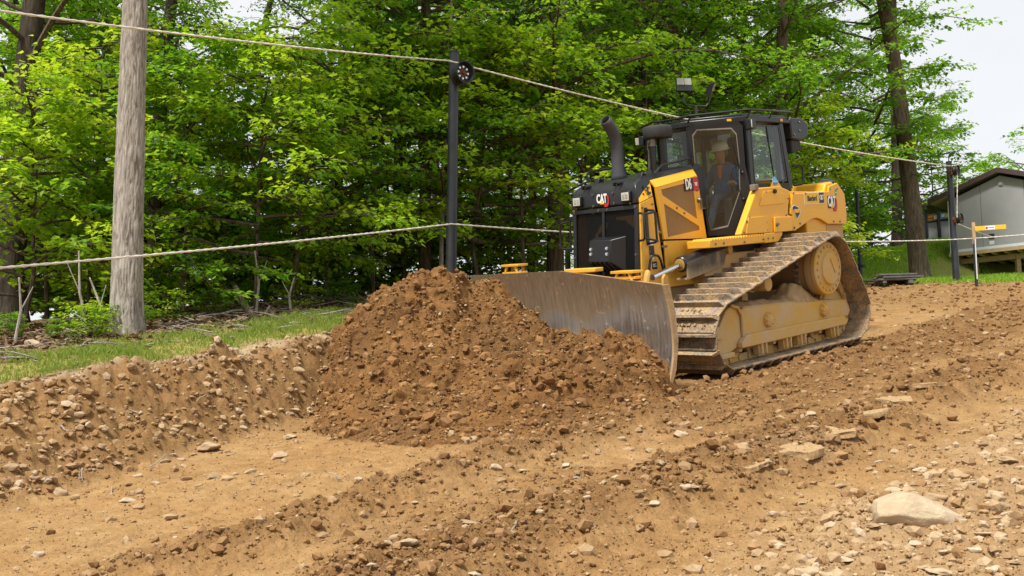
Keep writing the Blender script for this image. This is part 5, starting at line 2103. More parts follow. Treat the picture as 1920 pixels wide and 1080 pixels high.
HB = 1.05                                          # foot of the hood panels
for s in (1, -1):
    y0 = 0.55 * s
    # radiator guard side strip with its canted shoulder
    p = MB()
    t = -0.03 * s
    p.prism([(1.885, y0, HB), (grille_u(2.11) + 0.012, y0, 2.115), (1.545, y0, 2.19), (1.395, y0, HB)], (0, t, 0))
    strip = p.build('guard_panel', 'yellow', DZ, 0.006)
    p = MB()
    p.add([(1.812, y0, 2.122), (1.553, y0, 2.197), (1.490, y0 - 0.075 * s, 2.40), (1.800, y0 - 0.075 * s, 2.315),
           (1.812, y0 - 0.04 * s, 2.122), (1.553, y0 - 0.04 * s, 2.197), (1.490, y0 - 0.115 * s, 2.39), (1.800, y0 - 0.115 * s, 2.305)],
          [(0, 1, 2, 3)[::-s], (7, 6, 5, 4)[::-s], (0, 4, 5, 1)[::-s], (1, 5, 6, 2)[::-s], (2, 6, 7, 3)[::-s], (3, 7, 4, 0)[::-s]])
    p.build('guard_shoulder', 'yellow', strip, 0.006)
    # engine side door: frame round two sloping screens, folded shoulder above
    d = MB()
    T = np.array([0, -0.028 * s, 0])
    o1 = [(1.385, 1.655), (1.478, 2.30), (0.590, 2.435), (0.478, 1.62)]
    up = [(1.355, 2.205), (1.372, 2.275), (0.86, 2.345), (0.815, 2.265), (0.692, 2.262), (0.648, 1.875)]
    lo = [(1.338, 2.10), (0.628, 1.785), (0.622, 1.735), (1.305, 1.675)]
    # the door skin is laid out as quads round the two openings
    pts = o1 + up + lo
    V = [(a, y0, b_) for a, b_ in pts]
    F = [(1, 5, 4), (1, 2, 6, 5), (2, 7, 6), (2, 8, 7), (2, 3, 9, 8), (3, 11, 9), (3, 12, 11), (3, 0, 13, 12), (0, 10, 13), (0, 1, 4, 10), (10, 4, 9, 11)]
    nn = len(V)
    V2 = [(a, y0 + T[1], b_) for a, _, b_ in V]
    FF = [f if s < 0 else f[::-1] for f in F] + [tuple(i + nn for i in (f[::-1] if s < 0 else f)) for f in F]
    for loop in ([0, 1, 2, 3], [4, 5, 6, 7, 8, 9], [10, 11, 12, 13]):
        for k in range(len(loop)):
            a, b_ = loop[k], loop[(k + 1) % len(loop)]
            FF.append((a, b_, b_ + nn, a + nn))
    d.add(V + V2, FF)
    door = d.build('engine_door', 'yellow', DZ, 0, 20)
    for nm, pl in (('screen', up), ('screen', lo)):
        q = MB()
        q.prism([(a, y0 - 0.010 * s, b_) for a, b_ in pl], (0, -0.008 * s, 0))
        q.build(nm, 'screen', door)
    p = MB()
    p.add([(1.478, y0, 2.302), (0.590, y0, 2.437), (0.578, y0 - 0.07 * s, 2.535), (1.486, y0 - 0.07 * s, 2.402),
           (1.478, y0 - 0.03 * s, 2.302), (0.590, y0 - 0.03 * s, 2.437), (0.578, y0 - 0.10 * s, 2.525), (1.486, y0 - 0.10 * s, 2.392)],
          [(0, 1, 2, 3)[::-s], (7, 6, 5, 4)[::-s], (0, 4, 5, 1)[::-s], (1, 5, 6, 2)[::-s], (2, 6, 7, 3)[::-s], (3, 7, 4, 0)[::-s]])
    p.build('door_shoulder', 'yellow', door, 0.005)
    bolts(door, [(1.08, y0 + 0.001 * s, 2.038), (0.93, y0 + 0.001 * s, 1.965)], (0, s, 0), 0.013)
    lt = MB()
    lt.lathe((0.60, y0, 2.12), (0, s, 0), [(0, 0.035), (0.03, 0.03), (0.045, 0.02)], 10)
    lt.box((0.585, y0 + 0.03 * s, 2.05), (0.02, 0.02, 0.10))
    lt.box((0.545, y0 + 0.035 * s, 2.01), (0.08, 0.015, 0.012))
    lt.build('latch', 'bolt', door, 0.002)
    # lower access panel
    p = MB()
    p.prism([(1.375, y0 - 0.004 * s, HB), (1.375, y0 - 0.004 * s, 1.635), (0.480, y0 - 0.004 * s, 1.60), (0.510, y0 - 0.004 * s, HB)], (0, -0.03 * s, 0))
    lp = p.build('access_panel', 'yellow', DZ, 0.006)
    h_ = MB()
    h_.box((1.40, y0 + 0.012 * s, 1.565), (0.08, 0.02, 0.03))
    h_.cyl((1.44, y0, 1.565), (1.44, y0 + 0.03 * s, 1.565), 0.018, 8)
    h_.build('hinge', 'bolt', lp)
    bolts(strip, [(1.78, y0 + 0.001 * s, 2.065), (1.575, y0 + 0.001 * s, 2.10), (1.545, y0 + 0.001 * s, 1.86), (1.77, y0 + 0.001 * s, 1.92),
                  (1.52, y0 + 0.001 * s, 1.64), (1.70, y0 + 0.001 * s, 1.52)], (0, s, 0), 0.013)
    bolts(strip, [(1.70, y0 - 0.03 * s, 2.23), (1.57, y0 - 0.045 * s, 2.31)], (0, s, 0.3), 0.013)
    # grab handles on the front corner
    hd = MB()
    if s > 0:
        hd.tube([(1.86, y0 + 0.0, 2.00), (1.90, y0 + 0.10, 1.99), (1.91, y0 + 0.12, 1.96), (1.925, y0 + 0.12, 1.70), (1.92, y0 + 0.10, 1.67), (1.88, y0, 1.665)], 0.014, 8)
        hd.tube([(1.70, y0, 2.03), (1.70, y0 + 0.11, 2.02), (1.70, y0 + 0.13, 1.99), (1.70, y0 + 0.13, 1.66), (1.70, y0 + 0.11, 1.63), (1.70, y0, 1.62)], 0.014, 8)
        hd.tube([(1.905, y0 + 0.115, 1.975), (1.70, y0 + 0.13, 2.0)], 0.014, 8)
        hd.tube([(1.922, y0 + 0.115, 1.69), (1.70, y0 + 0.13, 1.65)], 0.014, 8)
        hd.box((1.72, y0 + 0.008, 1.83), (0.05, 0.014, 0.46))
    else:
        hd.tube([(1.82, y0, 1.98), (1.84, y0 - 0.20, 1.96), (1.845, y0 - 0.22, 1.93), (1.865, y0 - 0.22, 1.66), (1.86, y0 - 0.20, 1.63), (1.86, y0, 1.62)], 0.016, 8)
        hd.tube([(1.835, y0 - 0.05, 2.02), (1.86, y0 - 0.05, 1.58)], 0.014, 8)
    hd.build('grab_handle', 'black', DZ)

# lower bent handle, small plates and stickers on the guard strip
hd = MB()
hd.tube([(1.78, 0.565, 1.20), (1.76, 0.60, 1.42), (1.73, 0.605, 1.465), (1.68, 0.605, 1.475), (1.60, 0.605, 1.46), (1.55, 0.60, 1.40), (1.50, 0.60, 1.22)], 0.016, 8)
hd.build('grab_handle', 'black', DZ)

def face_mat(O, right, up):
    r = Vector(right).normalized()
    n = r.cross(Vector(up)).normalized()
    u = n.cross(r)
    M = Matrix.Identity(4)
    for i in range(3):
        M[i][0], M[i][1], M[i][2], M[i][3] = r[i], u[i], n[i], float(O[i])
    return M

def flat_part(name, poly, depth, mat, parent, M, z0=0.0, bevel=0):
    """thin plate drawn in its own plane and set on a face"""
    mb = MB()
    mb.prism([(x, y, z0) for x, y in poly], (0, 0, depth))
    mb.v = [tuple(M @ Vector(p)) for p in mb.v]
    return mb.build(name, mat, parent, bevel, 25)

def letters(name, body, size, sx, mat, parent, M, dx=0, dy=0, z0=0.003, bold=0.0):
    me = text_mesh(body, size, sx, 0.0012, bold)
    me.transform(M @ Matrix.Translation((dx, dy, z0)))
    me.materials.clear()
    me.materials.append(MAT[mat])
    me.name = name
    return link(name, me, parent)

def rect(w, h, cx=0, cy=0):
    return [(cx - w / 2, cy - h / 2), (cx + w / 2, cy - h / 2), (cx + w / 2, cy + h / 2), (cx - w / 2, cy + h / 2)]

def emblem(parent, M, H, trim=True):
    """three-letter badge: white capitals on black, yellow triangle at the foot of the A, red hexagon behind"""
    W = H * 1.18
    e = flat_part('emblem', [(-W * .55, -H * .36), (W * .05, -H * .36), (W * .10, -H * .60), (W * .42, -H * .60), (W * .56, -H * .30), (W * .56, H * .20), (W * .40, H * .52), (-W * .55, H * .52)], 0.003, 'decal_black', parent, M)
    flat_part('hexagon', [(W * .13, -H * .56), (W * .40, -H * .56), (W * .53, -H * .28), (W * .53, H * .19), (W * .39, H * .46), (W * .28, H * .46), (W * .42, H * .16), (W * .42, -H * .18), (W * .34, -H * .30), (W * .08, -H * .30)], 0.0015, 'decal_red', e, M, 0.003)
    hexr = letters('letter', 'C', H * 0.98, 0.60, 'decal_white', e, M, -W * .38, H * .09, 0.006, H * 0.035)
    letters('letter', 'A', H * 0.98, 0.56, 'decal_white', e, M, -W * .06, H * .09, 0.006, H * 0.035)
    letters('letter', 'T', H * 0.98, 0.56, 'decal_white', e, M, W * .22, H * .09, 0.006, H * 0.035)
    flat_part('triangle', [(-W * .235, -H * .33), (W * .115, -H * .33), (-W * .06, -H * .02)], 0.0016, 'decal_yellow', e, M, 0.0075)
    return e

# grille: frame, mullion, wire mesh and the core behind
g = MB()
def gp(v, w, d=0.0):
    return (grille_u(w) + d, v, w)
fr_o = [gp(-0.53, HB), gp(0.53, HB), gp(0.53, 2.108), gp(-0.53, 2.108)]
fr_i = [gp(-0.475, HB + 0.05), gp(0.475, HB + 0.05), gp(0.475, 2.055), gp(-0.475, 2.055)]
g.frame(fr_o, fr_i, (0.04, 0, 0))
grille = g.build('grille', 'black', DZ, 0.006)
g = MB()
g.prism([gp(-0.045, HB + 0.05), gp(-0.005, HB + 0.05), gp(-0.005, 2.056), gp(-0.045, 2.056)], (0.035, 0, 0))
g.build('mullion', 'black', grille, 0.004)
g = MB()
step = 0.021
x0, x1, z0_, z1 = -0.476, 0.476, HB + 0.05, 2.056
for sgn in (1, -1):
    k = -60
    while k < 110:
        # bars z = z0 + sgn*(x-c)
        c = x0 + k * step
        seg = []
        for x in np.linspace(x0, x1, 2):
            seg.append((x, z0_ + sgn * 1.0 * (x - c) * 1.0))
        (xa, za), (xb, zb) = seg
        # clip to the opening
        def clip(xa, za, xb, zb):
            t0, t1 = 0.0, 1.0
            for p, q in ((-(zb - za), za - z0_), ((zb - za), z1 - za)):
                if p == 0:
                    continue
                r = q / p
                if p < 0: t0 = max(t0, r)
                else: t1 = min(t1, r)
            return t0, t1
        t0, t1 = clip(xa, za, xb, zb)
        if t1 - t0 > 0.005:
            A = (xa + (xb - xa) * t0, za + (zb - za) * t0)
            B_ = (xa + (xb - xa) * t1, za + (zb - za) * t1)
            g.beam(gp(A[0], A[1], 0.008 + 0.002 * sgn), gp(B_[0], B_[1], 0.008 + 0.002 * sgn), 0.003, 0.0058, (1, 0, 0))
        k += 1
g.build('wire_mesh', 'mesh_wire', grille, 0, 0)
g = MB()
g.span((1.40, -0.46, HB), (1.66, 0.46, 2.05))
g.build('radiator_core', 'interior', grille)
g = MB()
g.prism([(1.70, -0.40, 1.62), (1.70, -0.18, 1.90), (1.70, -0.05, 1.93), (1.70, -0.10, 1.84), (1.70, -0.25, 1.78), (1.70, -0.22, 1.55), (1.70, -0.38, 1.52)], (0.02, 0, 0))
g.prism([(1.70, 0.08, 1.98), (1.70, 0.45, 1.99), (1.70, 0.45, 1.80), (1.70, 0.36, 1.82), (1.70, 0.22, 1.93), (1.70, 0.08, 1.94)], (0.02, 0, 0))
g.build('fan_shroud', 'yellow_low', grille)
# boxed guard low on the grille
g = MB()
f0 = 1.86
g.add([(f0, -0.18, 1.745), (f0 + 0.0, 0.33, 1.735), (f0 + .14, 0.20, 1.70), (f0 + .14, -0.15, 1.71),
       (f0 + .17, -0.17, 1.44), (f0 + .17, 0.18, 1.43), (f0 + .03, 0.31, 1.30), (f0 + .03, -0.17, 1.30)],
      [(0, 3, 2, 1)[::-1], (3, 4, 5, 2)[::-1], (4, 7, 6, 5)[::-1], (0, 7, 4, 3)[::-1], (1, 2, 5, 6)[::-1]])
gb = g.build('cover_box', 'black', grille, 0.01)
for k in range(5):
    q = MB()
    a = -0.12 + k * 0.075
    q.beam((f0 + 0.175, a, 1.432), (f0 + 0.04, a + 0.03, 1.295), 0.012, 0.02, (0, 1, 0))
    q.build('louvre', 'black', gb)
bolts(gb, [(f0 + .15, -0.12, 1.60), (f0 + .157, -0.12, 1.54), (f0 + .15, 0.14, 1.60), (f0 + .157, 0.14, 1.53)], (1, 0, 0.1), 0.018, 0.02, 'chrome')
bolts(grille, [gp(v, w, 0.04) for v, w in ((-0.50, 2.08), (-0.09, 2.08), (0.05, 2.08), (0.50, 2.08), (0.50, 1.5), (-0.50, 1.5))], (1, 0, 0), 0.016, 0.012)

# black nose above the grille and the hood top behind it
n = MB()
sec = [(1.845, 2.118), (1.84, 2.30), (1.80, 2.37), (1.70, 2.425), (1.49, 2.455), (1.49, 2.118)]
hv = [0.535, 0.535, 0.50, 0.47, 0.47, 0.535]
V = [(a, -h, b_) for (a, b_), h in zip(sec, hv)] + [(a, h, b_) for (a, b_), h in zip(sec, hv)]
nn = len(sec)
n.add(V, [tuple(range(nn)), tuple(range(2 * nn - 1, nn - 1, -1))] + [(i, i + nn, (i + 1) % nn + nn, (i + 1) % nn) for i in range(nn)])
nose = n.build('nose_cap', 'hood_black', DZ, 0.02, seg=3)
n = MB()
V = []
for a, h, wt, ws in ((1.492, 0.470, 2.455, 2.39), (0.30, 0.475, 2.615, 2.55)):
    V += [(a, -h, ws), (a, -h + 0.10, wt), (a, h - 0.10, wt), (a, h, ws), (a, h, 2.0), (a, -h, 2.0)]
n.add(V, [(5, 4, 3, 2, 1, 0), (6, 7, 8, 9, 10, 11)] + [(i, (i + 1) % 6, (i + 1) % 6 + 6, i + 6) for i in range(6)])
hood = n.build('hood', 'hood_black', DZ, 0.015)
for v in (-0.415, 0.385):
    l = MB()
    M = face_mat((1.842, v, 2.215), (0, 1, 0), (0, 0, 1))
    l.box((0, 0, 0.02), (0.15, 0.135, 0.05))
    l.v = [tuple(M @ Vector(p)) for p in l.v]
    hl = l.build('headlight', 'black', nose, 0.012)
    q = MB()
    q.box((0, 0, 0.047), (0.115, 0.10, 0.008))
    q.v = [tuple(M @ Vector(p)) for p in q.v]
    ln = q.build('lens', 'lamp_lens', hl, 0.004)
    for dx in (-0.022, 0.026):
        q = MB()
        q.box((dx, 0, 0.053), (0.034, 0.05, 0.004))
        q.v = [tuple(M @ Vector(p)) for p in q.v]
        q.build('reflector', 'chrome', hl)
emblem(nose, face_mat((1.846, -0.005, 2.205), (0, 1, 0), (-0.03, 0, 1)), 0.155)
bolts(nose, [(1.845, -0.17, 2.28), (1.845, 0.16, 2.28), (1.845, -0.17, 2.14), (1.845, 0.17, 2.15), (1.845, -0.46, 2.13), (1.845, 0.43, 2.13)], (1, 0, 0), 0.015)
for v in (-0.30, 0.22):
    l = MB()
    l.box((1.775, v, 2.395), (0.09, 0.05, 0.03))
    l.box((1.84, v - 0.03, 2.385), (0.05, 0.02, 0.05))
    l.box((1.82, v + 0.05, 2.39), (0.10, 0.025, 0.025))
    l.build('hood_latch', 'black', nose, 0.005)
for v in (-0.30, 0.40):
    l = MB()
    l.prism([(1.66, v, 2.42), (1.52, v, 2.44), (1.55, v, 2.505), (1.62, v, 2.50)], (0, 0.07, 0))
    l.cyl((1.58, v - 0.03, 2.48), (1.58, v + 0.10, 2.48), 0.02, 8)
    l.build('hood_hinge', 'black', hood, 0.005)
# exhaust stack
st = MB()
EU, EV = 1.30, -0.17
st.tube([(EU, EV, 2.44), (EU, EV, 2.52), (EU, EV, 2.60), (EU, EV, 2.90), (EU + 0.01, EV, 2.98), (EU + 0.04, EV, 3.06), (EU + 0.09, EV, 3.13), (EU + 0.155, EV, 3.20), (EU + 0.20, EV - 0.0, 3.24)],
        [0.105, 0.10, 0.085, 0.08, 0.08, 0.08, 0.08, 0.078, 0.076], 18, False)
stk = st.build('exhaust_stack', 'stack_metal', DZ)
sd_ = stk.modifiers.new('wall', 'SOLIDIFY')
sd_.thickness = 0.006
st = MB()
st.lathe((EU, EV, 2.425), (0, 0, 1), [(0, 0.13), (0.02, 0.13), (0.035, 0.108)], 20)
st.build('collar', 'stack_metal', stk)
# pre-cleaner bowl on its two pipes
pc = MB()
PU, PV = 0.90, 0.20
pc.lathe((PU, PV, 2.955), (0, 0, 1), [(0, 0.13), (0.005, 0.175), (0.03, 0.19), (0.13, 0.19), (0.155, 0.18), (0.17, 0.14), (0.175, 0.02)], 36)
cl = pc.build('precleaner', 'rubber', DZ, 0.006)
for du, dv, r, mt in ((0.10, -0.02, 0.038, 'black'), (-0.03, 0.03, 0.062, 'black')):
    q = MB()
    q.cyl((PU + du, PV + dv, 2.50), (PU + du, PV + dv, 2.965), r, 16)
    q.build('intake_pipe', mt, cl)
q = MB()
q.lathe((PU + 0.10, PV - 0.02, 2.86), (0, 0, 1), [(0, 0.045), (0.09, 0.045)], 14)
q.build('clamp', 'bolt', cl)
# rails beside the hood
r = MB()
r.tube([(1.36, 0.45, 2.48), (1.22, 0.47, 2.585), (0.66, 0.48, 2.67), (0.60, 0.48, 2.66), (0.56, 0.48, 2.57)], 0.017, 8)
r.build('hood_rail', 'black', DZ)
r = MB()
r.tube([(1.58, -0.42, 2.47), (1.60, -0.46, 2.55), (1.56, -0.46, 2.60), (0.95, -0.46, 2.66), (0.85, -0.46, 2.64), (0.82, -0.44, 2.55)], 0.017, 8)
r.build('hood_rail', 'black', DZ)

# stickers on the guard strip and the stencilled figure
LM = lambda u, v, w: face_mat((u, v, w), (-1, 0, 0), (0, 0, 1))
flat_part('sticker', rect(0.10, 0.115), 0.002, 'decal_black', DZ, LM(1.655, 0.5515, 1.535))
flat_part('sticker', rect(0.08, 0.08), 0.002, 'decal_white', DZ, LM(1.66, 0.5515, 1.635))
e = flat_part('sticker', rect(0.10, 0.095), 0.002, 'decal_black', DZ, LM(1.62, 0.5515, 1.345))
letters('lettering', 'LG', 0.06, 0.9, 'decal_white', e, LM(1.62, 0.5515, 1.345))
flat_part('sticker', rect(0.07, 0.03), 0.002, 'decal_white', DZ, LM(1.65, 0.5515, 1.435))
SM = face_mat((1.625, 0.5065, 2.265), (-1, 0, 0.27), (0, -0.34, 1))
letters('fleet_number', '2', 0.165, 0.95, 'decal_black', DZ, SM, 0, 0, 0.026, 0.008)
# model badge on the engine door
BM = face_mat((0.735, 0.5515, 2.325), (-1, 0, 0.06), (0, 0, 1))
bd = flat_part('model_badge', [(-0.15, -0.075), (0.07, -0.075), (0.09, -0.095), (0.14, -0.095), (0.165, -0.03), (0.165, 0.05), (0.14, 0.085), (-0.15, 0.085)], 0.003, 'decal_black', DZ, BM)
flat_part('hexagon', [(0.04, -0.085), (0.13, -0.085), (0.155, -0.03), (0.155, 0.045), (0.132, 0.078), (0.04, 0.078)], 0.0015, 'decal_red', bd, BM, 0.003)
letters('letter', 'D6', 0.185, 0.56, 'decal_white', bd, BM, -0.068, 0.005, 0.006, 0.007)
letters('letter', 'XE', 0.06, 0.8, 'decal_white', bd, BM, 0.098, -0.002, 0.006, 0.002)

# ---------------------------------------------------------------- cab
FL, BC, RL = np.array([0.25, 0.22]), np.array([-0.20, 0.84]), np.array([-1.15, 0.84])
CABR = [(FL[0], FL[1]), (BC[0], BC[1]), (-1.27, 0.84), (-1.42, 0.62)]
def plan(inset=0.0):
    L = [(0.25 - inset, 0.22 - inset * 0.3), (-0.20, 0.84 - inset), (-1.27, 0.84 - inset), (-1.42 + inset, 0.62)]
    return L + [(a, -b_) for a, b_ in reversed(L)]
c = MB()
c.prism([(a, b_, 3.115) for a, b_ in plan(-0.015)], (0, 0, 0.085))
roof = c.build('cab_roof', 'black', DZ, 0.015)
c = MB()
c.prism([(a, b_, 3.20) for a, b_ in plan(0.07)], (0, 0, 0.035))
c.build('roof_panel', 'black', roof, 0.01)
c = MB()
c.prism([(a, b_, 1.30) for a, b_ in [(0.35, 0.30), (-0.25, 0.70), (-1.3, 0.70), (-1.3, -0.70), (-0.25, -0.70), (0.35, -0.30)]], (0, 0, 0.30))
c.build('cab_floor', 'interior', DZ)
# roof rails
r = MB()
z = 3.265
ring = [(0.33, 0.18, z - .02), (0.33, 0.30, z - .01), (-0.16, 0.915, z), (-0.24, 0.925, z), (-1.22, 0.915, z), (-1.27, 0.88, z - .01)]
r.tube(ring, 0.016, 8)
r.tube([(a, -b_, w) for a, b_, w in ring], 0.016, 8)
r.tube([(0.33, 0.18, z - .02), (0.33, -0.18, z - .02)], 0.016, 8)
for a, b_ in ((0.29, 0.25), (-0.2, 0.86), (-0.75, 0.85), (-1.22, 0.85)):
    for s in (1, -1):
        r.tube([(a, b_ * s, 3.17), (a + 0.0, (b_ + 0.06) * s, z)], 0.012, 6)
r.build('roof_rail', 'black', roof)
# pillars
def pillar(p, q, w, d, name='pillar', mat='black', up=(1, 0, 0)):
    m = MB()
    m.beam(p, q, w, d, up)
    return m.build(name, mat, DZ, 0.01)
for s in (1, -1):
    pillar((0.235, 0.215 * s, 2.45), (0.235, 0.215 * s, 3.12), 0.06, 0.06)
    pillar((-0.235, 0.815 * s, 2.20), (-0.225, 0.815 * s, 3.12), 0.07, 0.09)
    pillar((-1.23, 0.80 * s, 2.2), (-1.07, 0.80 * s, 3.12), 0.07, 0.10)
    pillar((-1.36, 0.62 * s, 1.6), (-1.30, 0.62 * s, 3.12), 0.08, 0.10)
    # kick panel under the rear window
    m = MB()
    m.prism([(-0.17, 0.835 * s, 2.25), (-0.09, 0.70 * s, 1.62), (-0.20, 0.70 * s, 1.62), (-1.25, 0.80 * s, 1.62), (-1.25, 0.835 * s, 2.29), (-0.30, 0.835 * s, 2.29)], (0, -0.05 * s, 0))
    m.build('cab_side', 'black', DZ, 0.008)
# front windscreen and dash
m = MB()
m.prism([(0.245, -0.19, 2.50), (0.245, 0.19, 2.50), (0.245, 0.19, 3.07), (0.245, -0.19, 3.07)], (0.008, 0, 0))
m.build('windscreen', 'glass', DZ, 0, 0)
m = MB()
m.prism([(0.23, -0.24, 1.5), (0.23, 0.24, 1.5), (0.23, 0.24, 2.52), (0.23, -0.24, 2.52)], (0.04, 0, 0))
m.build('firewall', 'interior', DZ)
m = MB()
m.prism([(0.22, -0.24, 2.05), (0.22, -0.24, 2.55), (0.05, -0.24, 2.50), (0.05, -0.24, 2.05)], (0, 0.48, 0))
m.build('dashboard', 'interior', DZ, 0.02)

DN = np.array([0.62, 0.45, 0.0]); DN /= np.linalg.norm(DN)
def dp(px, py, s=1, lift=0.0):
    P = on_plane(px, py, (-0.2, 0.84, 0), DN) + DN * lift
    return np.array([P[0], P[1] * s, P[2]])
DOOR_O = [(1289, 246), (1296, 231), (1383, 227), (1392, 236), (1397, 310), (1407, 352), (1403, 386), (1384, 439), (1329, 443), (1324, 415), (1318, 363), (1311, 318), (1298, 298)]
DOOR_I = [(1298, 254), (1306, 243), (1371, 240), (1381, 251), (1387, 306), (1387, 330), (1388, 358), (1365, 426), (1333, 433), (1328, 415), (1324, 372), (1315, 325), (1302, 304)]
for s in (1, -1):
    v = np.array([DN[0], DN[1] * s, 0])
    m = MB()
    m.frame([dp(*p, s) for p in DOOR_O], [dp(*p, s) for p in DOOR_I], v * 0.035)
    door = m.build('cab_door', 'black', DZ, 0.006)
    m = MB()
    shr = np.mean([dp(*p, s) for p in DOOR_I], axis=0)
    I = [dp(*p, s) for p in DOOR_I]
    I2 = [shr + (p - shr) * 0.965 for p in I]
    m.frame([p + v * 0.02 for p in I], [p + v * 0.02 for p in I2], v * 0.022)
    m.build('door_seal', 'seal', door, 0.003)
    m = MB()
    m.prism([p + v * 0.018 for p in I], v * 0.006)
    m.build('door_glass', 'glass', door, 0, 0)
    # wiper on the door glass
    m = MB()
    a, b_, c_ = dp(1388, 320, s, 0.06), dp(1372, 258, s, 0.055), dp(1394, 325, s, 0.05)
    m.tube([c_, a, dp(1383, 300, s, 0.06), b_], 0.008, 6)
    m.tube([dp(1394, 375, s, 0.05), dp(1384, 352, s, 0.05), dp(1378, 300, s, 0.05)], 0.006, 6)
    m.sphere(dp(1392, 324, s, 0.05), 0.025, 8, 6)
    m.sphere(dp(1394, 374, s, 0.05), 0.025, 8, 6)
    m.build('wiper', 'black', door)
    # rear side window in its plane
    W4 = [(-0.275, 0.84 * s, 2.30), (-1.10, 0.84 * s, 2.31), (-0.985, 0.84 * s, 3.08), (-0.262, 0.84 * s, 3.08)]
    m = MB()
    m.prism(W4, (0, 0.008 * s, 0))
    wg = m.build('side_window', 'glass', DZ, 0, 0)
    m = MB()
    cc = np.mean(W4, axis=0)
    m.frame(W4, [cc + (np.array(p) - cc) * [0.93, 1, 0.93] for p in W4], (0, 0.014 * s, 0))
    m.build('window_frame', 'black', wg, 0.003)
    m = MB()
    m.beam((-0.78, 0.85 * s, 2.31), (-0.66, 0.85 * s, 3.08), 0.015, 0.012, (1, 0, 0))
    m.build('window_bar', 'black', wg)
    # work lamp on the roof corner
    m = MB()
    m.box((-0.205, 0.90 * s, 3.075), (0.13, 0.09, 0.14))
    wl = m.build('work_lamp', 'black', roof, 0.012)
    m = MB()
    m.box((-0.15, 0.945 * s, 3.075), (0.10, 0.012, 0.10), [[0.8, 0.6, 0], [-0.6, 0.8, 0], [0, 0, 1]] if s < 0 else [[0.8, -0.6, 0], [0.6, 0.8, 0], [0, 0, 1]])
    m.build('lens', 'lamp_lens', wl, 0.003)
# rear window frame and glass
m = MB()
m.prism([(-1.40, -0.58, 2.0), (-1.40, 0.58, 2.0), (-1.33, 0.58, 3.08), (-1.33, -0.58, 3.08)], (-0.008, 0, 0))
m.build('rear_window', 'glass', DZ, 0, 0)
m = MB()
m.span((-1.42, -0.62, 1.55), (-1.36, 0.62, 2.02))
m.build('rear_wall', 'black', DZ, 0.01)
# air unit hung behind the roof with the sensor box under it
m = MB()
m.prism([(-1.32, 0.42, 2.90), (-1.32, 0.42, 3.19), (-1.60, 0.42, 3.21), (-1.79, 0.42, 3.13), (-1.79, 0.42, 2.96), (-1.60, 0.42, 2.88)], (0, 0.42, 0))
ac = m.build('air_unit', 'black', DZ, 0.02)
m = MB()
m.prism([(-1.36, 0.55, 2.70), (-1.36, 0.55, 2.89), (-1.60, 0.55, 2.89), (-1.62, 0.55, 2.75)], (0, 0.26, 0))
m.build('sensor_box', 'rubber', ac, 0.015)
m = MB()
m.span((-1.35, -0.84, 2.90), (-1.72, -0.42, 3.19))
m.build('air_unit', 'black', DZ, 0.02)
bolts(ac, [(-1.55, 0.842, 3.02), (-1.55, 0.842, 3.14), (-1.40, 0.842, 2.96)], (0, 1, 0), 0.015)
m = MB()
m.tube([(-1.36, 0.80, 2.52), (-1.45, 0.86, 2.53), (-1.49, 0.88, 2.50), (-1.49, 0.88, 2.30), (-1.46, 0.87, 2.26), (-1.36, 0.80, 2.25)], 0.016, 8)
m.build('grab_handle', 'black', DZ)
m = MB()
m.tube([(0.26, 0.10, 3.19), (0.30, 0.10, 3.62)], [0.008, 0.004], 6)
m.build('antenna', 'black', roof)
for u0, s in ((0.28, 1), (-1.15, 1)):
    flat_part('sticker', rect(0.06, 0.035), 0.003, 'decal_yellow', roof, face_mat((-0.06 if u0 > 0 else -1.05, 0.858 if u0 < 0 else 0.665, 3.155), (-1, 0, 0) if u0 < 0 else (-0.59, 0.81, 0), (0, 0, 1)))
# seat and consoles
m = MB()
m.box((-0.78, 0, 1.98), (0.55, 0.52, 0.14))
m.prism([(-0.98, -0.26, 2.02), (-1.12, -0.26, 2.04), (-1.24, -0.26, 2.86), (-1.12, -0.26, 2.88)], (0, 0.52, 0))
m.box((-1.21, 0, 2.95), (0.10, 0.28, 0.18))
m.build('seat', 'seat_cloth', DZ, 0.04, seg=3)
for s in (1, -1):
    m = MB()
    m.prism([(-0.30, 0.31 * s, 1.55), (-0.30, 0.31 * s, 2.12), (-0.42, 0.31 * s, 2.22), (-1.1, 0.31 * s, 2.22), (-1.1, 0.31 * s, 1.55)], (0, 0.14 * s, 0))
    m.build('console', 'interior', DZ, 0.02)
    m = MB()
    m.tube([(-0.50, 0.37 * s, 2.20), (-0.49, 0.365 * s, 2.27), (-0.48, 0.36 * s, 2.33)], [0.018, 0.022, 0.028], 10)
    m.build('control_lever', 'interior', DZ)

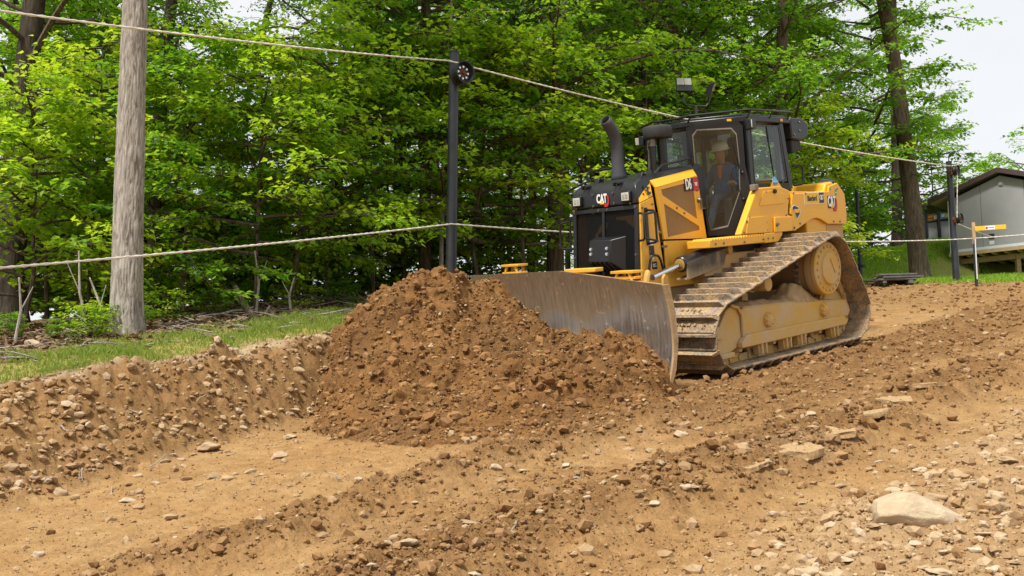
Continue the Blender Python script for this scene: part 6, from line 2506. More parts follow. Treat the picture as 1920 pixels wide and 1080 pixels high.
# ---------------------------------------------------------------- fenders, steps and rear body
def P95(pts):
    return [on(px, py, 1, 0.95) for px, py in pts]
FA = P95([(1389, 440), (1418, 356), (1424, 352), (1461, 349), (1480, 357), (1478, 402), (1483, 404), (1483, 433)])
FB = P95([(1484, 363), (1552, 359), (1553, 349), (1568, 343), (1582, 364), (1586, 400), (1586, 420), (1551, 420), (1545, 416), (1537, 411), (1529, 408.5), (1520, 411), (1489, 433), (1485, 432), (1484, 403), (1481, 401)])
for s in (1, -1):
    m = MB()
    m.prism([(p[0], p[1] * s, p[2]) for p in FA], (0, -0.10 * s, 0))
    fa = m.build('fender', 'yellow', DZ, 0.012)
    m = MB()
    dpan = P95([(1423, 386), (1430, 360), (1452, 356), (1472, 365), (1470, 381), (1446, 384)])
    m.prism([(p[0], 0.951 * s, p[2]) for p in dpan], (0, 0.008 * s, 0))
    ap = m.build('fender_door', 'yellow', fa, 0.004)
    kp = on(1450, 356, 1, 0.95)
    m = MB()
    m.lathe((kp[0], 0.957 * s, kp[2] - 0.02), (0, s, 0), [(0, 0.03), (0.03, 0.03), (0.04, 0.02)], 12)
    m.build('knob', 'black', ap)
    # lower tool box with its catch
    m = MB()
    box = P95([(1449, 407), (1483, 406), (1483, 433), (1450, 436)])
    m.prism([(p[0], 0.952 * s, p[2]) for p in box], (0, 0.03 * s, 0))
    tb = m.build('tool_box', 'yellow', fa, 0.008)
    q = on(1457, 421, 1, 0.985)
    m = MB()
    m.lathe((q[0], 0.982 * s, q[2]), (0, s, 0), [(0, 0.03), (0.012, 0.028), (0.02, 0.012)], 10)
    m.box((q[0] - 0.01, 0.998 * s, q[2] + 0.005), (0.07, 0.012, 0.018))
    m.build('catch', 'bolt', tb)
    rib = P95([(1402, 408), (1438, 405), (1440, 436), (1398, 438)])
    m = MB()
    m.prism([(p[0], 0.951 * s, p[2]) for p in rib[:2]] + [(p[0], 0.951 * s, p[2]) for p in rib[2:]], (0, 0.012 * s, 0))
    m.build('fender_rib', 'yellow', fa, 0.004)
    bolts(fa, [tuple(on(px, py, 1, 0.951) * [1, s, 1]) for px, py in ((1405, 408), (1474, 403), (1478, 372), (1436, 360), (1400, 415), (1437, 417), (1438, 432), (1395, 436))], (0, s, 0), 0.012)
    # rear side plate
    m = MB()
    m.prism([(p[0], 0.965 * s, p[2]) for p in FB], (0, -0.04 * s, 0))
    fb = m.build('side_plate', 'yellow', DZ, 0.008)
    bolts(fb, [tuple(on(px, py, 1, 0.967) * [1, s, 1]) for px, py in ((1487.5, 362), (1556, 354), (1569, 354), (1500, 419), (1489.5, 427), (1563, 415), (1575, 415), (1510, 363))], (0, s, 0), 0.014)
# tank body between the side plates
m = MB()
tb = [(-0.98, 2.165), (-1.98, 2.14), (-2.05, 2.26), (-2.22, 2.28), (-2.46, 2.08), (-2.46, 1.50), (-1.42, 1.50), (-1.42, 2.10)]
m.prism([(a, -0.92, b_) for a, b_ in tb], (0, 1.84, 0))
tank = m.build('rear_tank', 'yellow', DZ, 0.02)
m = MB()
m.prism([(-0.45, 0.56, 2.235), (-1.0, 0.56, 2.165), (-1.42, 0.56, 2.155), (-1.42, 0.56, 2.0), (-0.4, 0.56, 2.0)], (0, 0.36, 0))
m.build('fender_top', 'yellow', DZ, 0.012)
m = MB()
m.prism([(-1.96, 0.93, 1.44), (-1.96, 0.93, 1.66), (-2.45, 0.93, 1.66), (-2.45, 0.93, 1.44)], (0, -1.86, 0))
m.build('rear_beam', 'yellow_low', DZ, 0.015)
m = MB()
m.prism([(-1.0, -0.80, 1.3), (-1.0, -0.80, 1.70), (-2.1, -0.80, 1.70), (-2.2, -0.80, 0.9), (-1.6, -0.80, 0.75)], (0, 1.6, 0))
m.v = [(a, b_ * 0.55, c_) for a, b_, c_ in m.v]
m.build('rear_case', 'yellow_low', DZ, 0.02)
# filler neck with its rag-covered cap, grey filler on the tank
m = MB()
m.prism([(-0.66, 0.86, 2.22), (-0.73, 0.86, 2.35), (-0.80, 0.86, 2.37), (-0.98, 0.86, 2.19)], (0, -0.30, 0))
fl = m.build('filler_box', 'yellow', DZ, 0.01)
m = MB()
q = on(1453, 340, 1, 0.86)
m.lathe((q[0], 0.84, q[2] - 0.03), (0.25, 0.3, 1), [(0, 0.055), (0.035, 0.058), (0.05, 0.045), (0.07, 0.028), (0.085, 0.022), (0.10, 0.008)], 14)
m.build('filler_cap', 'blue_cap', fl)
m = MB()
q = on(1548, 340, 1, 0.75)
m.lathe((q[0], 0.75, q[2] - 0.03), (0.1, 0, 1), [(0, 0.12), (0.02, 0.12), (0.035, 0.09), (0.06, 0.085), (0.065, 0.02)], 20)
m.build('tank_cap', 'stack_metal', tank)
# clearance lamp and bracket at the fender front
m = MB()
q = on(1414, 353, 1, 0.93)
m.box((q[0], 0.93, q[2] + 0.01), (0.10, 0.08, 0.08))
m.build('side_lamp', 'seal', DZ, 0.01)
# running board with gripping teeth
for s in (1, -1):
    m = MB()
    m.span((1.02, 0.62 * s, 1.50), (-0.24, 0.97 * s, 1.60))
    sb = m.build('step', 'yellow', DZ, 0.01)
    m = MB()
    for k in range(20):
        u0 = 0.95 - k * 0.06
        m.prism([(u0 - 0.018, 0.972 * s, 1.598), (u0 + 0.018, 0.972 * s, 1.598), (u0, 0.972 * s, 1.618)], (0, -0.30 * s, 0))
    m.build('step_teeth', 'yellow', sb)
    m = MB()
    m.prism([(-0.245, 0.965 * s, 1.49), (-0.245, 0.965 * s, 1.62), (-0.70, 0.965 * s, 1.62), (-0.70, 0.965 * s, 1.58), (-0.58, 0.965 * s, 1.49)], (0, -0.3 * s, 0))
    m.build('step_end', 'yellow', sb, 0.008)
    bolts(sb, [(0.90, 0.971 * s, 1.545), (0.72, 0.971 * s, 1.545), (0.25, 0.971 * s, 1.535), (-0.20, 0.971 * s, 1.545), (-0.33, 0.966 * s, 1.55), (-0.45, 0.966 * s, 1.55)], (0, s, 0), 0.014)

# decals of the left rear plate
RM = LM
q = on(1562, 382.5, 1, 0.967)
emblem(DZ, LM(q[0] + 0.02, 0.9665, q[2] + 0.015), 0.205)
q = on(1526.5, 371.5, 1, 0.967)
pm = LM(q[0], 0.9665, q[2])
pl = flat_part('dealer_plate', rect(0.56, 0.165), 0.002, 'decal_white', DZ, pm)
flat_part('plate_field', rect(0.40, 0.150, -0.072, 0), 0.0015, 'yellow_plate', pl, pm, 0.002)
flat_part('plate_field', rect(0.135, 0.150, 0.204, 0), 0.0015, 'decal_black', pl, pm, 0.002)
letters('lettering', 'Blanchard', 0.105, 0.62, 'decal_black', pl, pm, -0.062, -0.003, 0.0045, 0.003)
letters('lettering', 'CAT', 0.085, 0.66, 'decal_white', pl, pm, 0.204, 0.005, 0.0045, 0.003)
flat_part('triangle', [(0.178, -0.032), (0.230, -0.032), (0.204, -0.004)], 0.001, 'decal_yellow', pl, pm, 0.0062)
# state-shaped sticker
SC = [(500, 520), (520, 500), (545, 497), (565, 515), (595, 525), (605, 550), (628, 580), (615, 640), (590, 680), (575, 708), (560, 670), (545, 630), (525, 590), (500, 545)]
pts = [on(1420 + .1296 * a, 320 + .1296 * b_, 1, 0.9665) for a, b_ in SC]
cx = np.mean(pts, axis=0)
pm = LM(cx[0], 0.9665, cx[2])
out = [(-(p[0] - cx[0]), p[2] - cx[2]) for p in pts]
ss = flat_part('state_sticker', out, 0.002, 'decal_white', DZ, pm)
inn = [(x * 0.86, y * 0.88) for x, y in out]
flat_part('sticker_field', inn, 0.0015, 'decal_black', ss, pm, 0.002)
flat_part('sticker_band', [(-0.045, -0.025), (0.085, -0.025), (0.082, 0.025), (-0.062, 0.025)], 0.001, 'decal_yellow', ss, pm, 0.0036)
q = on(1567, 361, 1, 0.9665)
flat_part('sticker', rect(0.055, 0.085), 0.002, 'decal_green', DZ, LM(q[0], 0.9665, q[2]))
flat_part('sticker', rect(0.035, 0.012), 0.001, 'decal_white', DZ, LM(q[0], 0.9687, q[2]))

# ---------------------------------------------------------------- lift cylinders
for s in (1, -1):
    y0 = 0.72 * s
    A, Bm, Cc = np.array([0.42, y0, 1.455]), np.array([1.33, y0, 1.325]), np.array([2.05, y0 + 0.12 * s, 1.22])
    m = MB()
    d = (Bm - A) / np.linalg.norm(Bm - A)
    m.lathe(A, d, [(0, 0.08), (0.02, 0.10), (0.90, 0.10), (0.92, 0.085)], 24)
    cy = m.build('lift_cylinder', 'black', DZ, 0.004)
    m = MB()
    m.cyl(Bm - d * 0.05, Cc, 0.036, 18)
    m.build('rod', 'chrome', cy)
    m = MB()
    m.lathe(Bm, d, [(-0.012, 0.075), (0.012, 0.074), (0.016, 0.045)], 20)
    m.build('gland', 'rusty_yellow', cy)
    # folded guard plate below the barrel
    m = MB()
    m.add([A + [0.02, 0.11 * s, 0.02], Bm + [-0.02, 0.11 * s, 0.02], Bm + [-0.02, 0.10 * s, -0.19], A + [0.10, 0.10 * s, -0.20],
           A + [0.02, 0.085 * s, 0.02], Bm + [-0.02, 0.085 * s, 0.02], Bm + [-0.02, 0.075 * s, -0.19], A + [0.10, 0.075 * s, -0.20]],
          [(0, 1, 2, 3)[::s], (7, 6, 5, 4)[::s], (0, 4, 5, 1)[::s], (1, 5, 6, 2)[::s], (2, 6, 7, 3)[::s], (3, 7, 4, 0)[::s]])
    m.add([Bm + [-0.02, 0.10 * s, -0.19], A + [0.10, 0.10 * s, -0.20], A + [0.10, -0.08 * s, -0.20], Bm + [-0.02, -0.08 * s, -0.19],
           Bm + [-0.02, 0.10 * s, -0.17], A + [0.10, 0.10 * s, -0.18], A + [0.10, -0.08 * s, -0.18], Bm + [-0.02, -0.08 * s, -0.17]],
          [(0, 1, 2, 3), (7, 6, 5, 4), (0, 4, 5, 1), (1, 5, 6, 2), (2, 6, 7, 3), (3, 7, 4, 0)])
    m.build('cylinder_guard', 'muddy_black', cy) if 'muddy_black' in MAT else None
    m = MB()
    m.cyl(A - d * 0.04 + [0, -0.09 * s, 0], A - d * 0.04 + [0, 0.12 * s, 0], 0.055, 14)
    m.box(A - d * 0.10, (0.10, 0.14, 0.16))
    m.build('pivot', 'rusty_yellow', cy, 0.008)

# ---------------------------------------------------------------- blade
def blade_point(t, s, depth=0.0):
    """t 0 at the foot .. 1 at the top edge, s -1 right end .. 1 left end"""
    c = BL_C + (BL_L - BL_C) * s if s > 0 else BL_C + (BL_R - BL_C) * (-s)
    top = 1.375 - (0.175 * s if s > 0 else 0.015 * (-s))
    bot = 0.01 + (-0.03 * s if s > 0 else 0.07 * (-s))
    fw = 0.20 * (t - 0.52) ** 2 * 4 * (0.9 if t < 0.52 else 0.45) - 0.02
    d = BL_L - BL_R
    d = d / np.linalg.norm(d)
    nrm = np.array([d[1], -d[0]])
    if nrm[0] < 0:
        nrm = -nrm
    p = c + nrm * (fw - depth)
    return (p[0], p[1], bot + (top - bot) * t)

def blade_sheet(name, t0, t1, nt_, s0, s1, ns, d0, d1, mat, parent, bevel=0):
    V, F = [], []
    for dd in (d0, d1):
        for i in range(nt_ + 1):
            for j in range(ns + 1):
                V.append(blade_point(t0 + (t1 - t0) * i / nt_, s0 + (s1 - s0) * j / ns, dd))
    n1 = ns + 1
    o = (nt_ + 1) * n1
    for i in range(nt_):
        for j in range(ns):
            a = i * n1 + j
            F.append((a, a + 1, a + n1 + 1, a + n1))
            F.append((o + a + n1, o + a + n1 + 1, o + a + 1, o + a))
    for i in range(nt_):
        a, b_ = i * n1, i * n1 + ns
        F += [(a, a + n1, o + a + n1, o + a), (b_ + n1, b_, o + b_, o + b_ + n1)]
    for j in range(ns):
        a, b_ = j, nt_ * n1 + j
        F += [(a + 1, a, o + a, o + a + 1), (b_, b_ + 1, o + b_ + 1, o + b_)]
    mb = MB()
    mb.add(V, F)
    return mb.build(name, mat, parent, bevel, 30)

blade = blade_sheet('blade', 0.14, 1.0, 14, -1, 1, 16, 0.0, 0.035, 'blade_face', DZ)
for s0, s1 in ((-0.985, -0.66), (-0.655, -0.003), (0.003, 0.655), (0.66, 0.985)):
    blade_sheet('cutting_edge', -0.06, 0.165, 3, s0, s1, 4, -0.022, -0.002, 'blade_face', blade)
# end plates with the dusty yellow outer rim
for s in (1, -1):
    m = MB()
    pts = [np.array(blade_point(t, s, -0.004)) for t in np.linspace(-0.09, 1.0, 14)] + [np.array(blade_point(t, s, 0.05 + 0.03 * t)) for t in (1.0, 0.75, 0.5, 0.25, 0.0)]
    m.prism(pts, (0.004 * s, 0.03 * s, 0))
    m.build('end_plate', 'dry_mud' if s > 0 else 'blade_face', blade, 0.004)
# back structure: upper and lower box ribs
for t0, t1, dp_ in ((0.90, 0.985, 0.12), (0.10, 0.34, 0.16), (0.52, 0.66, 0.10)):
    blade_sheet('back_rib', t0, t1, 2, -0.95, 0.93, 8, 0.037, 0.037 + dp_, 'rusty_yellow' if t0 > 0.8 else 'blade_face', blade)
# stepped brackets on the upper rim
def bracket(s, h, w):
    m = MB()
    p = np.array(blade_point(0.985, s, 0.14))
    d = np.append((BL_L - BL_R) / np.linalg.norm(BL_L - BL_R), 0)
    q = np.array([d[1], -d[0], 0])
    m.box(p + [0, 0, h - 0.015], (w, 0.16, 0.03), np.stack([d, q, [0, 0, 1]], 1))
    for k in (-1, 1):
        for z in (-0.05, 0.05):
            m.beam(p + d * k * w * 0.42 + q * z + [0, 0, -0.04], p + d * k * w * 0.25 + q * z + [0, 0, h - 0.02], 0.03, 0.03, (0, 1, 0.1))
    m.box(p + [0, 0, 0.02], (w * 1.05, 0.12, 0.03), np.stack([d, q, [0, 0, 1]], 1))
    m.build('bracket', 'yellow', blade, 0.004)
bracket(-0.58, 0.135, 0.42)
bracket(0.60, 0.10, 0.40)
m = MB()
p = np.array(blade_point(0.985, 0.12, 0.20))
m.box(p + [0, 0, 0.03], (0.16, 0.50, 0.05))
m.build('pad', 'yellow', blade, 0.01)
m = MB()
p = np.array(blade_point(1.0, 0.955, 0.10))
m.prism([p + [0.06, 0, -0.16], p + [-0.06, 0, -0.16], p + [-0.05, 0, 0.06], p + [0.0, 0, 0.10], p + [0.04, 0, 0.06]], (0.006, 0.035, 0))
m.build('lifting_ear', 'rusty_yellow', blade, 0.008)
m = MB()
p = np.array(blade_point(0.95, 0.74, 0.16))
m.tube([p + [0, 0, -0.05], p + [-0.05, 0, 0.09], p + [-0.10, -0.03, 0.13], p + [-0.2, -0.10, 0.10]], 0.035, 8)
m.build('rod_eye', 'rusty_yellow', blade)
# push frame under the machine
for s in (1, -1):
    m = MB()
    m.beam((0.1, 0.52 * s, 0.55), (2.0, 0.60 * s, 0.42), 0.13, 0.20)
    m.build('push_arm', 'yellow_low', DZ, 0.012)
m = MB()
m.prism([(1.92, -0.70, 0.34), (1.92, 0.70, 0.34), (2.35, 0.35, 0.34), (2.30, -0.35, 0.34)], (0, 0, 0.22))
m.build('push_frame', 'yellow_low', DZ, 0.012)
# ================================================================== THE OPERATOR
simple('skin', (0.42, 0.21, 0.14), 0.55, 0, 0.08)
simple('shirt_blue', (0.03, 0.11, 0.26), 0.85, 0, 0.3, 22)
simple('jeans', (0.08, 0.13, 0.21), 0.9, 0, 0.2, 18)
simple('tee_orange', (0.75, 0.16, 0.03), 0.8, 0, 0.1)
simple('hat_white', (0.72, 0.72, 0.70), 0.35, 0, 0.05)
simple('hair_grey', (0.10, 0.085, 0.07), 0.9)
simple('boot', (0.05, 0.03, 0.02), 0.7)

def build_person():
    r = empty('person')
    r.matrix_world = M_RAMP @ Matrix.Translation((-0.80, 0, 2.05))
    O = np.array([-0.80, 0, 2.05])
    V, R, E = [], [], []
    def add(p, rad, parent=None):
        V.append(tuple(np.array(p) - O))
        R.append(rad)
        if parent is not None:
            E.append((parent, len(V) - 1))
        return len(V) - 1
    pel = add((-0.84, 0, 2.16), 0.15)
    wai = add((-0.86, 0, 2.30), 0.145, pel)
    che = add((-0.86, 0, 2.46), 0.155, wai)
    upc = add((-0.84, 0, 2.57), 0.12, che)
    nec = add((-0.80, 0.005, 2.66), 0.058, upc)
    jaw = add((-0.745, 0.015, 2.725), 0.068, nec)
    hd = add((-0.755, 0.02, 2.80), 0.092, jaw)
    tp = add((-0.775, 0.02, 2.875), 0.075, hd)
    for s in (1, -1):
        hip = add((-0.76, 0.10 * s, 2.13), 0.095, pel)
        kn = add((-0.38, 0.15 * s, 2.16), 0.068, hip)
        an = add((-0.20, 0.15 * s, 1.74), 0.045, kn)
        he = add((-0.19, 0.15 * s, 1.67), 0.042, an)
        add((-0.03, 0.16 * s, 1.645), 0.036, he)
        sh = add((-0.84, 0.175 * s, 2.555), 0.075, upc)
        el = add((-0.80, 0.30 * s, 2.30), 0.052, sh)
        wr = add((-0.57, 0.335 * s, 2.335), 0.034, el)
        pa = add((-0.515, 0.345 * s, 2.355), 0.034, wr)
        for k, (dy, ln) in enumerate(((-0.030, 0.9), (-0.010, 1.0), (0.010, 0.95), (0.030, 0.75))):
            a = add((-0.482, (0.345 + dy) * s, 2.37), 0.010, pa)
            b_ = add((-0.482 + 0.030 * ln, (0.347 + dy) * s, 2.362), 0.009, a)
            c = add((-0.482 + 0.040 * ln, (0.347 + dy) * s, 2.335), 0.0085, b_)
            add((-0.482 + 0.018 * ln, (0.347 + dy) * s, 2.318), 0.008, c)
        a = add((-0.52, (0.345 - 0.035) * s, 2.345), 0.012, pa)
        add((-0.485, (0.345 - 0.045) * s, 2.335), 0.010, a)
    me = bpy.data.meshes.new('body')
    me.from_pydata(V, E, [])
    o = link('body', me)
    md = o.modifiers.new('skin', 'SKIN')
    md.use_smooth_shade = True
    sv = me.skin_vertices[0].data
    for i, x in enumerate(R):
        sv[i].radius = (x, x)
        sv[i].use_root = (i == 0)
    ss = o.modifiers.new('sub', 'SUBSURF')
    ss.levels = ss.render_levels = 2
    dg = bpy.context.evaluated_depsgraph_get()
    dg.update()
    me2 = bpy.data.meshes.new_from_object(o.evaluated_get(dg))
    bpy.data.objects.remove(o, do_unlink=True)
    co = np.empty(len(me2.vertices) * 3, dtype=np.float32)
    me2.vertices.foreach_get('co', co)
    co = co.reshape(-1, 3).astype(float)
    # nose, brow and sockets on the forward side of the head
    def push(c, rad, vec):
        c = np.array(c) - O
        d = np.linalg.norm(co - c, axis=1)
        co[:] += np.exp(-(d / rad) ** 2)[:, None] * np.array(vec)
    push((-0.66, 0.03, 2.775), 0.022, (0.035, 0.006, -0.006))
    push((-0.67, 0.03, 2.82), 0.03, (0.010, 0, 0))
    for s in (1, -1):
        push((-0.675, 0.03 + 0.035 * s, 2.80), 0.016, (-0.012, 0, 0))
        push((-0.765, 0.02 + 0.088 * s, 2.795), 0.020, (0, 0.022 * s, 0))
    push((-0.68, 0.02, 2.715), 0.03, (0.014, 0, 0))
    me2.vertices.foreach_set('co', co.astype(np.float32).ravel())
    for nme in ('shirt_blue', 'jeans', 'skin', 'boot'):
        me2.materials.append(MAT[nme])
    W = co + O
    mi = np.zeros(len(me2.polygons), dtype=np.int32)
    for k, p in enumerate(me2.polygons):
        c = W[list(p.vertices)].mean(0)
        if c[2] > 2.645 or (c[0] > -0.585 and c[2] > 2.26 and abs(c[1]) > 0.26):
            mi[k] = 2
        elif c[2] < 1.71:
            mi[k] = 3
        elif c[2] < 2.235 and abs(c[1]) < 0.26:
            mi[k] = 1
    me2.polygons.foreach_set('material_index', mi)
    me2.polygons.foreach_set('use_smooth', np.ones(len(me2.polygons), dtype=bool))
    me2.update()
    me2.name = 'body'
    link('body', me2, r)
    # hard hat
    m = MB()
    hc = np.array([-0.765, 0.02, 2.845]) - O
    ax = (0.16, 0.0, 1.0)
    m.lathe(hc, ax, [(0.0, 0.112), (0.03, 0.118), (0.07, 0.110), (0.105, 0.085), (0.13, 0.045), (0.135, 0.01)], 24)
    m.lathe(hc, ax, [(-0.006, 0.135), (0.006, 0.136), (0.010, 0.115)], 24)
    m.prism([hc + np.array(p) for p in ((0.09, -0.09, -0.010), (0.18, -0.06, -0.030), (0.195, 0.0, -0.034), (0.18, 0.06, -0.030), (0.09, 0.09, -0.010))], (0.001, 0, 0.008))
    m.build('hard_hat', 'hat_white', r)
    m = MB()
    m.sphere(np.array([-0.79, 0.02, 2.80]) - O, (0.088, 0.098, 0.08), 16, 10)
    m.build('hair', 'hair_grey', r)
    # orange tee showing at the open collar
    m = MB()
    m.add([np.array(p) - O for p in ((-0.735, 0.05, 2.63), (-0.735, -0.03, 2.63), (-0.70, 0.00, 2.44), (-0.69, 0.035, 2.44), (-0.715, 0.01, 2.55),
                                     (-0.76, 0.05, 2.63), (-0.76, -0.03, 2.63), (-0.73, 0.00, 2.44), (-0.72, 0.035, 2.44))],
          [(0, 1, 4), (1, 2, 4), (2, 3, 4), (3, 0, 4), (0, 5, 6, 1), (1, 6, 7, 2), (2, 7, 8, 3), (3, 8, 5, 0)])
    m.build('tee_shirt', 'tee_orange', r)
    tag(r, 'person in white hard hat, blue shirt and jeans sitting in the cab', 'person')

build_person()
# ================================================================== STONES THAT CAN BE TOLD APART
def rock_material():
    m, nt, bs = new_mat('rock')
    v = objco(nt)
    oi = nt.nodes.new('ShaderNodeObjectInfo')
    n1 = noise(nt, 2.2, 6, 0.65, v)
    n2 = noise(nt, 14, 6, 0.7, v)
    c = ramp(nt, oi.outputs['Random'], [(0.0, (0.30, 0.195, 0.105)), (0.5, (0.42, 0.30, 0.18)), (1.0, (0.52, 0.41, 0.27))])
    c = mixc(nt, mapr(nt, n1, 0.35, 0.65), mixc(nt, 0.5, c, (0.28, 0.165, 0.075)), c)
    c = mixc(nt, mapr(nt, n2, 0.3, 0.7, 0.0, 0.5), c, mixc(nt, 0.35, c, (0.75, 0.66, 0.5)))
    nt.links.new(mixc(nt, attr(nt, 'none').outputs['Fac'], c, c), bs.inputs['Base Color'])
    bs.inputs['Roughness'].default_value = 0.92
    bs.inputs['Specular IOR Level'].default_value = 0.2
    bump(nt, n2, 0.35, 0.08, bs)
    MAT['rock'] = m
    m2 = m.copy()
    m2.name = 'rock_pale'
    for n in m2.node_tree.nodes:
        if n.type == 'VALTORGB':
            for e_, c_ in zip(n.color_ramp.elements, ((0.44, 0.335, 0.21), (0.50, 0.405, 0.275), (0.56, 0.47, 0.34))):
                e_.color = (*c_, 1)
    MAT['rock_pale'] = m2

rock_material()
ROCK_ME = {}
for mt in ('rock', 'rock_pale'):
    ROCK_ME[mt] = []
    for V, F in BIG:
        me = np_mesh('rock', V, F, mt, True)
        me.set_sharp_from_angle(angle=radians(28))
        ROCK_ME[mt].append(me)

def put_rock(px, py, w, label, group=None, mt='rock', asp=1.0, k=[0]):
    g = ground_hit(px, py + w * 0.28)
    W = to_world(g)
    dist = W[1]
    s = w / FPX * dist / 2 / 0.80
    i = k[0]
    k[0] += 1
    o = link('rock', ROCK_ME[mt][i % len(BIG)], None, W + np.array([0, 0, s * 0.16 * asp]), (0.12 * math.sin(i * 2.3), 0.12 * math.cos(i * 1.7), (i * 0.83) % 0.9 - 0.45))
    o.scale = (s, s * 0.85, s * asp)
    tag(o, label, 'rock', group)

bank = 'tan stone bedded in the rubble of the left bank'
for px, py, w in ((220, 866, 17), (323, 851, 13), (522, 851, 30), (308, 862, 19), (111, 919, 24), (142, 931, 18), (19, 875, 25), (125, 782, 16), (24, 793, 20), (558, 692, 22), (491, 782, 17), (501, 772, 15), (544, 815, 22), (347, 895, 20), (400, 890, 22), (60, 986, 15), (190, 840, 14), (260, 890, 16), (290, 905, 14), (80, 850, 15), (430, 850, 15), (455, 800, 14), (580, 770, 15), (340, 860, 14)):
    put_rock(px, py, w, bank, 'stones in the left bank', 'rock', 0.8)
put_rock(392, 834, 38, 'largest rounded tan stone on the rubble bank', None, 'rock', 0.95)
put_rock(551, 765, 21, 'square pale stone high on the bank near the heap', None, 'rock_pale', 0.9)
put_rock(238, 933, 28, 'flat pale stone at the foot of the left bank', None, 'rock_pale', 0.5)
put_rock(469, 882, 21, 'pale stone alone where bank meets smooth dirt', None, 'rock_pale', 0.8)
put_rock(70, 1037, 20, 'small pale stone alone in the lower left corner', None, 'rock_pale', 0.8)
put_rock(149, 774, 19, 'dark brown stone near the bank crest', None, 'rock', 0.8)
put_rock(58, 640, 24, 'grey stone lying in leaf litter at the left edge', None, 'rock_pale', 0.8)
put_rock(744, 1002, 34, 'rounded tan stone behind the pale angular stone', None, 'rock', 0.85)
put_rock(757, 1010, 42, 'pale angular stone leaning on a tan one', None, 'rock_pale', 0.7)
put_rock(727, 1018, 15, 'small brown stone beside the pale angular stone', None, 'rock', 0.8)
put_rock(881, 972, 36, 'flat tan slab half sunk in the dirt', None, 'rock', 0.35)
put_rock(880, 821, 27, 'angular brown stone at the foot of the heap', None, 'rock', 0.8)
mid = 'stone lying on the churned dirt in front of the heap'
for px, py, w in ((778, 940, 10), (948, 1038, 12), (1226, 943, 20), (1142, 800, 11), (1217, 844, 15), (1166, 820, 15), (670, 897, 14), (697, 1062, 18), (887, 1071, 22), (929, 876, 20), (980, 881, 17), (1285, 909, 20), (1301, 911, 18), (1120, 850, 12), (1060, 870, 14), (1190, 870, 12), (1240, 868, 13), (1100, 935, 15), (1010, 960, 14)):
    put_rock(px, py, w, mid, 'stones in front of the heap', 'rock_pale' if (px % 3) else 'rock', 0.75)
right = 'stone in the gravelly windrow at the lower right'
for px, py, w in ((1715, 907, 17), (1763, 909, 19), (1755, 1003, 24), (1586, 1047, 30), (1550, 1076, 30), (1733, 1062, 20), (1770, 1031, 22), (1713, 1019, 24), (1892, 958, 28), (1863, 927, 28), (1849, 943, 20), (1877, 945, 26), (1843, 829, 20), (1904, 787, 20), (1910, 771, 20), (1892, 858, 30), (1749, 884, 18), (1725, 876, 22), (1696, 791, 20), (1676, 845, 18), (1647, 864, 14), (1800, 975, 20), (1830, 1030, 22), (1880, 1010, 24), (1690, 1050, 20), (1640, 1025, 18), (1905, 900, 22), (1815, 860, 18), (1860, 1065, 26), (1900, 1050, 22), (1660, 1072, 24), (1790, 940, 17)):
    put_rock(px, py, w, right, 'stones in the gravel windrow', 'rock_pale' if (px % 3 == 0) else 'rock', 0.75)
put_rock(1808, 901, 38, 'pale rectangular slab above the big boulder', None, 'rock_pale', 0.55)
put_rock(1751, 925, 36, 'tan slab tilted just behind the big boulder', None, 'rock', 0.5)
put_rock(1705, 921, 40, 'low tan stone touching the top of the boulder', None, 'rock', 0.5)
put_rock(1672, 919, 27, 'brown stone left of the boulder top', None, 'rock', 0.8)
put_rock(1576, 910, 21, 'lone brown stone on the smooth dirt left of the boulder', None, 'rock', 0.75)
put_rock(1503, 942, 13, 'lone small white stone on the smooth dirt', None, 'rock_pale', 0.7)
put_rock(1575, 970, 12, 'small grey stone on smooth dirt near the boulder', None, 'rock', 0.9)
put_rock(1638, 985, 23, 'small stone wedged under the left end of the boulder', None, 'rock', 0.7)
put_rock(1509, 1068, 48, 'grey rock cut by the bottom edge of the picture', None, 'rock', 0.6)
put_rock(1761, 1064, 40, 'broad brown rock near the bottom right corner', None, 'rock', 0.6)
put_rock(1845, 998, 36, 'long thin stone lying slantwise in the gravel', None, 'rock', 0.4)
put_rock(1519, 775, 19, 'pale stone on the soil beside the tracks', None, 'rock_pale', 0.8)
put_rock(1431, 860, 28, 'flat stone beside the pressed clay slabs', None, 'rock', 0.5)
put_rock(1275, 809, 25, 'pale stone just below the blade corner', None, 'rock_pale', 0.6)
put_rock(1311, 802, 15, 'small pale stone right of the blade corner', None, 'rock_pale', 0.7)

# pressed slabs of clay turned up along the rut ridge
simple('clay_soil', (0.40, 0.27, 0.14), 0.95, 0, 0.3, 14, 0.6, 0.15)
CLAY = []
rc = np.random.default_rng(61)
for k in range(6):
    n = 9
    an = np.sort(rc.uniform(0, 2 * pi, n)) + rc.normal(0, 0.05, n)
    rr_ = rc.uniform(0.65, 1.05, n)
    mb = MB()
    mb.prism([(rr_[i] * cos(an[i]), rr_[i] * sin(an[i]), -0.16) for i in range(n)], (0, 0, 0.26))
    bm = bmesh.new()
    tmp = mb.mesh('clay_lump', 'clay_soil', 0)
    bm.from_mesh(tmp)
    bmesh.ops.triangulate(bm, faces=bm.faces)
    for _ in range(3):
        bmesh.ops.subdivide_edges(bm, edges=[e_ for e_ in bm.edges if e_.calc_length() > 0.16], cuts=1, use_grid_fill=True)
        bmesh.ops.triangulate(bm, faces=bm.faces)
    co = np.array([v.co[:] for v in bm.verts])
    off = np.stack([fbm(co * 3.1 + 7 * k, 3, 70 + q) for q in range(3)], -1) * [0.16, 0.16, 0.10]
    for v_, d_ in zip(bm.verts, off):
        v_.co += Vector(d_)
    bm.to_mesh(tmp)
    bm.free()
    tmp.shade_smooth()
    tmp.set_sharp_from_angle(angle=radians(35))
    CLAY.append(tmp)
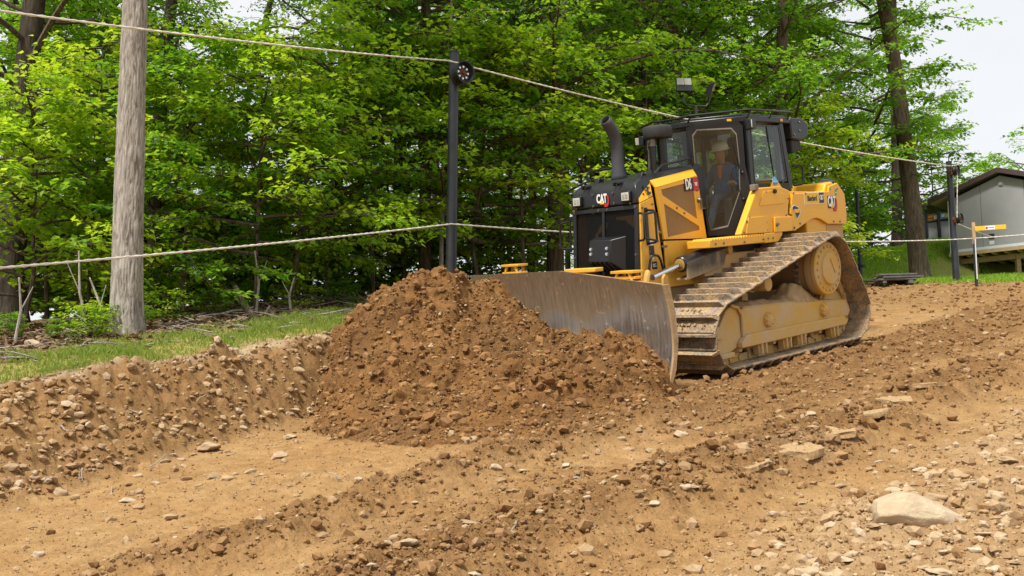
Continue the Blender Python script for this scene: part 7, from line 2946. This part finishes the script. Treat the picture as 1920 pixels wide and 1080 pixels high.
for i, (px, py, w) in enumerate(((1490, 842, 125), (1565, 810, 95), (1625, 776, 80), (1415, 868, 70), (1682, 750, 70), (1740, 722, 55))):
    g = ground_hit(px, py)
    W = to_world(g)
    s_ = w / FPX * W[1] / 2 / 0.85
    o = link('clay_lump', CLAY[i % 6], None, W + np.array([0, 0, -0.01]), (0.14 + 0.08 * math.sin(i * 2.1), 0.06 * math.cos(i * 1.3) - 0.14, 0.9 + 1.1 * i))
    o.rotation_mode = 'ZXY'
    o.scale = (s_, s_ * 0.75, s_ * 0.8)
    tag(o, 'cracked slab of pressed clay on the rut ridge beside the tracks', 'clay slab', 'clay slabs on the rut ridge')

def big_boulder():
    bm = bmesh.new()
    bmesh.ops.create_icosphere(bm, subdivisions=5, radius=1.0)
    V = np.array([v.co[:] for v in bm.verts])
    bm.verts.ensure_lookup_table()
    F = np.array([[v.index for v in f.verts] for f in bm.faces])
    bm.free()
    rng = np.random.default_rng(3)
    # blunt tall left end, tapering right end, flat slanting top, undercut left foot
    for nrm, d in (((-1, 0, 0.05), 0.86), ((-0.55, 0.0, 0.85), 0.72), ((0.28, 0, 1.0), 0.60), ((0.55, -0.35, 0.75), 0.62), ((0.05, -1, 0.22), 0.62), ((-0.2, -0.7, -0.7), 0.66), ((0.2, -0.85, -0.5), 0.70), ((0, 0, -1), 0.55), ((0.7, -0.6, 0.1), 0.74), ((0.8, 0.5, 0.2), 0.75), ((-0.6, -0.7, 0.3), 0.80), ((0, 1, 0.3), 0.7)):
        n = np.array(nrm, float); n /= np.linalg.norm(n)
        V = V - np.outer(np.clip(V @ n - d, 0, None), n) * 0.82
    V = V * (1 + 0.06 * fbm(V * 1.9, 4, 8)[:, None] + 0.018 * fbm(V * 9, 3, 9)[:, None])
    x = V[:, 0]
    taper = 1 - 0.38 * sstep(-0.3, 1.0, x)
    V[:, 2] *= taper
    V[:, 2] -= 0.16 * sstep(-0.2, 1.0, x)
    V = V * np.array([1.0, 0.60, 0.56])
    V = (V - V.min(0) * 0) / (V[:, 0].max() - V[:, 0].min()) * 2
    g = ground_hit(1736, 990)
    W = to_world(g)
    s = 166 / FPX * W[1] / 2
    me = np_mesh('boulder', V * s, F, 'rock_pale', True)
    me.set_sharp_from_angle(angle=radians(40))
    o = link('boulder', me, None, W + np.array([0, 0.10, -V[:, 2].min() * s * 0.82]), (0, radians(3), radians(-6)))
    tag(o, 'big pale smooth boulder lying on the dirt at lower right', 'boulder')

big_boulder()

# roots and twigs torn out of the soil
rt = np.random.default_rng(15)
m = MB()
for px, py, L in ((258, 780, 0.35), (150, 905, 0.25), (110, 800, 0.2), (280, 880, 0.3), (210, 920, 0.2), (60, 905, 0.25), (520, 800, 0.2), (370, 760, 0.25), (640, 905, 0.2), (960, 1000, 0.15), (1075, 905, 0.15)):
    W = to_world(ground_hit(px, py)) + np.array([0, 0, 0.02])
    p = [W]
    d = np.array([rt.normal(), rt.normal() * 0.5, abs(rt.normal()) * 0.5 + 0.1])
    for i in range(5):
        d = d + rt.normal(0, 0.5, 3)
        d[2] -= 0.12
        d /= np.linalg.norm(d)
        p.append(p[-1] + d * L / 5)
    m.tube(p, [0.007, 0.006, 0.005, 0.004, 0.003, 0.002], 5, False)
tag(m.build('torn_roots', 'bark_grey'), 'thin torn roots sticking out of the bank and dirt', 'roots', kind='stuff')
